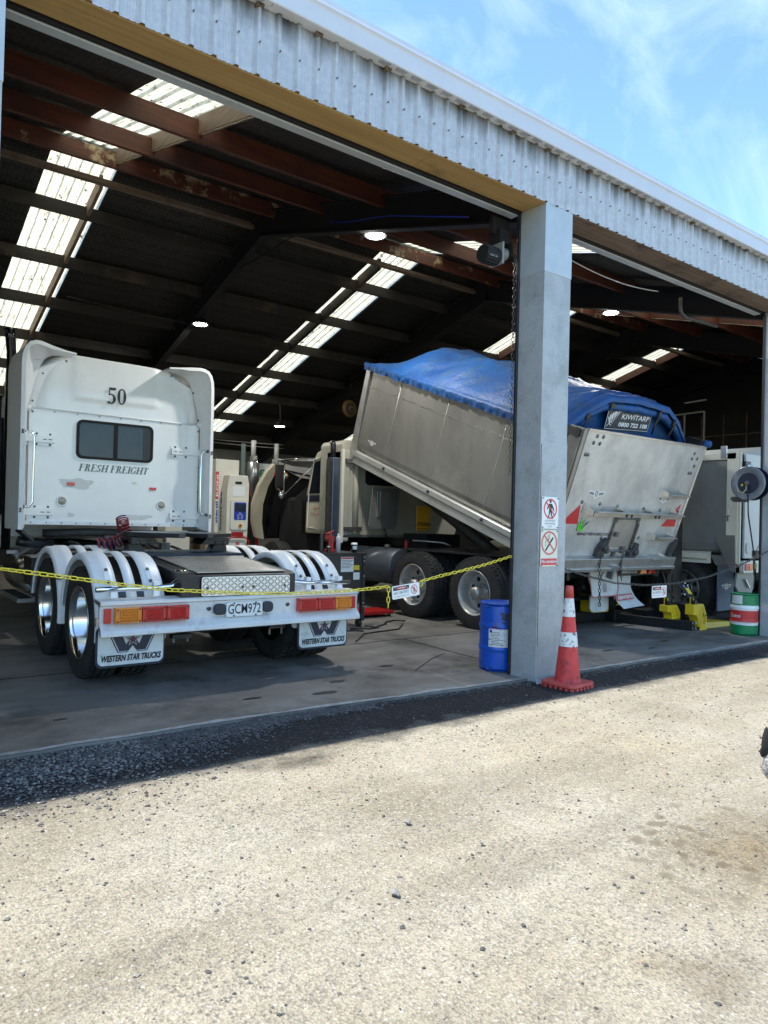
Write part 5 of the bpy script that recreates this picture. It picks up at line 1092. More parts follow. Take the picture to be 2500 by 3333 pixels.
mb = MB(); mb.prism([(10.15, 1.10), (10.78, 1.10), (10.78, 1.75), (10.62, 2.28), (10.45, 2.48), (10.15, 2.56)], 6.48, 8.75, 'x'); mb.build('cab', CREAM, T2, bevel=.03)
mb = MB(); mb.prism([(10.18, 1.78), (10.66, 1.78), (10.56, 2.30), (10.18, 2.36)], 6.468, 6.482, 'x'); mb.build('door_window', GLASS, T2)
mb = MB(); mb.box(6.472, 6.48, 10.16, 10.8, 1.64, 1.75); mb.build('navy_stripe', NAVY, T2)
mb = MB(); mb.tube([(6.47, 10.17, 2.4), (6.47, 10.5, 2.36), (6.47, 10.66, 1.8), (6.47, 10.70, 1.2), (6.47, 10.17, 1.16)], .012, 6); mb.build('door_seal', CREAM2, T2)
text(T2, 'bennett', mat('rust print', (.45, .10, .04), None), (6.465, 10.50, 1.50), .34, .055, right=(0, -1, 0), name='door_lettering')
text(T2, 'fertilisers', mat('rust print', (.45, .10, .04), None), (6.465, 10.50, 1.40), .34, .055, right=(0, -1, 0), name='door_lettering')
mb = MB()
for i, (dx, h) in enumerate(((0, .12), (.03, .16), (.055, .11))): mb.add([(6.464, 10.60-dx, 1.40), (6.464, 10.59-dx, 1.40), (6.464, 10.585-dx-.02*i, 1.40+h)], [(0, 1, 2)])
mb.build('grass_emblem', GRN2, T2)
# bonnet tilted forwards, seen into from behind: pale rim round a black hollow
def bon(n, off, y):
    P = []
    for i in range(n+1):
        t = i/n; P.append((y, t))
    return P
mb = MB(); out1 = [(6.52, 12.66, .95), (6.47, 12.72, 1.25), (6.44, 12.66, 1.6), (6.46, 12.48, 1.95), (6.52, 12.28, 2.22), (6.58, 12.1, 2.36)]
in1 = [(6.60, 12.50, .93), (6.58, 12.56, 1.25), (6.56, 12.50, 1.6), (6.58, 12.34, 1.95), (6.62, 12.16, 2.18), (6.66, 12.0, 2.28)]
mb.loft([out1, in1], sm=True); mb.loft([[(x-.0, y+.12, z+.02) for x, y, z in out1], out1], sm=True); mb.build('bonnet_wing', CREAM, T2)
mb = MB(); mb.loft([in1, [(x+.35, y+.5, z) for x, y, z in in1], [(x+1.0, y+.6, z) for x, y, z in in1]]); mb.loft([[(6.66, 12.0, 2.28), (7.2, 11.7, 2.16), (8.6, 11.7, 2.16)], [(6.7, 12.6, 1.0), (7.2, 12.6, .9), (8.6, 12.6, .9)]]); mb.build('bonnet_inside', BLACKM, T2)
mb = MB(); mb.loft([[(6.62, 12.3, 2.46), (6.9, 12.0, 2.34), (7.4, 11.7, 2.30), (8.5, 11.6, 2.28)], [(6.66, 12.0, 2.30), (6.95, 11.8, 2.12), (7.4, 11.6, 2.05), (8.5, 11.5, 2.03)]], sm=True); mb.build('bonnet_lip', mat('grey fibreglass', (.2, .2, .18), (.14, .14, .13), 4, .5), T2)
mb = MB(); mb.lathe([(.045, 0), (.03, -.02), (.0001, -.025)], (6.55, 12.0, 2.16), 'y', 12); mb.build('side_lamp', REDL, T2)
mb = MB(); mb.lathe([(.06, 0), (.04, -.03), (.0001, -.04)], (6.7, 11.9, 2.14), 'y', 12); mb.build('head_lamp', mat('brass lamp', (.5, .42, .2), None, rough=.25, metal=.6), T2)
mb = MB(); mb.box(6.85, 8.5, 10.85, 12.4, .55, 1.75); mb.build('engine_block', BLACKM, T2, bevel=.06)
mb = MB(); mb.prism([(10.8, 1.08), (11.35, 1.08), (11.35, 1.75), (10.8, 1.98)], 6.62, 8.6, 'x'); mb.build('firewall', BLACKM, T2)
mb = MB()
for a in ([(6.46, 10.45, 2.36), (6.3, 11.0, 2.38), (6.28, 11.4, 2.38), (6.28, 11.45, 2.33), (6.28, 11.45, 1.86)], [(6.46, 10.5, 2.34), (6.25, 11.25, 2.35)], [(6.28, 11.2, 2.36), (6.28, 11.2, 1.78)], [(6.46, 10.6, 2.22), (6.28, 11.15, 1.78)], [(6.28, 11.4, 1.86), (6.28, 11.2, 1.78)]): mb.tube(a, .013, 7)
mb.build('mirror_frame', CHROME, T2)
mb = MB(); mb.box(6.2, 6.36, 11.36, 11.40, 1.88, 2.30); mb.build('mirror', BLACK, T2, bevel=.01)
mb = MB(); mb.lathe([(.0001, -.03), (.05, -.02), (.075, 0), (.06, .04), (.0001, .08)], (6.3, 11.28, 1.76), 'y', 20); mb.build('spot_mirror', CHROME, T2)
# rear of the tipper: flaps, plate, lamps
mb = MB(); mb.loft([[(7.50, 5.62, .86), (8.09, 5.62, .86)], [(7.50, 5.61, .68), (8.09, 5.61, .68)], [(7.53, 5.60, .58), (8.10, 5.60, .55)], [(7.555, 5.60, .475), (8.085, 5.60, .48)], [(7.58, 5.60, .455), (8.05, 5.60, .462)]]); f2 = mb.build('mud_flap', MUDW, T2)
mb = MB(); mb.tube([(7.50, 5.615, .86), (7.53, 5.595, .58), (7.55, 5.595, .48), (7.58, 5.595, .453), (8.04, 5.595, .46), (8.085, 5.595, .48), (8.10, 5.595, .55), (8.092, 5.61, .86)], .008, 5); mb.build('flap_edge', mat('pink edge', (.5, .2, .2), None), f2)
mb = MB(); y = 5.592; cx = 7.80
for rr in (.06, .05): mb.disc((cx, y+.006-.002*(rr == .05), .70), rr, 'y', 24, 0 if rr == .06 else 1)
for i in range(4): mb.add([(cx-.035+i*.022, y, .63), (cx-.025+i*.022, y, .63), (cx-.01+i*.022, y, .51), (cx-.02+i*.022, y, .51)], [(0, 1, 2, 3)], 0)
mb.build('flap_emblem', [mat('faded purple print', (.3, .22, .24), None), MUDW], f2)
mb = MB(); rings = []
for i in range(12):
    t = i/11; z = .80-.52*t; q = max(0, t-.5); y = 5.64-.30*q*q; rings.append([(8.14-.10*math.sin(min(t, .7)*2.2)+.50*max(0, t-.7), y, z), (8.48-.05*math.sin(min(t, .62)*4.8)+.75*q*q*1.0, y, z+.05*q)])
mb.loft(rings, sm=True); f3 = mb.build('mud_flap', mat('grey white flap', (.58, .59, .58), (.48, .49, .48), 5, .5), T2)
mb = MB(); mb.add([(8.06, 5.585, .385), (8.44, 5.585, .40), (8.42, 5.605, .475), (8.045, 5.605, .46)], [(0, 1, 2, 3)]); fb = mb.build('flap_band', REDF, f3)
text(fb, 'KENWORTH', SIGNW, (8.10, 5.586, .402), .31, .045, right=(1, 0, .04), upd=(0, .26, .96), bold=.03)
mb = MB(); mb.prism(rrect(7.72, 8.10, .24, .48, .07), 5.74, 5.76, 'y'); mb.build('inner_flap', MUDW, T2)
mb = MB(); mb.box(8.12, 8.46, 5.565, 5.575, .745, .845); p2 = mb.build('number_plate', mat('dirty plate', (.42, .42, .41), (.3, .3, .29), 9, .6), T2)
text(p2, 'N522', INK, (8.24, 5.563, .76), .20, .065, bold=.012, name='plate_lettering')
for x0, m in ((8.50, AMBER), (8.69, REDL)):
    mb = MB(); P = [(x0+.0, .73), (x0+.17, .735), (x0+.15, .76), (x0+.145, .785), (x0+.17, .825), (x0+.0, .82), (x0+.03, .785), (x0+.03, .765)]; mb.prism(P, 5.545, 5.575, 'y'); mb.build('tail_lamp', m, T2, bevel=.004)
mb = MB(); mb.box(8.10, 8.88, 5.58, 5.60, .71, .86); mb.prism([(8.88, .86), (8.86, .71), (8.93, .68), (9.0, .74), (9.05, .86)], 5.57, 5.60, 'y'); mb.build('lamp_board', DSTEEL, T2)
mb = MB(); mb.box(6.6, 7.0, 5.6, 5.75, .3, .86); mb.bar((6.55, 5.5, .82), (6.7, 5.45, .66), .03, .16); mb.build('tow_frame', BLACK, T2)
mb = MB(); mb.tube([(6.9, 5.95, .40), (8.9, 5.95, .40)], .03, 8); mb.build('rear_underrun', BLACKM, T2)

# ------------------------------------------------------------------ tipper at the right edge
T3 = thing('tipper_truck', 'cream framed grey tipper body at the right edge, its bin lowered and corner lamps showing', 'tipper truck', (11.2, 5.0, 0))
mb = MB(); xs_ = 9.93
mb.prism([(xs_+.02, 2.40), (xs_+.02, 1.15), (xs_+.05, 1.06), (xs_+.12, 1.02), (xs_+.12, 2.40)], 5.1, 9.6, 'y'); mb.build('bin_side', mat('grey bin panel', (.27, .285, .275), (.21, .22, .21), 1.6, .42, metal=.3), T3)
mb = MB(); mb.box(xs_-.02, xs_+.06, 5.0, 9.7, 2.33, 2.42); mb.build('top_rail', CREAM2, T3, bevel=.006)
mb = MB(); mb.box(xs_-.02, xs_+.06, 4.97, 5.13, .88, 2.42); mb.box(xs_-.0, xs_+.03, 4.94, 4.98, .86, 2.42); mb.build('corner_post', CREAM2, T3, bevel=.006)
mb = MB(); mb.prism([(xs_+.1, 1.03), (xs_-.03, 1.0), (xs_-.03, .93), (xs_+.0, .90), (xs_+.0, .86), (xs_+.1, .86)], 5.4, 9.7, 'y'); mb.build('sill_rail', CREAM2, T3)
mb = MB(); mb.box(10.08, 12.3, 4.95, 4.985, .95, 2.42); tg3 = mb.build('tailgate', mat('pale grey panel', (.50, .52, .52), (.44, .46, .46), 2, .35), T3, bevel=.008)
mb = MB(); mb.prism(rrect(10.12, 11.4, 1.02, 1.16, .04), 4.935, 4.95, 'y'); mb.build('tailgate_rib', mat('pale grey panel', (.5, .52, .52), None), tg3)
mb = MB(); mb.prism([(9.95, 2.40), (10.6, 2.50), (11.2, 2.62), (12.2, 2.62), (12.2, 2.4)], 5.0, 9.5, 'y'); mb.build('bin_cover', mat('grey cover', (.3, .33, .33), None, rough=.5), T3)
mb = MB(); mb.box(xs_-.035, xs_-.02, 5.13, 5.22, 2.35, 2.52); lt = mb.build('lid_bracket', ALU_B, T3, bevel=.004)
mb = MB(); mb.box(9.98, 10.12, 4.90, 4.95, 2.16, 2.30); mb.build('side_catch', BLACK, T3)
mb = MB(); mb.lathe([(.05, 0), (.05, -.01), (.02, -.012), (.0001, -.012)], (10.06, 4.90, 2.22), 'y', 16); mb.build('catch_roller', ALU_B, T3)
mb = MB(); mb.prism([(5.0, 1.27), (5.29, 1.27), (5.12, .89), (5.03, .76), (4.98, .76)], xs_-.03, xs_-.015, 'x'); mb.prism([(5.36, .98), (5.29, .84), (5.05, .84), (5.10, .98)], xs_+.02, xs_+.04, 'x'); mb.build('rear_gusset', mat('grey alloy', (.3, .3, .28), (.24, .24, .22), 3, .4, metal=.5), T3)
mb = MB(); mb.prism(rrect(9.97, 10.44, .75, .92, .03), 4.90, 4.96, 'y'); lb = mb.build('lamp_box', CREAM2, T3, bevel=.006)
for x0, m in ((10.0, mat('pink red lens', (.6, .08, .12), None, rough=.3)), (10.115, AMBER)): mb = MB(); mb.box(x0, x0+.11, 4.885, 4.90, .79, .88); mb.build('tail_lamp', m, lb, bevel=.006)
mb = MB(); mb.box(10.24, 10.33, 4.885, 4.90, .79, .88); mb.build('tail_lamp', mat('frosted lens', (.42, .4, .3), None), lb)
mb = MB(); mb.prism([(9.95, .75), (10.42, .75), (10.4, .52), (10.3, .38), (10.05, .42), (9.9, .57)], 4.97, 5.0, 'y'); cp3 = mb.build('tow_plate', mat('grey steel plate', (.25, .26, .25), None, rough=.5, metal=.3), T3)
mb = MB(); mb.bar((10.12, 4.95, .66), (10.24, 4.95, .54), .03, .02); mb.build('tow_plate_rib', ALU_B, cp3)
mb = MB(); mb.prism(rrect(10.03, 10.48, .18, .84, .02), 5.29, 5.305, 'y'); f4 = mb.build('mud_flap', GREYP, T3); wing(f4, 10.26, .52, .27, M=None, y=5.285)
wheel(T3, 9.98, 5.83, .455, .46, .285, .26, True, 1, mat('grey wheel', (.2, .2, .19), (.14, .14, .13), 6, .4, metal=.6), CHROME, dish=.1)
wheel(T3, 9.98, 7.03, .455, .46, .285, .26, True, 1, SILVER, STEEL, tread=False)
for y in (5.83, 7.03): wheel(T3, 12.4, y, .455, .46, .285, .26, True, -1, SILVER, STEEL, tread=False)
mb = MB(); mb.box(10.5, 11.9, 5.1, 12, .62, .86); mb.box(10.1, 12.2, 9.9, 11.4, .8, 2.5); mb.build('chassis', BLACKM, T3)
# ------------------------------------------------------------------ drums
def drum(name, label, loc, r, h, bands, mats, wear=True):
    t = thing(name, label, 'drum', loc); x, y, z = loc
    ribs = [.33, .66]; pr = [(.0001, .012), (r-.012, .012), (r-.008, 0), (r, .006), (r, .02)]
    N = 40
    for i in range(1, N):
        q = i/N; b = sum(.011*math.exp(-((q-k)/.018)**2) for k in ribs); pr.append((r+b, h*q))
    pr += [(r, h-.02), (r+.004, h-.006), (r+.002, h), (r-.008, h), (r-.012, h-.025)]
    mb = MB()
    n = 48; rings = []
    for rr, hh in pr:
        ring = []
        for k in range(n):
            a = 2*math.pi*k/n; q = rr+(.0022*noise.noise((math.cos(a)*2, math.sin(a)*2, hh*7)) if .02 < hh < h-.03 else 0); ring.append((x+q*math.cos(a), y+q*math.sin(a), z+hh))
        rings.append(ring)
    if bands is None: mb.loft(rings, 0, True, True)
    else:
        for (z0, z1, mi) in bands:
            rr_ = [r_ for r_, (a, b) in zip(rings, pr) if z0*h-h/N*.9 <= b <= z1*h+h/N*.1]
            mb.loft(rr_, mi, True, True)
    mb.build('drum_body', mats, t)
    mb = MB(); mb.lathe([(r-.012, h-.025), (r-.013, h-.012), (.0001, h-.014)], loc, 'z', 40); mb.build('drum_lid', mats[0] if bands else BLUED, t)
    return t
D1 = drum('oil_drum', 'scuffed bright blue open topped drum standing behind the middle pillar', (4.955, 4.69, 0), .185, .62, None, [BLUED])
def curved_label(t, loc, r, a0, a1, z0, z1, m, name='label', off=.002):
    mb = MB(); n = 14; x, y, z = loc; mb.loft([[(x+(r+off)*math.cos(R(a0+(a1-a0)*i/n)), y+(r+off)*math.sin(R(a0+(a1-a0)*i/n)), z+zz) for i in range(n+1)] for zz in (z0, z1)], sm=True); return mb.build(name, m, t)
lb = curved_label(D1, (4.955, 4.69, 0), .185, 192, 262, .225, .395, LABELM)
curved_label(lb, (4.955, 4.69, 0), .185, 192, 262, .388, .393, SIGNR, 'label_print', .003)
for i in range(9):
    curved_label(lb, (4.955, 4.69, 0), .185, 196+(4 if i % 3 else 0), 236-(i*7 % 19), .245+i*.014, .249+i*.014, INK, 'label_print', .003)
curved_label(lb, (4.955, 4.69, 0), .185, 195, 202, .355, .382, BLUE, 'label_print', .0032)
def drum_smear(t, c, r, a, z, da, dz, seed, m):
    mb = MB(); n = 22; P = []
    for k in range(n):
        q = 2*math.pi*k/n; w = .6+.9*abs(noise.noise((math.cos(q)*2.2, math.sin(q)*2.2, seed))); P.append((a+da*w*math.cos(q), z+dz*w*math.sin(q)))
    f = lambda p: (c[0]+(r+.0022)*math.cos(R(p[0])), c[1]+(r+.0022)*math.sin(R(p[0])), p[1])
    mb.add([f((a, z))]+[f(p) for p in P], [(0, 1+k, 1+(k+1) % n) for k in range(n)]); mb.build('scuff', m, t)
SC = mat('drum scuff', (.02, .022, .03), (.05, .06, .09), 30, .6)
for a, z, da, dz, sd in ((240, .50, 13, .05, 1), (254, .475, 9, .04, 2), (228, .53, 4, .02, 3), (236, .445, 8, .012, 4), (250, .425, 14, .008, 5), (178, .205, 9, .006, 6), (165, .07, 9, .012, 7), (200, .04, 10, .008, 8), (215, .19, 8, .006, 9), (160, .42, 7, .008, 10), (258, .30, 5, .05, 11), (190, .58, 5, .01, 12)): drum_smear(D1, (4.955, 4.69), .187, a, z, da, dz, sd, SC)
D2 = drum('oil_drum', 'green, white and red banded drum standing beside the right hand pillar', (9.40, 4.60, 0), .163, .53, [(0, .27, 0), (.27, .345, 1), (.345, .60, 2), (.60, .725, 1), (.725, 1.01, 0)], [GREEN, SIGNW, mat('drum red', (.62, .03, .03), (.5, .03, .03), 8, .35)])
l2 = curved_label(D2, (9.40, 4.60, 0), .163, 146, 198, .40, .51, LABELM)
cz_ = .205
mb = MB()
def on_drum(s_, hgt, a_start, a_end, z0, mm, par, r0=.166, c=(9.40, 4.60)):
    cu = bpy.data.curves.new('t', 'FONT'); cu.body = s_; cu.size = 1; cu.offset = .02; cu.resolution_u = 2
    to = bpy.data.objects.new('t', cu); COL.objects.link(to); me0 = bpy.data.meshes.new_from_object(to.evaluated_get(bpy.context.evaluated_depsgraph_get())); bpy.data.objects.remove(to)
    xs = [v.co.x for v in me0.vertices]; ys = [v.co.y for v in me0.vertices]; mb = MB(); vs = []
    for v in me0.vertices:
        a = R(a_start+(a_end-a_start)*(v.co.x-min(xs))/(max(xs)-min(xs))); vs.append((c[0]+r0*math.cos(a), c[1]+r0*math.sin(a), z0+hgt*(v.co.y-min(ys))/(max(ys)-min(ys))))
    mb.add(vs, [tuple(p.vertices) for p in me0.polygons]); return mb.build('lettering', mm, par)
on_drum('Castrol', .045, 143, 190, .225, SIGNW, D2)
# ------------------------------------------------------------------ traffic cone
cx, cy = 4.995, 3.93
CN = thing('traffic_cone', 'grubby red traffic cone with two white bands in front of the middle pillar', 'cone', (cx, cy, -.02))
def rr_(z): return .112+(.027-.112)*(z-.03)/(.83-.03)
def cone_part(name, z0, z1, m, off=0, seg=40):
    mb = MB(); n = 10; pr = [(rr_(z0+(z1-z0)*i/n)+off, z0+(z1-z0)*i/n) for i in range(n+1)]; mb.lathe(pr, (cx, cy, -.02), 'z', seg); return mb.build(name, m, CN)
mb = MB(); mb.lathe([(.132, .03), (.120, .042), (rr_(.06), .06)]+[(rr_(z/100), z/100) for z in range(8, 84, 4)]+[(.028, .845), (.026, .852), (.018, .852), (.016, .80)], (cx, cy, -.02), 'z', 40); mb.build('cone_body', CONE, CN)
mb = MB(); mb.lathe([(rr_(.765)+.001, .765), (rr_(.765)+.004, .763), (.031, .85), (.027, .856), (.018, .856)], (cx, cy, -.02), 'z', 40); mb.build('cone_tip', CONEB, CN)
for z0, z1 in ((.345, .465), (.595, .75)): cone_part('reflective_band', z0, z1, REFL, .0025)
mb = MB()
an = R(4); P = []
for px, py in ((-1, -.8), (-.8, -1), (.8, -1), (1, -.8), (1, .8), (.8, 1), (-.8, 1), (-1, .8)): P.append((cx+.17*(px*math.cos(an)-py*math.sin(an)), cy+.17*(px*math.sin(an)+py*math.cos(an))))
mb.prism(P, -.0, .03, 'z'); mb.build('cone_base', CONEB, CN, bevel=.008)
mb = MB()
for i in range(8):
    a, b = P[i], P[(i+1) % 8]; n = 5 if (Vector(b)-Vector(a)).length > .1 else 1
    for k in range(n): t = (k+.5)/n; q = (a[0]+(b[0]-a[0])*t, a[1]+(b[1]-a[1])*t); q = (cx+(q[0]-cx)*.95, cy+(q[1]-cy)*.95); mb.box(q[0]-.012, q[0]+.012, q[1]-.012, q[1]+.012, -.021, .001)
mb.build('base_foot', CONEB, CN)
# ------------------------------------------------------------------ signs on the pillar
def sign(name, label, cat, x0, x1, z0, z1, m, y=4.152):
    t = thing(name, label, cat, ((x0+x1)/2, y, z0)); mb = MB(); mb.prism(rrect(x0, x1, z0, z1, .008), y-.003, y, 'y'); mb.build('panel', m, t); return t
def ring_bar(t, cx, cz, r, y, w=.013, m=None, sx=1.0):
    m = m or SIGNR; mb = MB(); n = 40
    mb.add([(cx+sx*q*math.cos(2*math.pi*k/n), y, cz+q*math.sin(2*math.pi*k/n)) for q in (r, r-w) for k in range(n)], [(i, (i+1) % n, n+(i+1) % n, n+i) for i in range(n)])
    mb.build('ring', m, t); mb = MB(); d = (r-w*.6)*.707; mb.bar((cx-d*sx, y-.0012, cz+d), (cx+d*sx, y-.0012, cz-d), .0008, w*.85, upv=(0, 1, 0)) ; 
    mb = MB(); h = w*.42*.707; mb.add([(cx-d*sx-h, y-.0012, cz+d-h), (cx-d*sx+h, y-.0012, cz+d+h), (cx+d*sx+h, y-.0012, cz-d+h), (cx+d*sx-h, y-.0012, cz-d-h)], [(0, 1, 2, 3)]); mb.build('bar', m, t)
def walker(t, cx, cz, s, y, m=INK):
    mb = MB(); mb.disc((cx, y, cz+.40*s), .085*s, 'y', 14)
    F = lambda pts: mb.add([(cx+px*s, y-.0001*len(mb.f), cz+pz*s) for px, pz in pts], [tuple(range(len(pts)))])
    F([(-.12, .28), (.12, .28), (.10, -.05), (-.10, -.05)]); F([(-.12, .28), (-.28, .02), (-.24, -.02), (-.06, .18)]); F([(.12, .28), (.26, .05), (.30, -.10), (.25, -.10), (.05, .15)])
    F([(-.10, -.05), (.02, -.05), (-.04, -.25), (-.16, -.50), (-.24, -.48), (-.12, -.25)]); F([(-.02, -.05), (.10, -.05), (.12, -.25), (.22, -.48), (.14, -.52), (.05, -.28)]); mb.build('figure', m, t)
S1 = sign('safety_sign', 'white authorised personnel only sign with a crossed out walking figure, upper sign on the pillar', 'sign', 4.875, 5.095, 1.315, 1.595, SIGNW)
walker(S1, 4.985, 1.487, .17, 4.1478); ring_bar(S1, 4.985, 1.49, .088, 4.1470)
for s_, z in (('AUTHORISED', 1.378), ('PERSONNEL', 1.353), ('ONLY', 1.328)): text(S1, s_, GREYI, (4.985, 4.1485, z), .14 if s_ != 'ONLY' else .06, .0145, align='CENTER')
bolts(S1, [(x, 4.148, z) for x in (4.887, 5.083) for z in (1.327, 1.583)], .004)
S2 = sign('safety_sign', 'cream no smoking sign with red footer, the lower sign on the pillar', 'sign', 4.868, 5.093, .985, 1.305, SIGNC)
mb = MB(); mb.prism(rrect(4.876, 5.085, .997, 1.055, .006), 4.1475, 4.149, 'y'); mb.build('footer', SIGNR, S2)
text(S2, 'No smoking', SIGNW, (4.98, 4.1468, 1.008), .195, .035, align='CENTER', bold=.02)
mb = MB(); c0 = (4.98, 1.19); mb.add([(c0[0]-.055, 4.1476, c0[1]-.062), (c0[0]-.042, 4.1476, c0[1]-.072), (c0[0]+.055, 4.1476, c0[1]+.04), (c0[0]+.042, 4.1476, c0[1]+.052)], [(0, 1, 2, 3)])
for dx, dz in ((-.045, .0), (-.015, .045), (.0, .055)): mb.tube([(c0[0]+dx-.01, 4.1476, c0[1]+dz-.03), (c0[0]+dx+.004, 4.1476, c0[1]+dz-.01), (c0[0]+dx-.006, 4.1476, c0[1]+dz+.01), (c0[0]+dx+.012, 4.1476, c0[1]+dz+.028)], .0016, 4)
mb.build('cigarette', INK, S2); ring_bar(S2, c0[0], c0[1], .104, 4.1460, .014, mat('faded sign red', (.62, .14, .14), None))
bolts(S2, [(x, 4.148, z) for x in (4.88, 5.082) for z in (.994, 1.295)], .004)
# ------------------------------------------------------------------ barrier chains and their signs
C1 = thing('barrier_chain', 'yellow plastic chain slung across the left bay in front of the white truck', 'chain', (.65, 4.3, 1.05))
ly = link_mesh(.052, .029, .0038, 14, 6)
chain(C1, [(.625, 4.3, 1.055), (.70, 4.3, 1.04), (1.01, 4.3, .99), (1.35, 4.3, .933), (1.65, 4.3, .89), (2.15, 4.3, .85), (2.51, 4.3, .833), (2.87, 4.3, .833), (3.10, 4.3, .84), (3.33, 4.3, .853)], ly, .040, YCH)
chain(C1, [(3.33, 4.3, .853), (3.33, 4.3, .69)], ly, .040, YCH)
chain(C1, [(3.64, 4.3, .882), (3.85, 4.3, .92), (4.08, 4.32, .95), (4.40, 4.37, .992), (4.72, 4.42, 1.045), (4.845, 4.445, 1.065)], ly, .040, YCH)
chain(C1, [(3.645, 4.298, .885), (3.647, 4.298, .83)], ly, .040, YCH)
def noentry(label, x0, z0, w, h, tilt, y, m):
    t = thing('hanging_sign', label, 'sign', (x0, y, z0)); Mx = Matrix.Translation((x0, y, z0)) @ Matrix.Rotation(-tilt, 4, 'Y')
    mb = MB(Mx); mb.prism(rrect(0, w, 0, h, .012), -.002, .002, 'y'); mb.build('panel', m, t)
    mb = MB(Mx); mb.box(w*.04, w*.62, -.0032, -.0025, h*.64, h*.93); mb.build('header', mat('worn black print', (.03, .03, .03), (.4, .4, .4), 60, .6, lo=.55, hi=.6), t)
    mb = MB(Mx); n = 20; mb.add([(w*.34+w*.19*math.cos(2*math.pi*k/n), -.0038, h*.79+h*.10*math.sin(2*math.pi*k/n)) for k in range(n)], [tuple(range(n))]); mb.build('header_oval', mat('faded danger red', (.6, .06, .09), None), t)
    text(t, 'DANGER', SIGNW, (w*.34, -.0042, h*.745), w*.28, h*.09, align='CENTER', M=Mx, bold=.02)
    text(t, 'NO ENTRY', GREYI, (w*.05, -.0028, h*.34), w*.56, h*.21, M=Mx, bold=.01); text(t, 'AUTHORISED PERSONNEL ONLY', GREYI, (w*.05, -.0028, h*.14), w*.56, h*.075, M=Mx)
    # pictogram
    r = h*.36; c = (w*.80, h*.52); n = 32; mb = MB(Mx); mb.add([(c[0]+q*.9*math.cos(2*math.pi*k/n), -.0034, c[1]+q*math.sin(2*math.pi*k/n)) for q in (r, r*.86) for k in range(n)], [(i, (i+1) % n, n+(i+1) % n, n+i) for i in range(n)])
    d = r*.64; k = r*.07; mb.add([(c[0]-d-k, -.0036, c[1]+d-k), (c[0]-d+k, -.0036, c[1]+d+k), (c[0]+d+k, -.0036, c[1]-d+k), (c[0]+d-k, -.0036, c[1]-d-k)], [(0, 1, 2, 3)]); mb.build('ring', mat('faded danger red', (.6, .06, .09), None), t)
    mb = MB(Mx); mb.disc((c[0], -.0030, c[1]+.40*r*1.3), r*.12, 'y', 10); s = r*1.3
    for pts in ([(-.12, .28), (.12, .28), (.10, -.05), (-.10, -.05)], [(.1, .28), (.3, -.02), (.24, -.04), (.05, .15)], [(-.10, -.05), (.02, -.05), (-.16, -.50), (-.24, -.48)], [(-.02, -.05), (.10, -.05), (.22, -.48), (.14, -.52)]): mb.add([(c[0]+a*s, -.0030-.0001*len(mb.f), c[1]+b*s) for a, b in pts], [tuple(range(len(pts)))])
    mb.build('figure', INK, t); return t
noentry('white no entry sign tilted on the yellow chain, in front of the tipper wheels', 3.362, .752, .268, .10, R(6), 4.29, SIGNW)
C2 = thing('barrier_chain', 'thin dark steel chain sagging across the right bay', 'chain', (5.25, 4.3, .98)); lg = link_mesh(.046, .028, .0042, 10, 5); DCH = mat('dark steel chain', (.10, .095, .09), None, rough=.4, metal=.8)
chain(C2, [(5.215, 4.3, .985), (5.32, 4.3, .96), (5.67, 4.3, .88), (6.16, 4.3, .79), (6.69, 4.3, .75), (7.27, 4.3, .75), (7.9, 4.3, .80), (8.6, 4.3, .91), (9.13, 4.3, 1.03), (9.48, 4.3, 1.12)], lg, .035, DCH)
noentry('small faded no entry sign hanging from the dark chain in the right bay', 6.80, .612, .27, .125, R(0), 4.29, SIGNW)
# ------------------------------------------------------------------ roller door opener and its hand chain
T = thing('door_opener', 'black and silver electric roller door opener high beside the middle pillar', 'door opener', (4.75, 4.62, 3.85))
mb = MB(); mb.cyl((0, 4.62, 3.77), .075, 4.54, 4.72, 'x', 24)
mb.build('motor', BLACK, T)
mb = MB()
for k in range(18): a = 2*math.pi*k/18; mb.bar((4.55, 4.62+.078*math.cos(a), 3.77+.078*math.sin(a)), (4.71, 4.62+.078*math.cos(a), 3.77+.078*math.sin(a)), .005, .012)
mb.build('cooling_fin', BLACK, T)
mb = MB(); mb.box(4.72, 4.74, 4.54, 4.70, 3.70, 3.90); mb.cyl((0, 4.62, 3.82), .05, 4.74, 4.84, 'x', 20)
for k in range(5): mb.cyl((0, 4.62, 3.82), .057, 4.75+k*.018, 4.756+k*.018, 'x', 20)
mb.build('gearbox', mat('cast grey', (.42, .43, .42), None, rough=.4, metal=.5), T, bevel=.003)
mb = MB(); mb.cyl((0, 4.62, 3.86), .09, 4.83, 4.85, 'x', 24); mb.box(4.70, 4.84, 4.56, 4.70, 3.90, 4.02); mb.box(4.66, 4.86, 4.61, 4.66, 3.98, 4.14); mb.build('mount', BLACKM, T)
text(T, 'GRIFCO', SIGNW, (4.57, 4.542, 3.735), .09, .022, upd=(0, .3, 1))
HC = thing('hand_chain', 'thin steel hand chain hanging from the door opener down the middle pillar', 'chain', (4.76, 4.52, 3.75)); lh = link_mesh(.048, .028, .003, 10, 4)
chain(HC, [(4.835, 4.50, 3.80), (4.835, 4.50, 1.75)], lh, .038, DCH); 
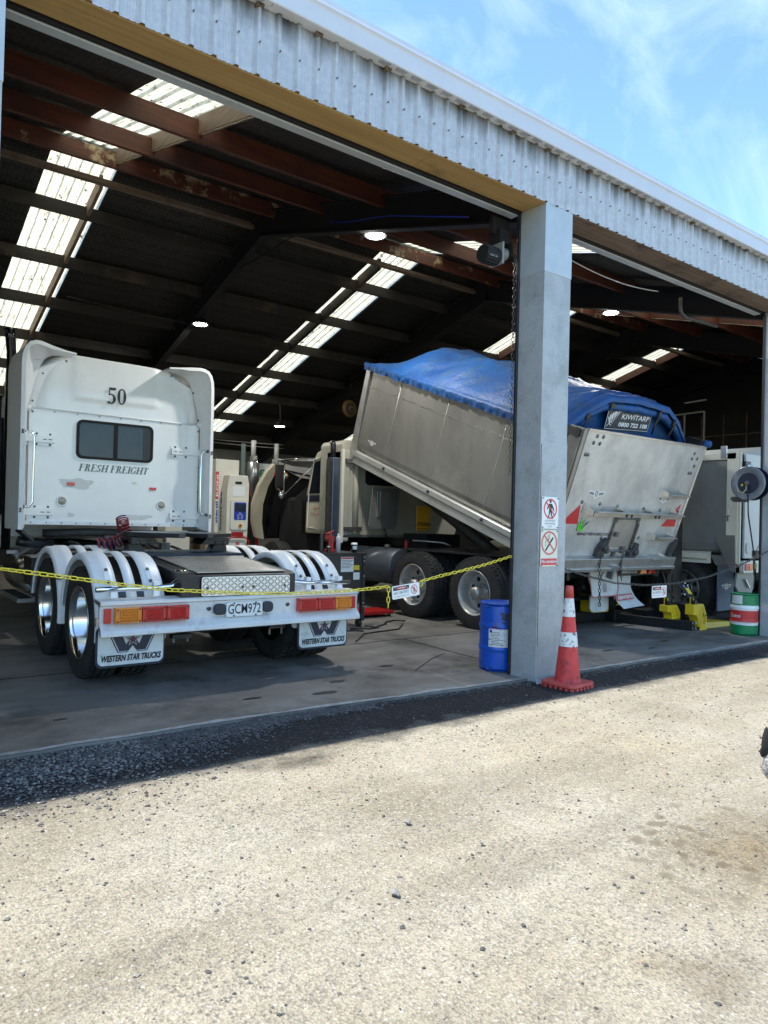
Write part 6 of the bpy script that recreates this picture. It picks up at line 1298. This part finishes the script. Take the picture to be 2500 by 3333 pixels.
# ------------------------------------------------------------------ hose reel on the right pillar
HR = thing('hose_reel', 'round dark grey hose reel mounted inside the right pillar, hose hanging down', 'hose reel', (9.17, 4.47, 1.94))
hx, hy, hz = 9.17, 4.47, 1.94
mb = MB(); mb.lathe([(.215, .0), (.215, -.012), (.20, -.018), (.135, -.010), (.13, .0)], (hx, hy, hz), 'x', 48); mb.build('reel_flange', mat('scuffed grey reel', (.13, .14, .16), (.20, .21, .23), 8, .4, c3=(.4, .41, .43), s3=5, lo3=.6, hi3=.75), HR)
mb = MB(); mb.lathe([(.213, .13), (.213, .145), (.10, .145), (.10, .0)], (hx, hy, hz), 'x', 40); mb.lathe([(.135, -.004), (.0001, -.004)], (hx, hy, hz), 'x', 40); mb.build('reel_drum', NAVY, HR)
mb = MB()
for k in range(5): mb.lathe([(.14+.012*math.cos(a), .02+.024*k+.012*math.sin(a)) for a in [2*math.pi*j/8 for j in range(9)]], (hx, hy, hz), 'x', 40)
mb.build('coiled_hose', BLACK, HR)
mb = MB(); mb.tube([(hx-.03, hy, hz), (hx-.03, hy+.01, hz-.08), (hx-.03, hy+.05, hz-.12), (hx-.03, hy+.11, hz-.11), (hx-.02, hy+.135, hz-.04)], .010, 8); mb.build('inlet_hose', HOSEY, HR)
mb = MB(); mb.cyl((0, hy, hz), .03, hx-.04, hx, 'x', 14); mb.box(hx-.06, hx-.02, hy-.012, hy+.012, hz-.02, hz+.02); mb.build('reel_hub', STEEL, HR)
mb = MB(); mb.disc((hx-.0065, hy+.075, hz-.02), .014, 'x', 14); mb.build('sticker', YEL, HR)
mb = MB(); mb.tube([(hx-.035, hy-.01, hz-.02), (hx-.02, hy-.02, hz-.4), (hx+.12, hy-.02, 1.12), (hx+.17, hy-.01, 1.04)], .009, 7); mb.build('hanging_hose', BLACK, HR)
mb = MB(); mb.box(hx, hx+.08, hy+.02, hy+.20, hz-.235, hz-.17); mb.cyl((hx+.02, 0, hz-.19), .025, hy+.16, hy+.22, 'y', 12); mb.build('hose_guide', DSTEEL, HR); mb = MB(); mb.box(hx+.02, hx+.24, hy-.06, hy+.0, hz-.05, hz+.05); mb.build('bracket', DSTEEL, HR)
mb = MB(); mb.tube([(hx, hy+.19, hz-.23), (hx-.01, hy+.22, hz-.26), (hx-.01, hy+.245, hz-.34), (hx-.01, hy+.25, hz-.42)], .006, 6); mb.build('short_hose', HOSEY, HR)
mb = MB(); mb.lathe([(.0001, .0), (.02, .0), (.028, -.015), (.015, -.03), (.010, -.034), (.012, -.08), (.0001, -.082)], (hx-.01, hy+.25, hz-.40), 'z', 12); mb.build('air_coupling', STEEL, HR)
# clutter of hoses hanging by the right guide
HB = thing('hose_bundle', 'tangle of black hoses and fittings hanging low against the right pillar', 'hoses', (8.93, 4.42, 1.0)); HB0 = len(bpy.data.objects)
mb = MB(); mb.tube([(9.40, 4.46, 1.06), (9.33, 4.46, .94), (9.35, 4.46, .79), (9.41, 4.46, .68), (9.37, 4.48, .99)], .010, 6); mb.tube([(9.37, 4.47, 1.04), (9.41, 4.47, .82), (9.38, 4.47, .72), (9.40, 4.48, .60)], .008, 6); mb.build('hose', BLACK, HB)
mb = MB(); mb.box(9.34, 9.40, 4.43, 4.49, 1.0, 1.09); mb.tube([(9.37, 4.45, 1.07), (9.42, 4.45, 1.15)], .008, 6); mb.cyl((9.38, 4.47, 0), .02, .85, .93, 'z', 10); mb.build('fitting', STEEL, HB)
# ------------------------------------------------------------------ mobile column lift between the two tippers
LF = thing('column_lift', 'black mobile column lift with yellow wheel forks between the two tippers', 'vehicle lift', (9.5, 5.8, 0))
mb = MB(); mb.box(9.25, 9.36, 5.60, 5.74, .1, 2.1); mb.box(9.38, 9.61, 5.60, 5.76, .1, 2.1); mb.box(9.24, 9.61, 5.74, 5.84, .1, 2.1); mb.build('column', BLACK, LF, bevel=.004)
mb = MB(); mb.bar((9.07, 5.1, .065), (8.79, 6.5, .065), .13, .115); l1 = mb.build('base_leg', BLACK, LF, bevel=.004); mb = MB(); mb.bar((10.08, 5.05, .065), (9.78, 5.46, .065), .12, .115); l2_ = mb.build('base_leg', BLACK, LF, bevel=.004)
mb = MB(); mb.box(8.95, 9.7, 5.72, 5.95, .02, .2); mb.box(9.3, 9.56, 5.35, 5.6, .12, .30); mb.build('base_cross', BLACK, LF, bevel=.004)
bolts(l1, [(x, 5.094, z) for x in (9.03, 9.11) for z in (.03, .10)], .006, ALU_B); 
mb = MB(); mb.bar((9.32, 5.50, .62), (9.46, 5.15, .16), .11, .03); mb.build('brace', NAVY, LF, bevel=.003); mb = MB(); mb.add([(9.355, 5.40, .53), (9.42, 5.38, .52), (9.44, 5.33, .44), (9.375, 5.35, .45)], [(0, 1, 2, 3)]); mb.build('warning_label', mat('yellow sticker', (.8, .6, .05), None), LF)
def fork(x, y, z, h, w, label, plate=False):
    mb = MB(); mb.prism([(x, z+h), (x+w*.72, z+h), (x+w, z+h*.45), (x+w, z), (x+w*.35, z), (x+w*.35, z+h*.30), (x+w*.22, z+h*.52), (x, z+h*.55)], y, y+.13, 'y'); f = mb.build('wheel_fork', YEL, LF, label=label, bevel=.006)
    mb = MB(); mb.tube([(x+.04, y+.08, z+h), (x+.04, y+.08, z+h+.09), (x+.12, y+.08, z+h+.09), (x+.12, y+.08, z+h)], .007, 6); mb.tube([(x+w*.6, y-.01, z+h*.85), (x+w*.58, y-.035, z+h*.7), (x+w*.66, y-.03, z+h*.3), (x+w*.7, y-.01, z+h*.25)], .006, 6); mb.build('fork_handle', YEL, f)
    mb = MB(); mb.box(x+.05, x+.11, y+.02, y+.07, z+h, z+h+.05); mb.build('fork_lock', BLACK, f)
    return f
fork(8.88, 5.36, .12, .19, .31, 'yellow wheel fork on the nearer leg'); fork(9.16, 5.15, .02, .31, .34, 'yellow wheel fork with a flat ramp plate')
mb = MB(); mb.add([(9.42, 5.14, .08), (9.97, 5.08, .07), (10.0, 5.2, .02), (9.96, 5.07, .005), (9.32, 5.1, .005), (9.44, 5.34, .10), (9.9, 5.3, .08)], [(0, 4, 3, 1), (0, 1, 6, 5), (1, 3, 2), (1, 2, 6)]); mb.build('fork_plate', YEL, LF)
mb = MB(); mb.prism([(9.14, .005), (9.31, .005), (9.16, .12)], 5.04, 5.06, 'y'); mb.build('fork_toe', YEL, LF)
LG = thing('column_lift', 'second mobile lift half hidden behind the tipper mud flaps, yellow fork showing', 'vehicle lift', (8.2, 6.4, 0))
mb = MB(); mb.box(7.9, 9.0, 6.25, 6.4, .02, .16); mb.box(8.75, 8.9, 6.1, 8.2, .02, .16); mb.build('base_leg', BLACK, LG, bevel=.004)
mb = MB(); mb.prism(rrect(8.25, 8.62, .16, .40, .03), 6.1, 6.3, 'y'); mb.build('wheel_fork', YEL, LG, bevel=.006); mb = MB(); mb.box(9.02, 9.2, 6.3, 6.5, .2, .55); mb.build('wheel_fork', YEL, LG, bevel=.006); mb = MB(); mb.box(9.0, 9.08, 6.6, 6.8, .0, 1.2); mb.build('column', BLACK, LG)
# ------------------------------------------------------------------ cream lift column behind the white truck
def cream_col(x, y, label, full=True):
    t = thing('column_lift', label, 'vehicle lift', (x, y, 0), 'cream lift columns')
    mb = MB(); mb.box(x, x+.40, y, y+.34, .1, 2.25); mb.build('column', CREAM2, t, bevel=.008)
    if not full: return t
    mb = MB(); mb.prism([(x+.10, .75), (x+.46, .75), (x+.48, 1.86), (x+.45, 2.0), (x+.14, 2.0), (x+.10, 1.75)], y-.22, y-.0, 'y'); mb.build('control_box', CREAM2, t, bevel=.012)
    mb = MB(); mb.prism(rrect(x+.16, x+.455, 1.14, 1.62, .04), y-.245, y-.22, 'y'); p = mb.build('control_panel', CREAM2, t, bevel=.006)
    mb = MB(); mb.prism(rrect(x+.215, x+.42, 1.30, 1.575, .02), y-.249, y-.245, 'y'); mb.build('keypad', mat('blue keypad', (.015, .04, .36), None, rough=.4), p)
    mb = MB(); mb.box(x+.225, x+.41, y-.252, y-.249, 1.43, 1.55); mb.build('display', SCREEN, p)
    mb = MB()
    for dx, dz in ((.317, 1.40), (.285, 1.37), (.35, 1.37), (.285, 1.33), (.35, 1.33)): mb.disc((x+dx, y-.251, dz), .016, 'y', 14, r2=.012)
    mb.build('button', SIGNW, p)
    mb = MB(); mb.cyl((x+.32, 0, 1.21), .03, y-.26, y-.245, 'y', 16); mb.build('switch_plate', YEL, p); mb = MB(); mb.cyl((x+.32, 0, 1.215), .016, y-.285, y-.26, 'y', 12); mb.build('stop_switch', REDP, p)
    mb = MB(); mb.box(x+.19, x+.40, y-.224, y-.221, 1.67, 1.83); mb.build('paper_note', SIGNW, t); mb = MB(); mb.box(x+.235, x+.345, y-.226, y-.222, 1.86, 1.90); mb.build('name_tag', BLACK, t)
    mb = MB(); mb.box(x+.19, x+.39, y-.23, y-.22, 1.03, 1.11); mb.tube([(x+.12, y-.25, .70), (x+.10, y-.27, .95), (x+.16, y-.27, 1.03), (x+.40, y-.27, 1.03), (x+.47, y-.27, .97), (x+.46, y-.27, .80), (x+.36, y-.25, .68)], .014, 8); mb.build('handle', REDP, t)
    mb = MB(); mb.box(x+.27, x+.33, y-.225, y-.22, .6, .95); mb.build('label_strip', REDF, t)
    mb = MB(); mb.box(x+.005, x+.055, y-.004, y-.001, 1.62, 2.05); mb.build('red_badge', SIGNR, t)
    text(t, 'KONI', SIGNW, (x+.05, y-.006, 1.66), .34, .035, right=(0, 0, 1), upd=(-1, 0, 0), bold=.03); text(t, 'stertil', BLUE, (x+.05, y-.003, 1.24), .34, .042, right=(0, 0, 1), upd=(-1, 0, 0), bold=.03)
    mb = MB(); mb.prism([(x+.1, .62), (x+.145, .62), (x+.145, .9), (x+.1, .9)], y-.26, y-.24, 'y'); mb.build('plug', DSTEEL, t)
    # dark panel with pale lettering on the side face
    text(t, 'tonres', NAVY, (x+.098, y-.04, 1.12), .62, .05, right=(0, 0, 1), upd=(0, 1, 0), bold=.02)
    return t
cream_col(4.72, 10.6, 'cream electric lift column with a blue keypad beside the white truck')
cream_col(4.05, 10.9, 'plain cream lift column mostly hidden behind the white truck', False)
mb = MB(); mb.box(4.40, 4.44, 10.35, 10.36, .95, 1.12); o = mb.build('red_hook', REDP); o['label'] = 'small red hook at the left edge of the cream lift column'; o['category'] = 'hook'
# tanks, posts and boxes along the far side
def tank_(x, y, z0, z1, r, lab):
    t = thing('steel_tank', lab, 'tank', (x, y, 0)); mb = MB(); mb.lathe([(.0001, z0), (r, z0), (r, z1-.04), (r*.6, z1), (.0001, z1)], (x, y, 0), 'z', 28); mb.build('tank_body', mat('satin steel', (.36, .38, .38), None, rough=.3, metal=.85), t)
    mb = MB(); mb.tube([(x, y, z1), (x, y, z1+.42)], .05, 10); mb.cyl((x, y, 0), .03, z0-.1, z0, 'z', 8); mb.box(x-.02, x+.02, y-r, y+r, z1+.02, z1+.1); mb.build('outlet_pipe', mat('pale pipe', (.4, .4, .38), None), t)
tank_(6.78, 13.4, 1.79, 2.5, .13, 'upright steel tank with a pale pipe beside the green labelled box'); tank_(7.42, 13.6, 1.9, 2.5, .15, 'second steel tank seen over the raised bonnet')
t = thing('wall_box', 'white box with a round green emblem behind the steel tank', 'box', (6.9, 13.5, 1.9)); mb = MB(); mb.box(6.92, 7.26, 13.5, 13.8, 1.9, 2.47); mb.build('case', mat('white box', (.55, .57, .57), None), t)
mb = MB(); mb.disc((7.06, 13.495, 2.26), .09, 'y', 24, r2=.05); mb.box(7.0, 7.12, 13.49, 13.498, 2.25, 2.28); mb.build('emblem', mat('green emblem', (.0, .18, .08), None), t)
mb = MB(); mb.box(6.53, 6.60, 13.4, 13.45, 0, 2.84); 
for i in range(20): mb.box(6.55, 6.58, 13.395, 13.4, 1.5+i*.065, 1.53+i*.065)
o = mb.build('rack_post', mat('grey green rack', (.14, .19, .18), None, rough=.5)); o['label'] = 'tall perforated grey green rack post behind the cream lift column'; o['category'] = 'post'
mb = MB(); mb.box(6.3, 7.3, 13.3, 13.7, 1.66, 1.69); mb.box(6.85, 6.89, 13.3, 13.34, 0, 1.66); o = mb.build('shelf', REDP); o['label'] = 'red edged shelf behind the cream lift column'; o['category'] = 'shelf'
mb = MB(); mb.box(3.6, 5.6, 12.6, 13.2, .3, 1.0)
for i in range(6): mb.box(2.6+i*.5, 2.95+i*.5, 12.0, 12.4, .65, 1.02+.05*(i % 3))
o = mb.build('carton_stack', mat('brown carton', (.22, .17, .11), (.18, .13, .09), 2, .8)); o['label'] = 'row of tan cartons beyond the truck turntable'; o['category'] = 'cartons'
# round orange sign deep in the shed
t = thing('round_sign', 'dull orange round sign with a black letter G hanging in the dark', 'sign', (9.55, 14.0, 3.96)); mb = MB(); mb.lathe([(.0001, 0), (.20, 0), (.20, .02), (.0001, .02)], (9.55, 14.0, 3.96), 'y', 36); mb.build('disc', mat('dull orange', (.16, .09, .02), None, rough=.5), t)
text(t, 'G', INK, (9.55, 13.99, 3.82), .24, .28, align='CENTER', bold=.05); mb = MB(); mb.tube([(9.55, 14, 4.19), (9.55, 14, 4.9)], .008, 5); mb.build('hanger', BLACK, t)
# ------------------------------------------------------------------ tool cart with things on it
CT = thing('tool_cart', 'black service cart with stickers between the two trucks', 'cart', (5.1, 7.4, 0))
mb = MB(); mb.box(4.68, 5.34, 7.4, 7.9, .50, .92); b = mb.build('cabinet', BLACK, CT, bevel=.005)
mb = MB(); mb.box(4.66, 4.70, 7.4, 7.44, .08, .92); mb.box(5.30, 5.345, 7.39, 7.44, .08, .92); mb.box(5.30, 5.34, 7.86, 7.9, .08, .92); mb.build('frame_post', BLACK, CT); mb = MB(); mb.box(4.66, 5.36, 7.38, 7.92, .92, .935); mb.build('tray', BLACK, CT)
mb = MB(); mb.box(4.975, 5.165, 7.396, 7.399, .70, .885); s_ = mb.build('sticker', SIGNW, CT); mb = MB(); mb.box(4.98, 5.16, 7.394, 7.396, .86, .88)
mb.build('sticker_band', SIGNR, s_); mb = MB()
for i in range(6): mb.box(4.985, 5.155-.02*(i % 3), 7.394, 7.396, .84-.018*i, .845-.018*i)
mb.build('sticker_text', INK, s_)
mb = MB(); mb.box(5.17, 5.255, 7.396, 7.399, .72, .78); mb.build('yellow_sticker', YEL, CT); mb = MB(); mb.box(5.165, 5.26, 7.395, 7.398, .60, .69); mb.build('white_tag', SIGNW, CT); mb = MB(); mb.box(4.75, 4.81, 7.396, 7.399, .81, .87); mb.build('red_sticker', REDP, CT)
mb = MB(); mb.box(4.86, 4.92, 7.394, 7.398, .68, .72); mb.build('orange_print', ORANGE, CT)
for x, y in ((4.7, 7.45), (5.3, 7.45), (5.3, 7.85), (4.7, 7.85)): mb = MB(); mb.cyl((0, y, .05), .05, x-.02, x+.02, 'x', 14); mb.build('caster', BLACK, CT)
bolts(CT, [(5.325, 7.388, z) for z in (.88, .83, .64, .3, .26)], .006, ALU_B)
t = thing('hydraulic_jack', 'red bottle jack standing on the service cart', 'jack', (4.95, 7.6, .935)); mb = MB(); mb.box(4.89, 5.02, 7.55, 7.67, .935, .975); mb.cyl((4.96, 7.6, 0), .035, .975, 1.12, 'z', 14); mb.cyl((4.93, 7.6, 0), .02, .975, 1.18, 'z', 10); mb.box(4.86, 4.99, 7.58, 7.62, 1.10, 1.14); mb.tube([(4.87, 7.6, 1.16), (4.99, 7.6, 1.2)], .012, 6); mb.build('jack_body', REDP, t, bevel=.003)
t = thing('spray_can', 'white topped grease cartridge on the service cart beside the red jack', 'canister', (5.03, 7.55, .935)); mb = MB(); mb.lathe([(.0001, 0), (.03, 0), (.03, .18), (.02, .20), (.012, .205), (.010, .235), (.0001, .24)], (5.03, 7.55, .935), 'z', 18); mb.build('can_body', mat('pale can', (.6, .6, .62), None, rough=.3), t)
t = thing('torch', 'slim black torch standing upright on the left of the service cart', 'torch', (4.75, 7.5, .935)); mb = MB(); mb.lathe([(.0001, 0), (.024, 0), (.02, .03), (.02, .21), (.012, .24), (.0001, .25)], (4.75, 7.5, .935), 'z', 14); mb.build('torch_body', DSTEEL, t)
t = thing('tin', 'small dark tin with a silver lid on the service cart', 'tin', (4.84, 7.48, .935)); mb = MB(); mb.cyl((4.84, 7.48, .935), .026, 0, .07, 'z', 16); mb.build('tin_body', BLACK, t); mb = MB(); mb.cyl((4.84, 7.48, .935), .027, .07, .082, 'z', 16); mb.build('lid', ALU_B, t)
t = thing('coffee_cup', 'takeaway coffee cup with a white lid on the right of the service cart', 'cup', (5.22, 7.47, .935)); mb = MB(); mb.lathe([(.0001, 0), (.03, 0), (.038, .105)], (5.22, 7.47, .935), 'z', 20); mb.build('cup_body', BLACK, t); mb = MB(); mb.lathe([(.041, .10), (.041, .112), (.036, .116), (.034, .125), (.0001, .125)], (5.22, 7.47, .935), 'z', 20); mb.build('lid', SIGNW, t); mb = MB(); mb.lathe([(.0342, .04), (.0368, .085)], (5.22, 7.47, .935), 'z', 20, a0=200, a1=330); mb.build('cup_print', SIGNW, t)
t = thing('helmet_bag', 'red and dark striped bag slung low behind the white truck bumper', 'bag', (4.7, 7.0, .5)); mb = MB(); mb.lathe([(.0001, -.18), (.12, -.13), (.16, 0), (.13, .12), (.0001, .18)], (4.72, 7.2, .46), 'z', 18); mb.build('bag_body', [mat('bag fabric', (.25, .02, .02), (.05, .05, .05), 6, .6, lo=.48, hi=.52)], t); mb = MB(); mb.prism([(4.50, .58), (4.66, .58), (4.62, .72), (4.50, .72)], 7.0, 7.1, 'y'); mb.build('bag_flap', REDP, t)
t = thing('floor_jack', 'low red creeper board lying on the floor beside the tipper wheel', 'creeper', (6.1, 8.2, 0)); mb = MB(); mb.box(5.75, 6.3, 8.0, 8.4, .04, .09); mb.build('board', REDP, t, bevel=.01)
mb = MB()
for x, y in ((5.8, 8.05), (6.25, 8.05), (5.8, 8.35), (6.25, 8.35)): mb.lathe([(.0001, 0), (.03, .01), (.03, .04), (.0001, .045)], (x, y, 0), 'z', 10)
mb.build('caster', BLACK, t)
t = thing('air_hose', 'thin black air hose lying in loops on the concrete floor', 'hose', (5.4, 7.2, 0)); mb = MB(); pts = [(4.6, 6.9, .01)]+[(4.9+.35*i*.2+.12*math.sin(i*1.3), 7.1+.1*math.cos(i*1.7)+.03*i, .01) for i in range(18)]; mb.tube(pts, .009, 6); mb.tube([(4.6, 6.5, .01), (5.0, 6.9, .01), (5.6, 7.0, .01), (5.9, 7.3, .01)], .008, 6); mb.build('hose', BLACK, t)
# ------------------------------------------------------------------ the dog at the right edge
def dog(px, py):
    t = thing('dog', 'speckled grey dog with black ears, mostly beyond the right edge of the photo', 'dog', (px, py, -.02)); me = bpy.data.meshes.new('dog_body')
    # local frame: f = the way the dog faces (right along the picture), s = its side
    s = Vector((math.cos(YAW), -math.sin(YAW), 0)); f = -Vector((math.sin(YAW), math.cos(YAW), 0)); up_ = Vector((0, 0, 1)); 
    def L(a, b, c): return (f*a+s*b+up_*c)*.9
    J = {'hd': (L(.03, 0, .45), .082), 'br': (L(-.0, 0, .47), .075), 'mz': (L(.12, 0, .43), .042), 'ns': (L(.19, 0, .42), .026), 'nk': (L(.0, .08, .40), .072), 'sh': (L(.02, .17, .33), .10), 'ch': (L(.02, .28, .30), .112), 'be': (L(.03, .42, .31), .095), 'hp': (L(.03, .56, .33), .095), 'tl': (L(.03, .68, .34), .03), 'te': (L(.05, .82, .22), .018)}
    E = [('hp', 'be'), ('be', 'ch'), ('ch', 'sh'), ('sh', 'nk'), ('nk', 'br'), ('br', 'hd'), ('hd', 'mz'), ('mz', 'ns'), ('hp', 'tl'), ('tl', 'te')]
    for q in (-1, 1):
        J['fe%d' % q] = (L(.02+q*.075, .19, .22), .045); J['fw%d' % q] = (L(.02+q*.08, .17, .11), .026); J['ff%d' % q] = (L(.02+q*.08, .165, .03), .024); J['ft%d' % q] = (L(.02+q*.08, .12, .02), .022)
        J['hk%d' % q] = (L(.03+q*.08, .52, .22), .055); J['hh%d' % q] = (L(.03+q*.085, .63, .13), .026); J['hf%d' % q] = (L(.03+q*.085, .60, .03), .024); J['ht%d' % q] = (L(.03+q*.085, .55, .02), .022)
        E += [('sh', 'fe%d' % q), ('fe%d' % q, 'fw%d' % q), ('fw%d' % q, 'ff%d' % q), ('ff%d' % q, 'ft%d' % q), ('hp', 'hk%d' % q), ('hk%d' % q, 'hh%d' % q), ('hh%d' % q, 'hf%d' % q), ('hf%d' % q, 'ht%d' % q)]
    K = list(J); me.from_pydata([J[k][0] for k in K], [(K.index(a), K.index(b)) for a, b in E], []); o = bpy.data.objects.new('body', me); COL.objects.link(o); o.parent = t
    sk = o.modifiers.new('skin', 'SKIN')
    for i, k in enumerate(K): me.skin_vertices[0].data[i].radius = (J[k][1], J[k][1])
    me.skin_vertices[0].data[K.index('hp')].use_root = True
    sub = o.modifiers.new('sub', 'SUBSURF'); sub.levels = 2; sub.render_levels = 2; me.materials.append(FURW); BASE[o] = Vector((0, 0, 0))
    for q in (-1, 1):
        mb = MB(); c = L(-.0, q*.05-.0, .545); w = f
        mb.lathe([(.0001, .075), (.012, .065), (.024, .035), (.030, .0), (.026, -.03), (.0001, -.045)], (0, 0, 0), 'z', 12); mb.v = [Vector((v.x, v.y*.5, v.z))+c for v in mb.v]; BASE[t] = Vector((0, 0, 0)); mb.build('ear', FURB, t)
    for q in (-1, 1):
        mb = MB(); mb.lathe([(.0001, -.009), (.009, 0), (.0001, .009)], tuple(L(.085, q*.04, .475)), 'z', 10); mb.build('eye', mat('dog eye', (.02, .012, .008), None, rough=.1), t)
    mb = MB(); mb.lathe([(.0001, -.012), (.016, 0), (.0001, .012)], tuple(L(.215, 0, .425)), 'z', 10); mb.build('nose', BLACKM, t)
    mb = MB(); mb.lathe([(.0001, .03), (.02, .02), (.03, .0), (.022, -.02), (.0001, -.03)], tuple(L(-.02, -.034, .505)), 'z', 12); mb.build('fur_patch', FURB, t)
dog(3.10, 1.372)
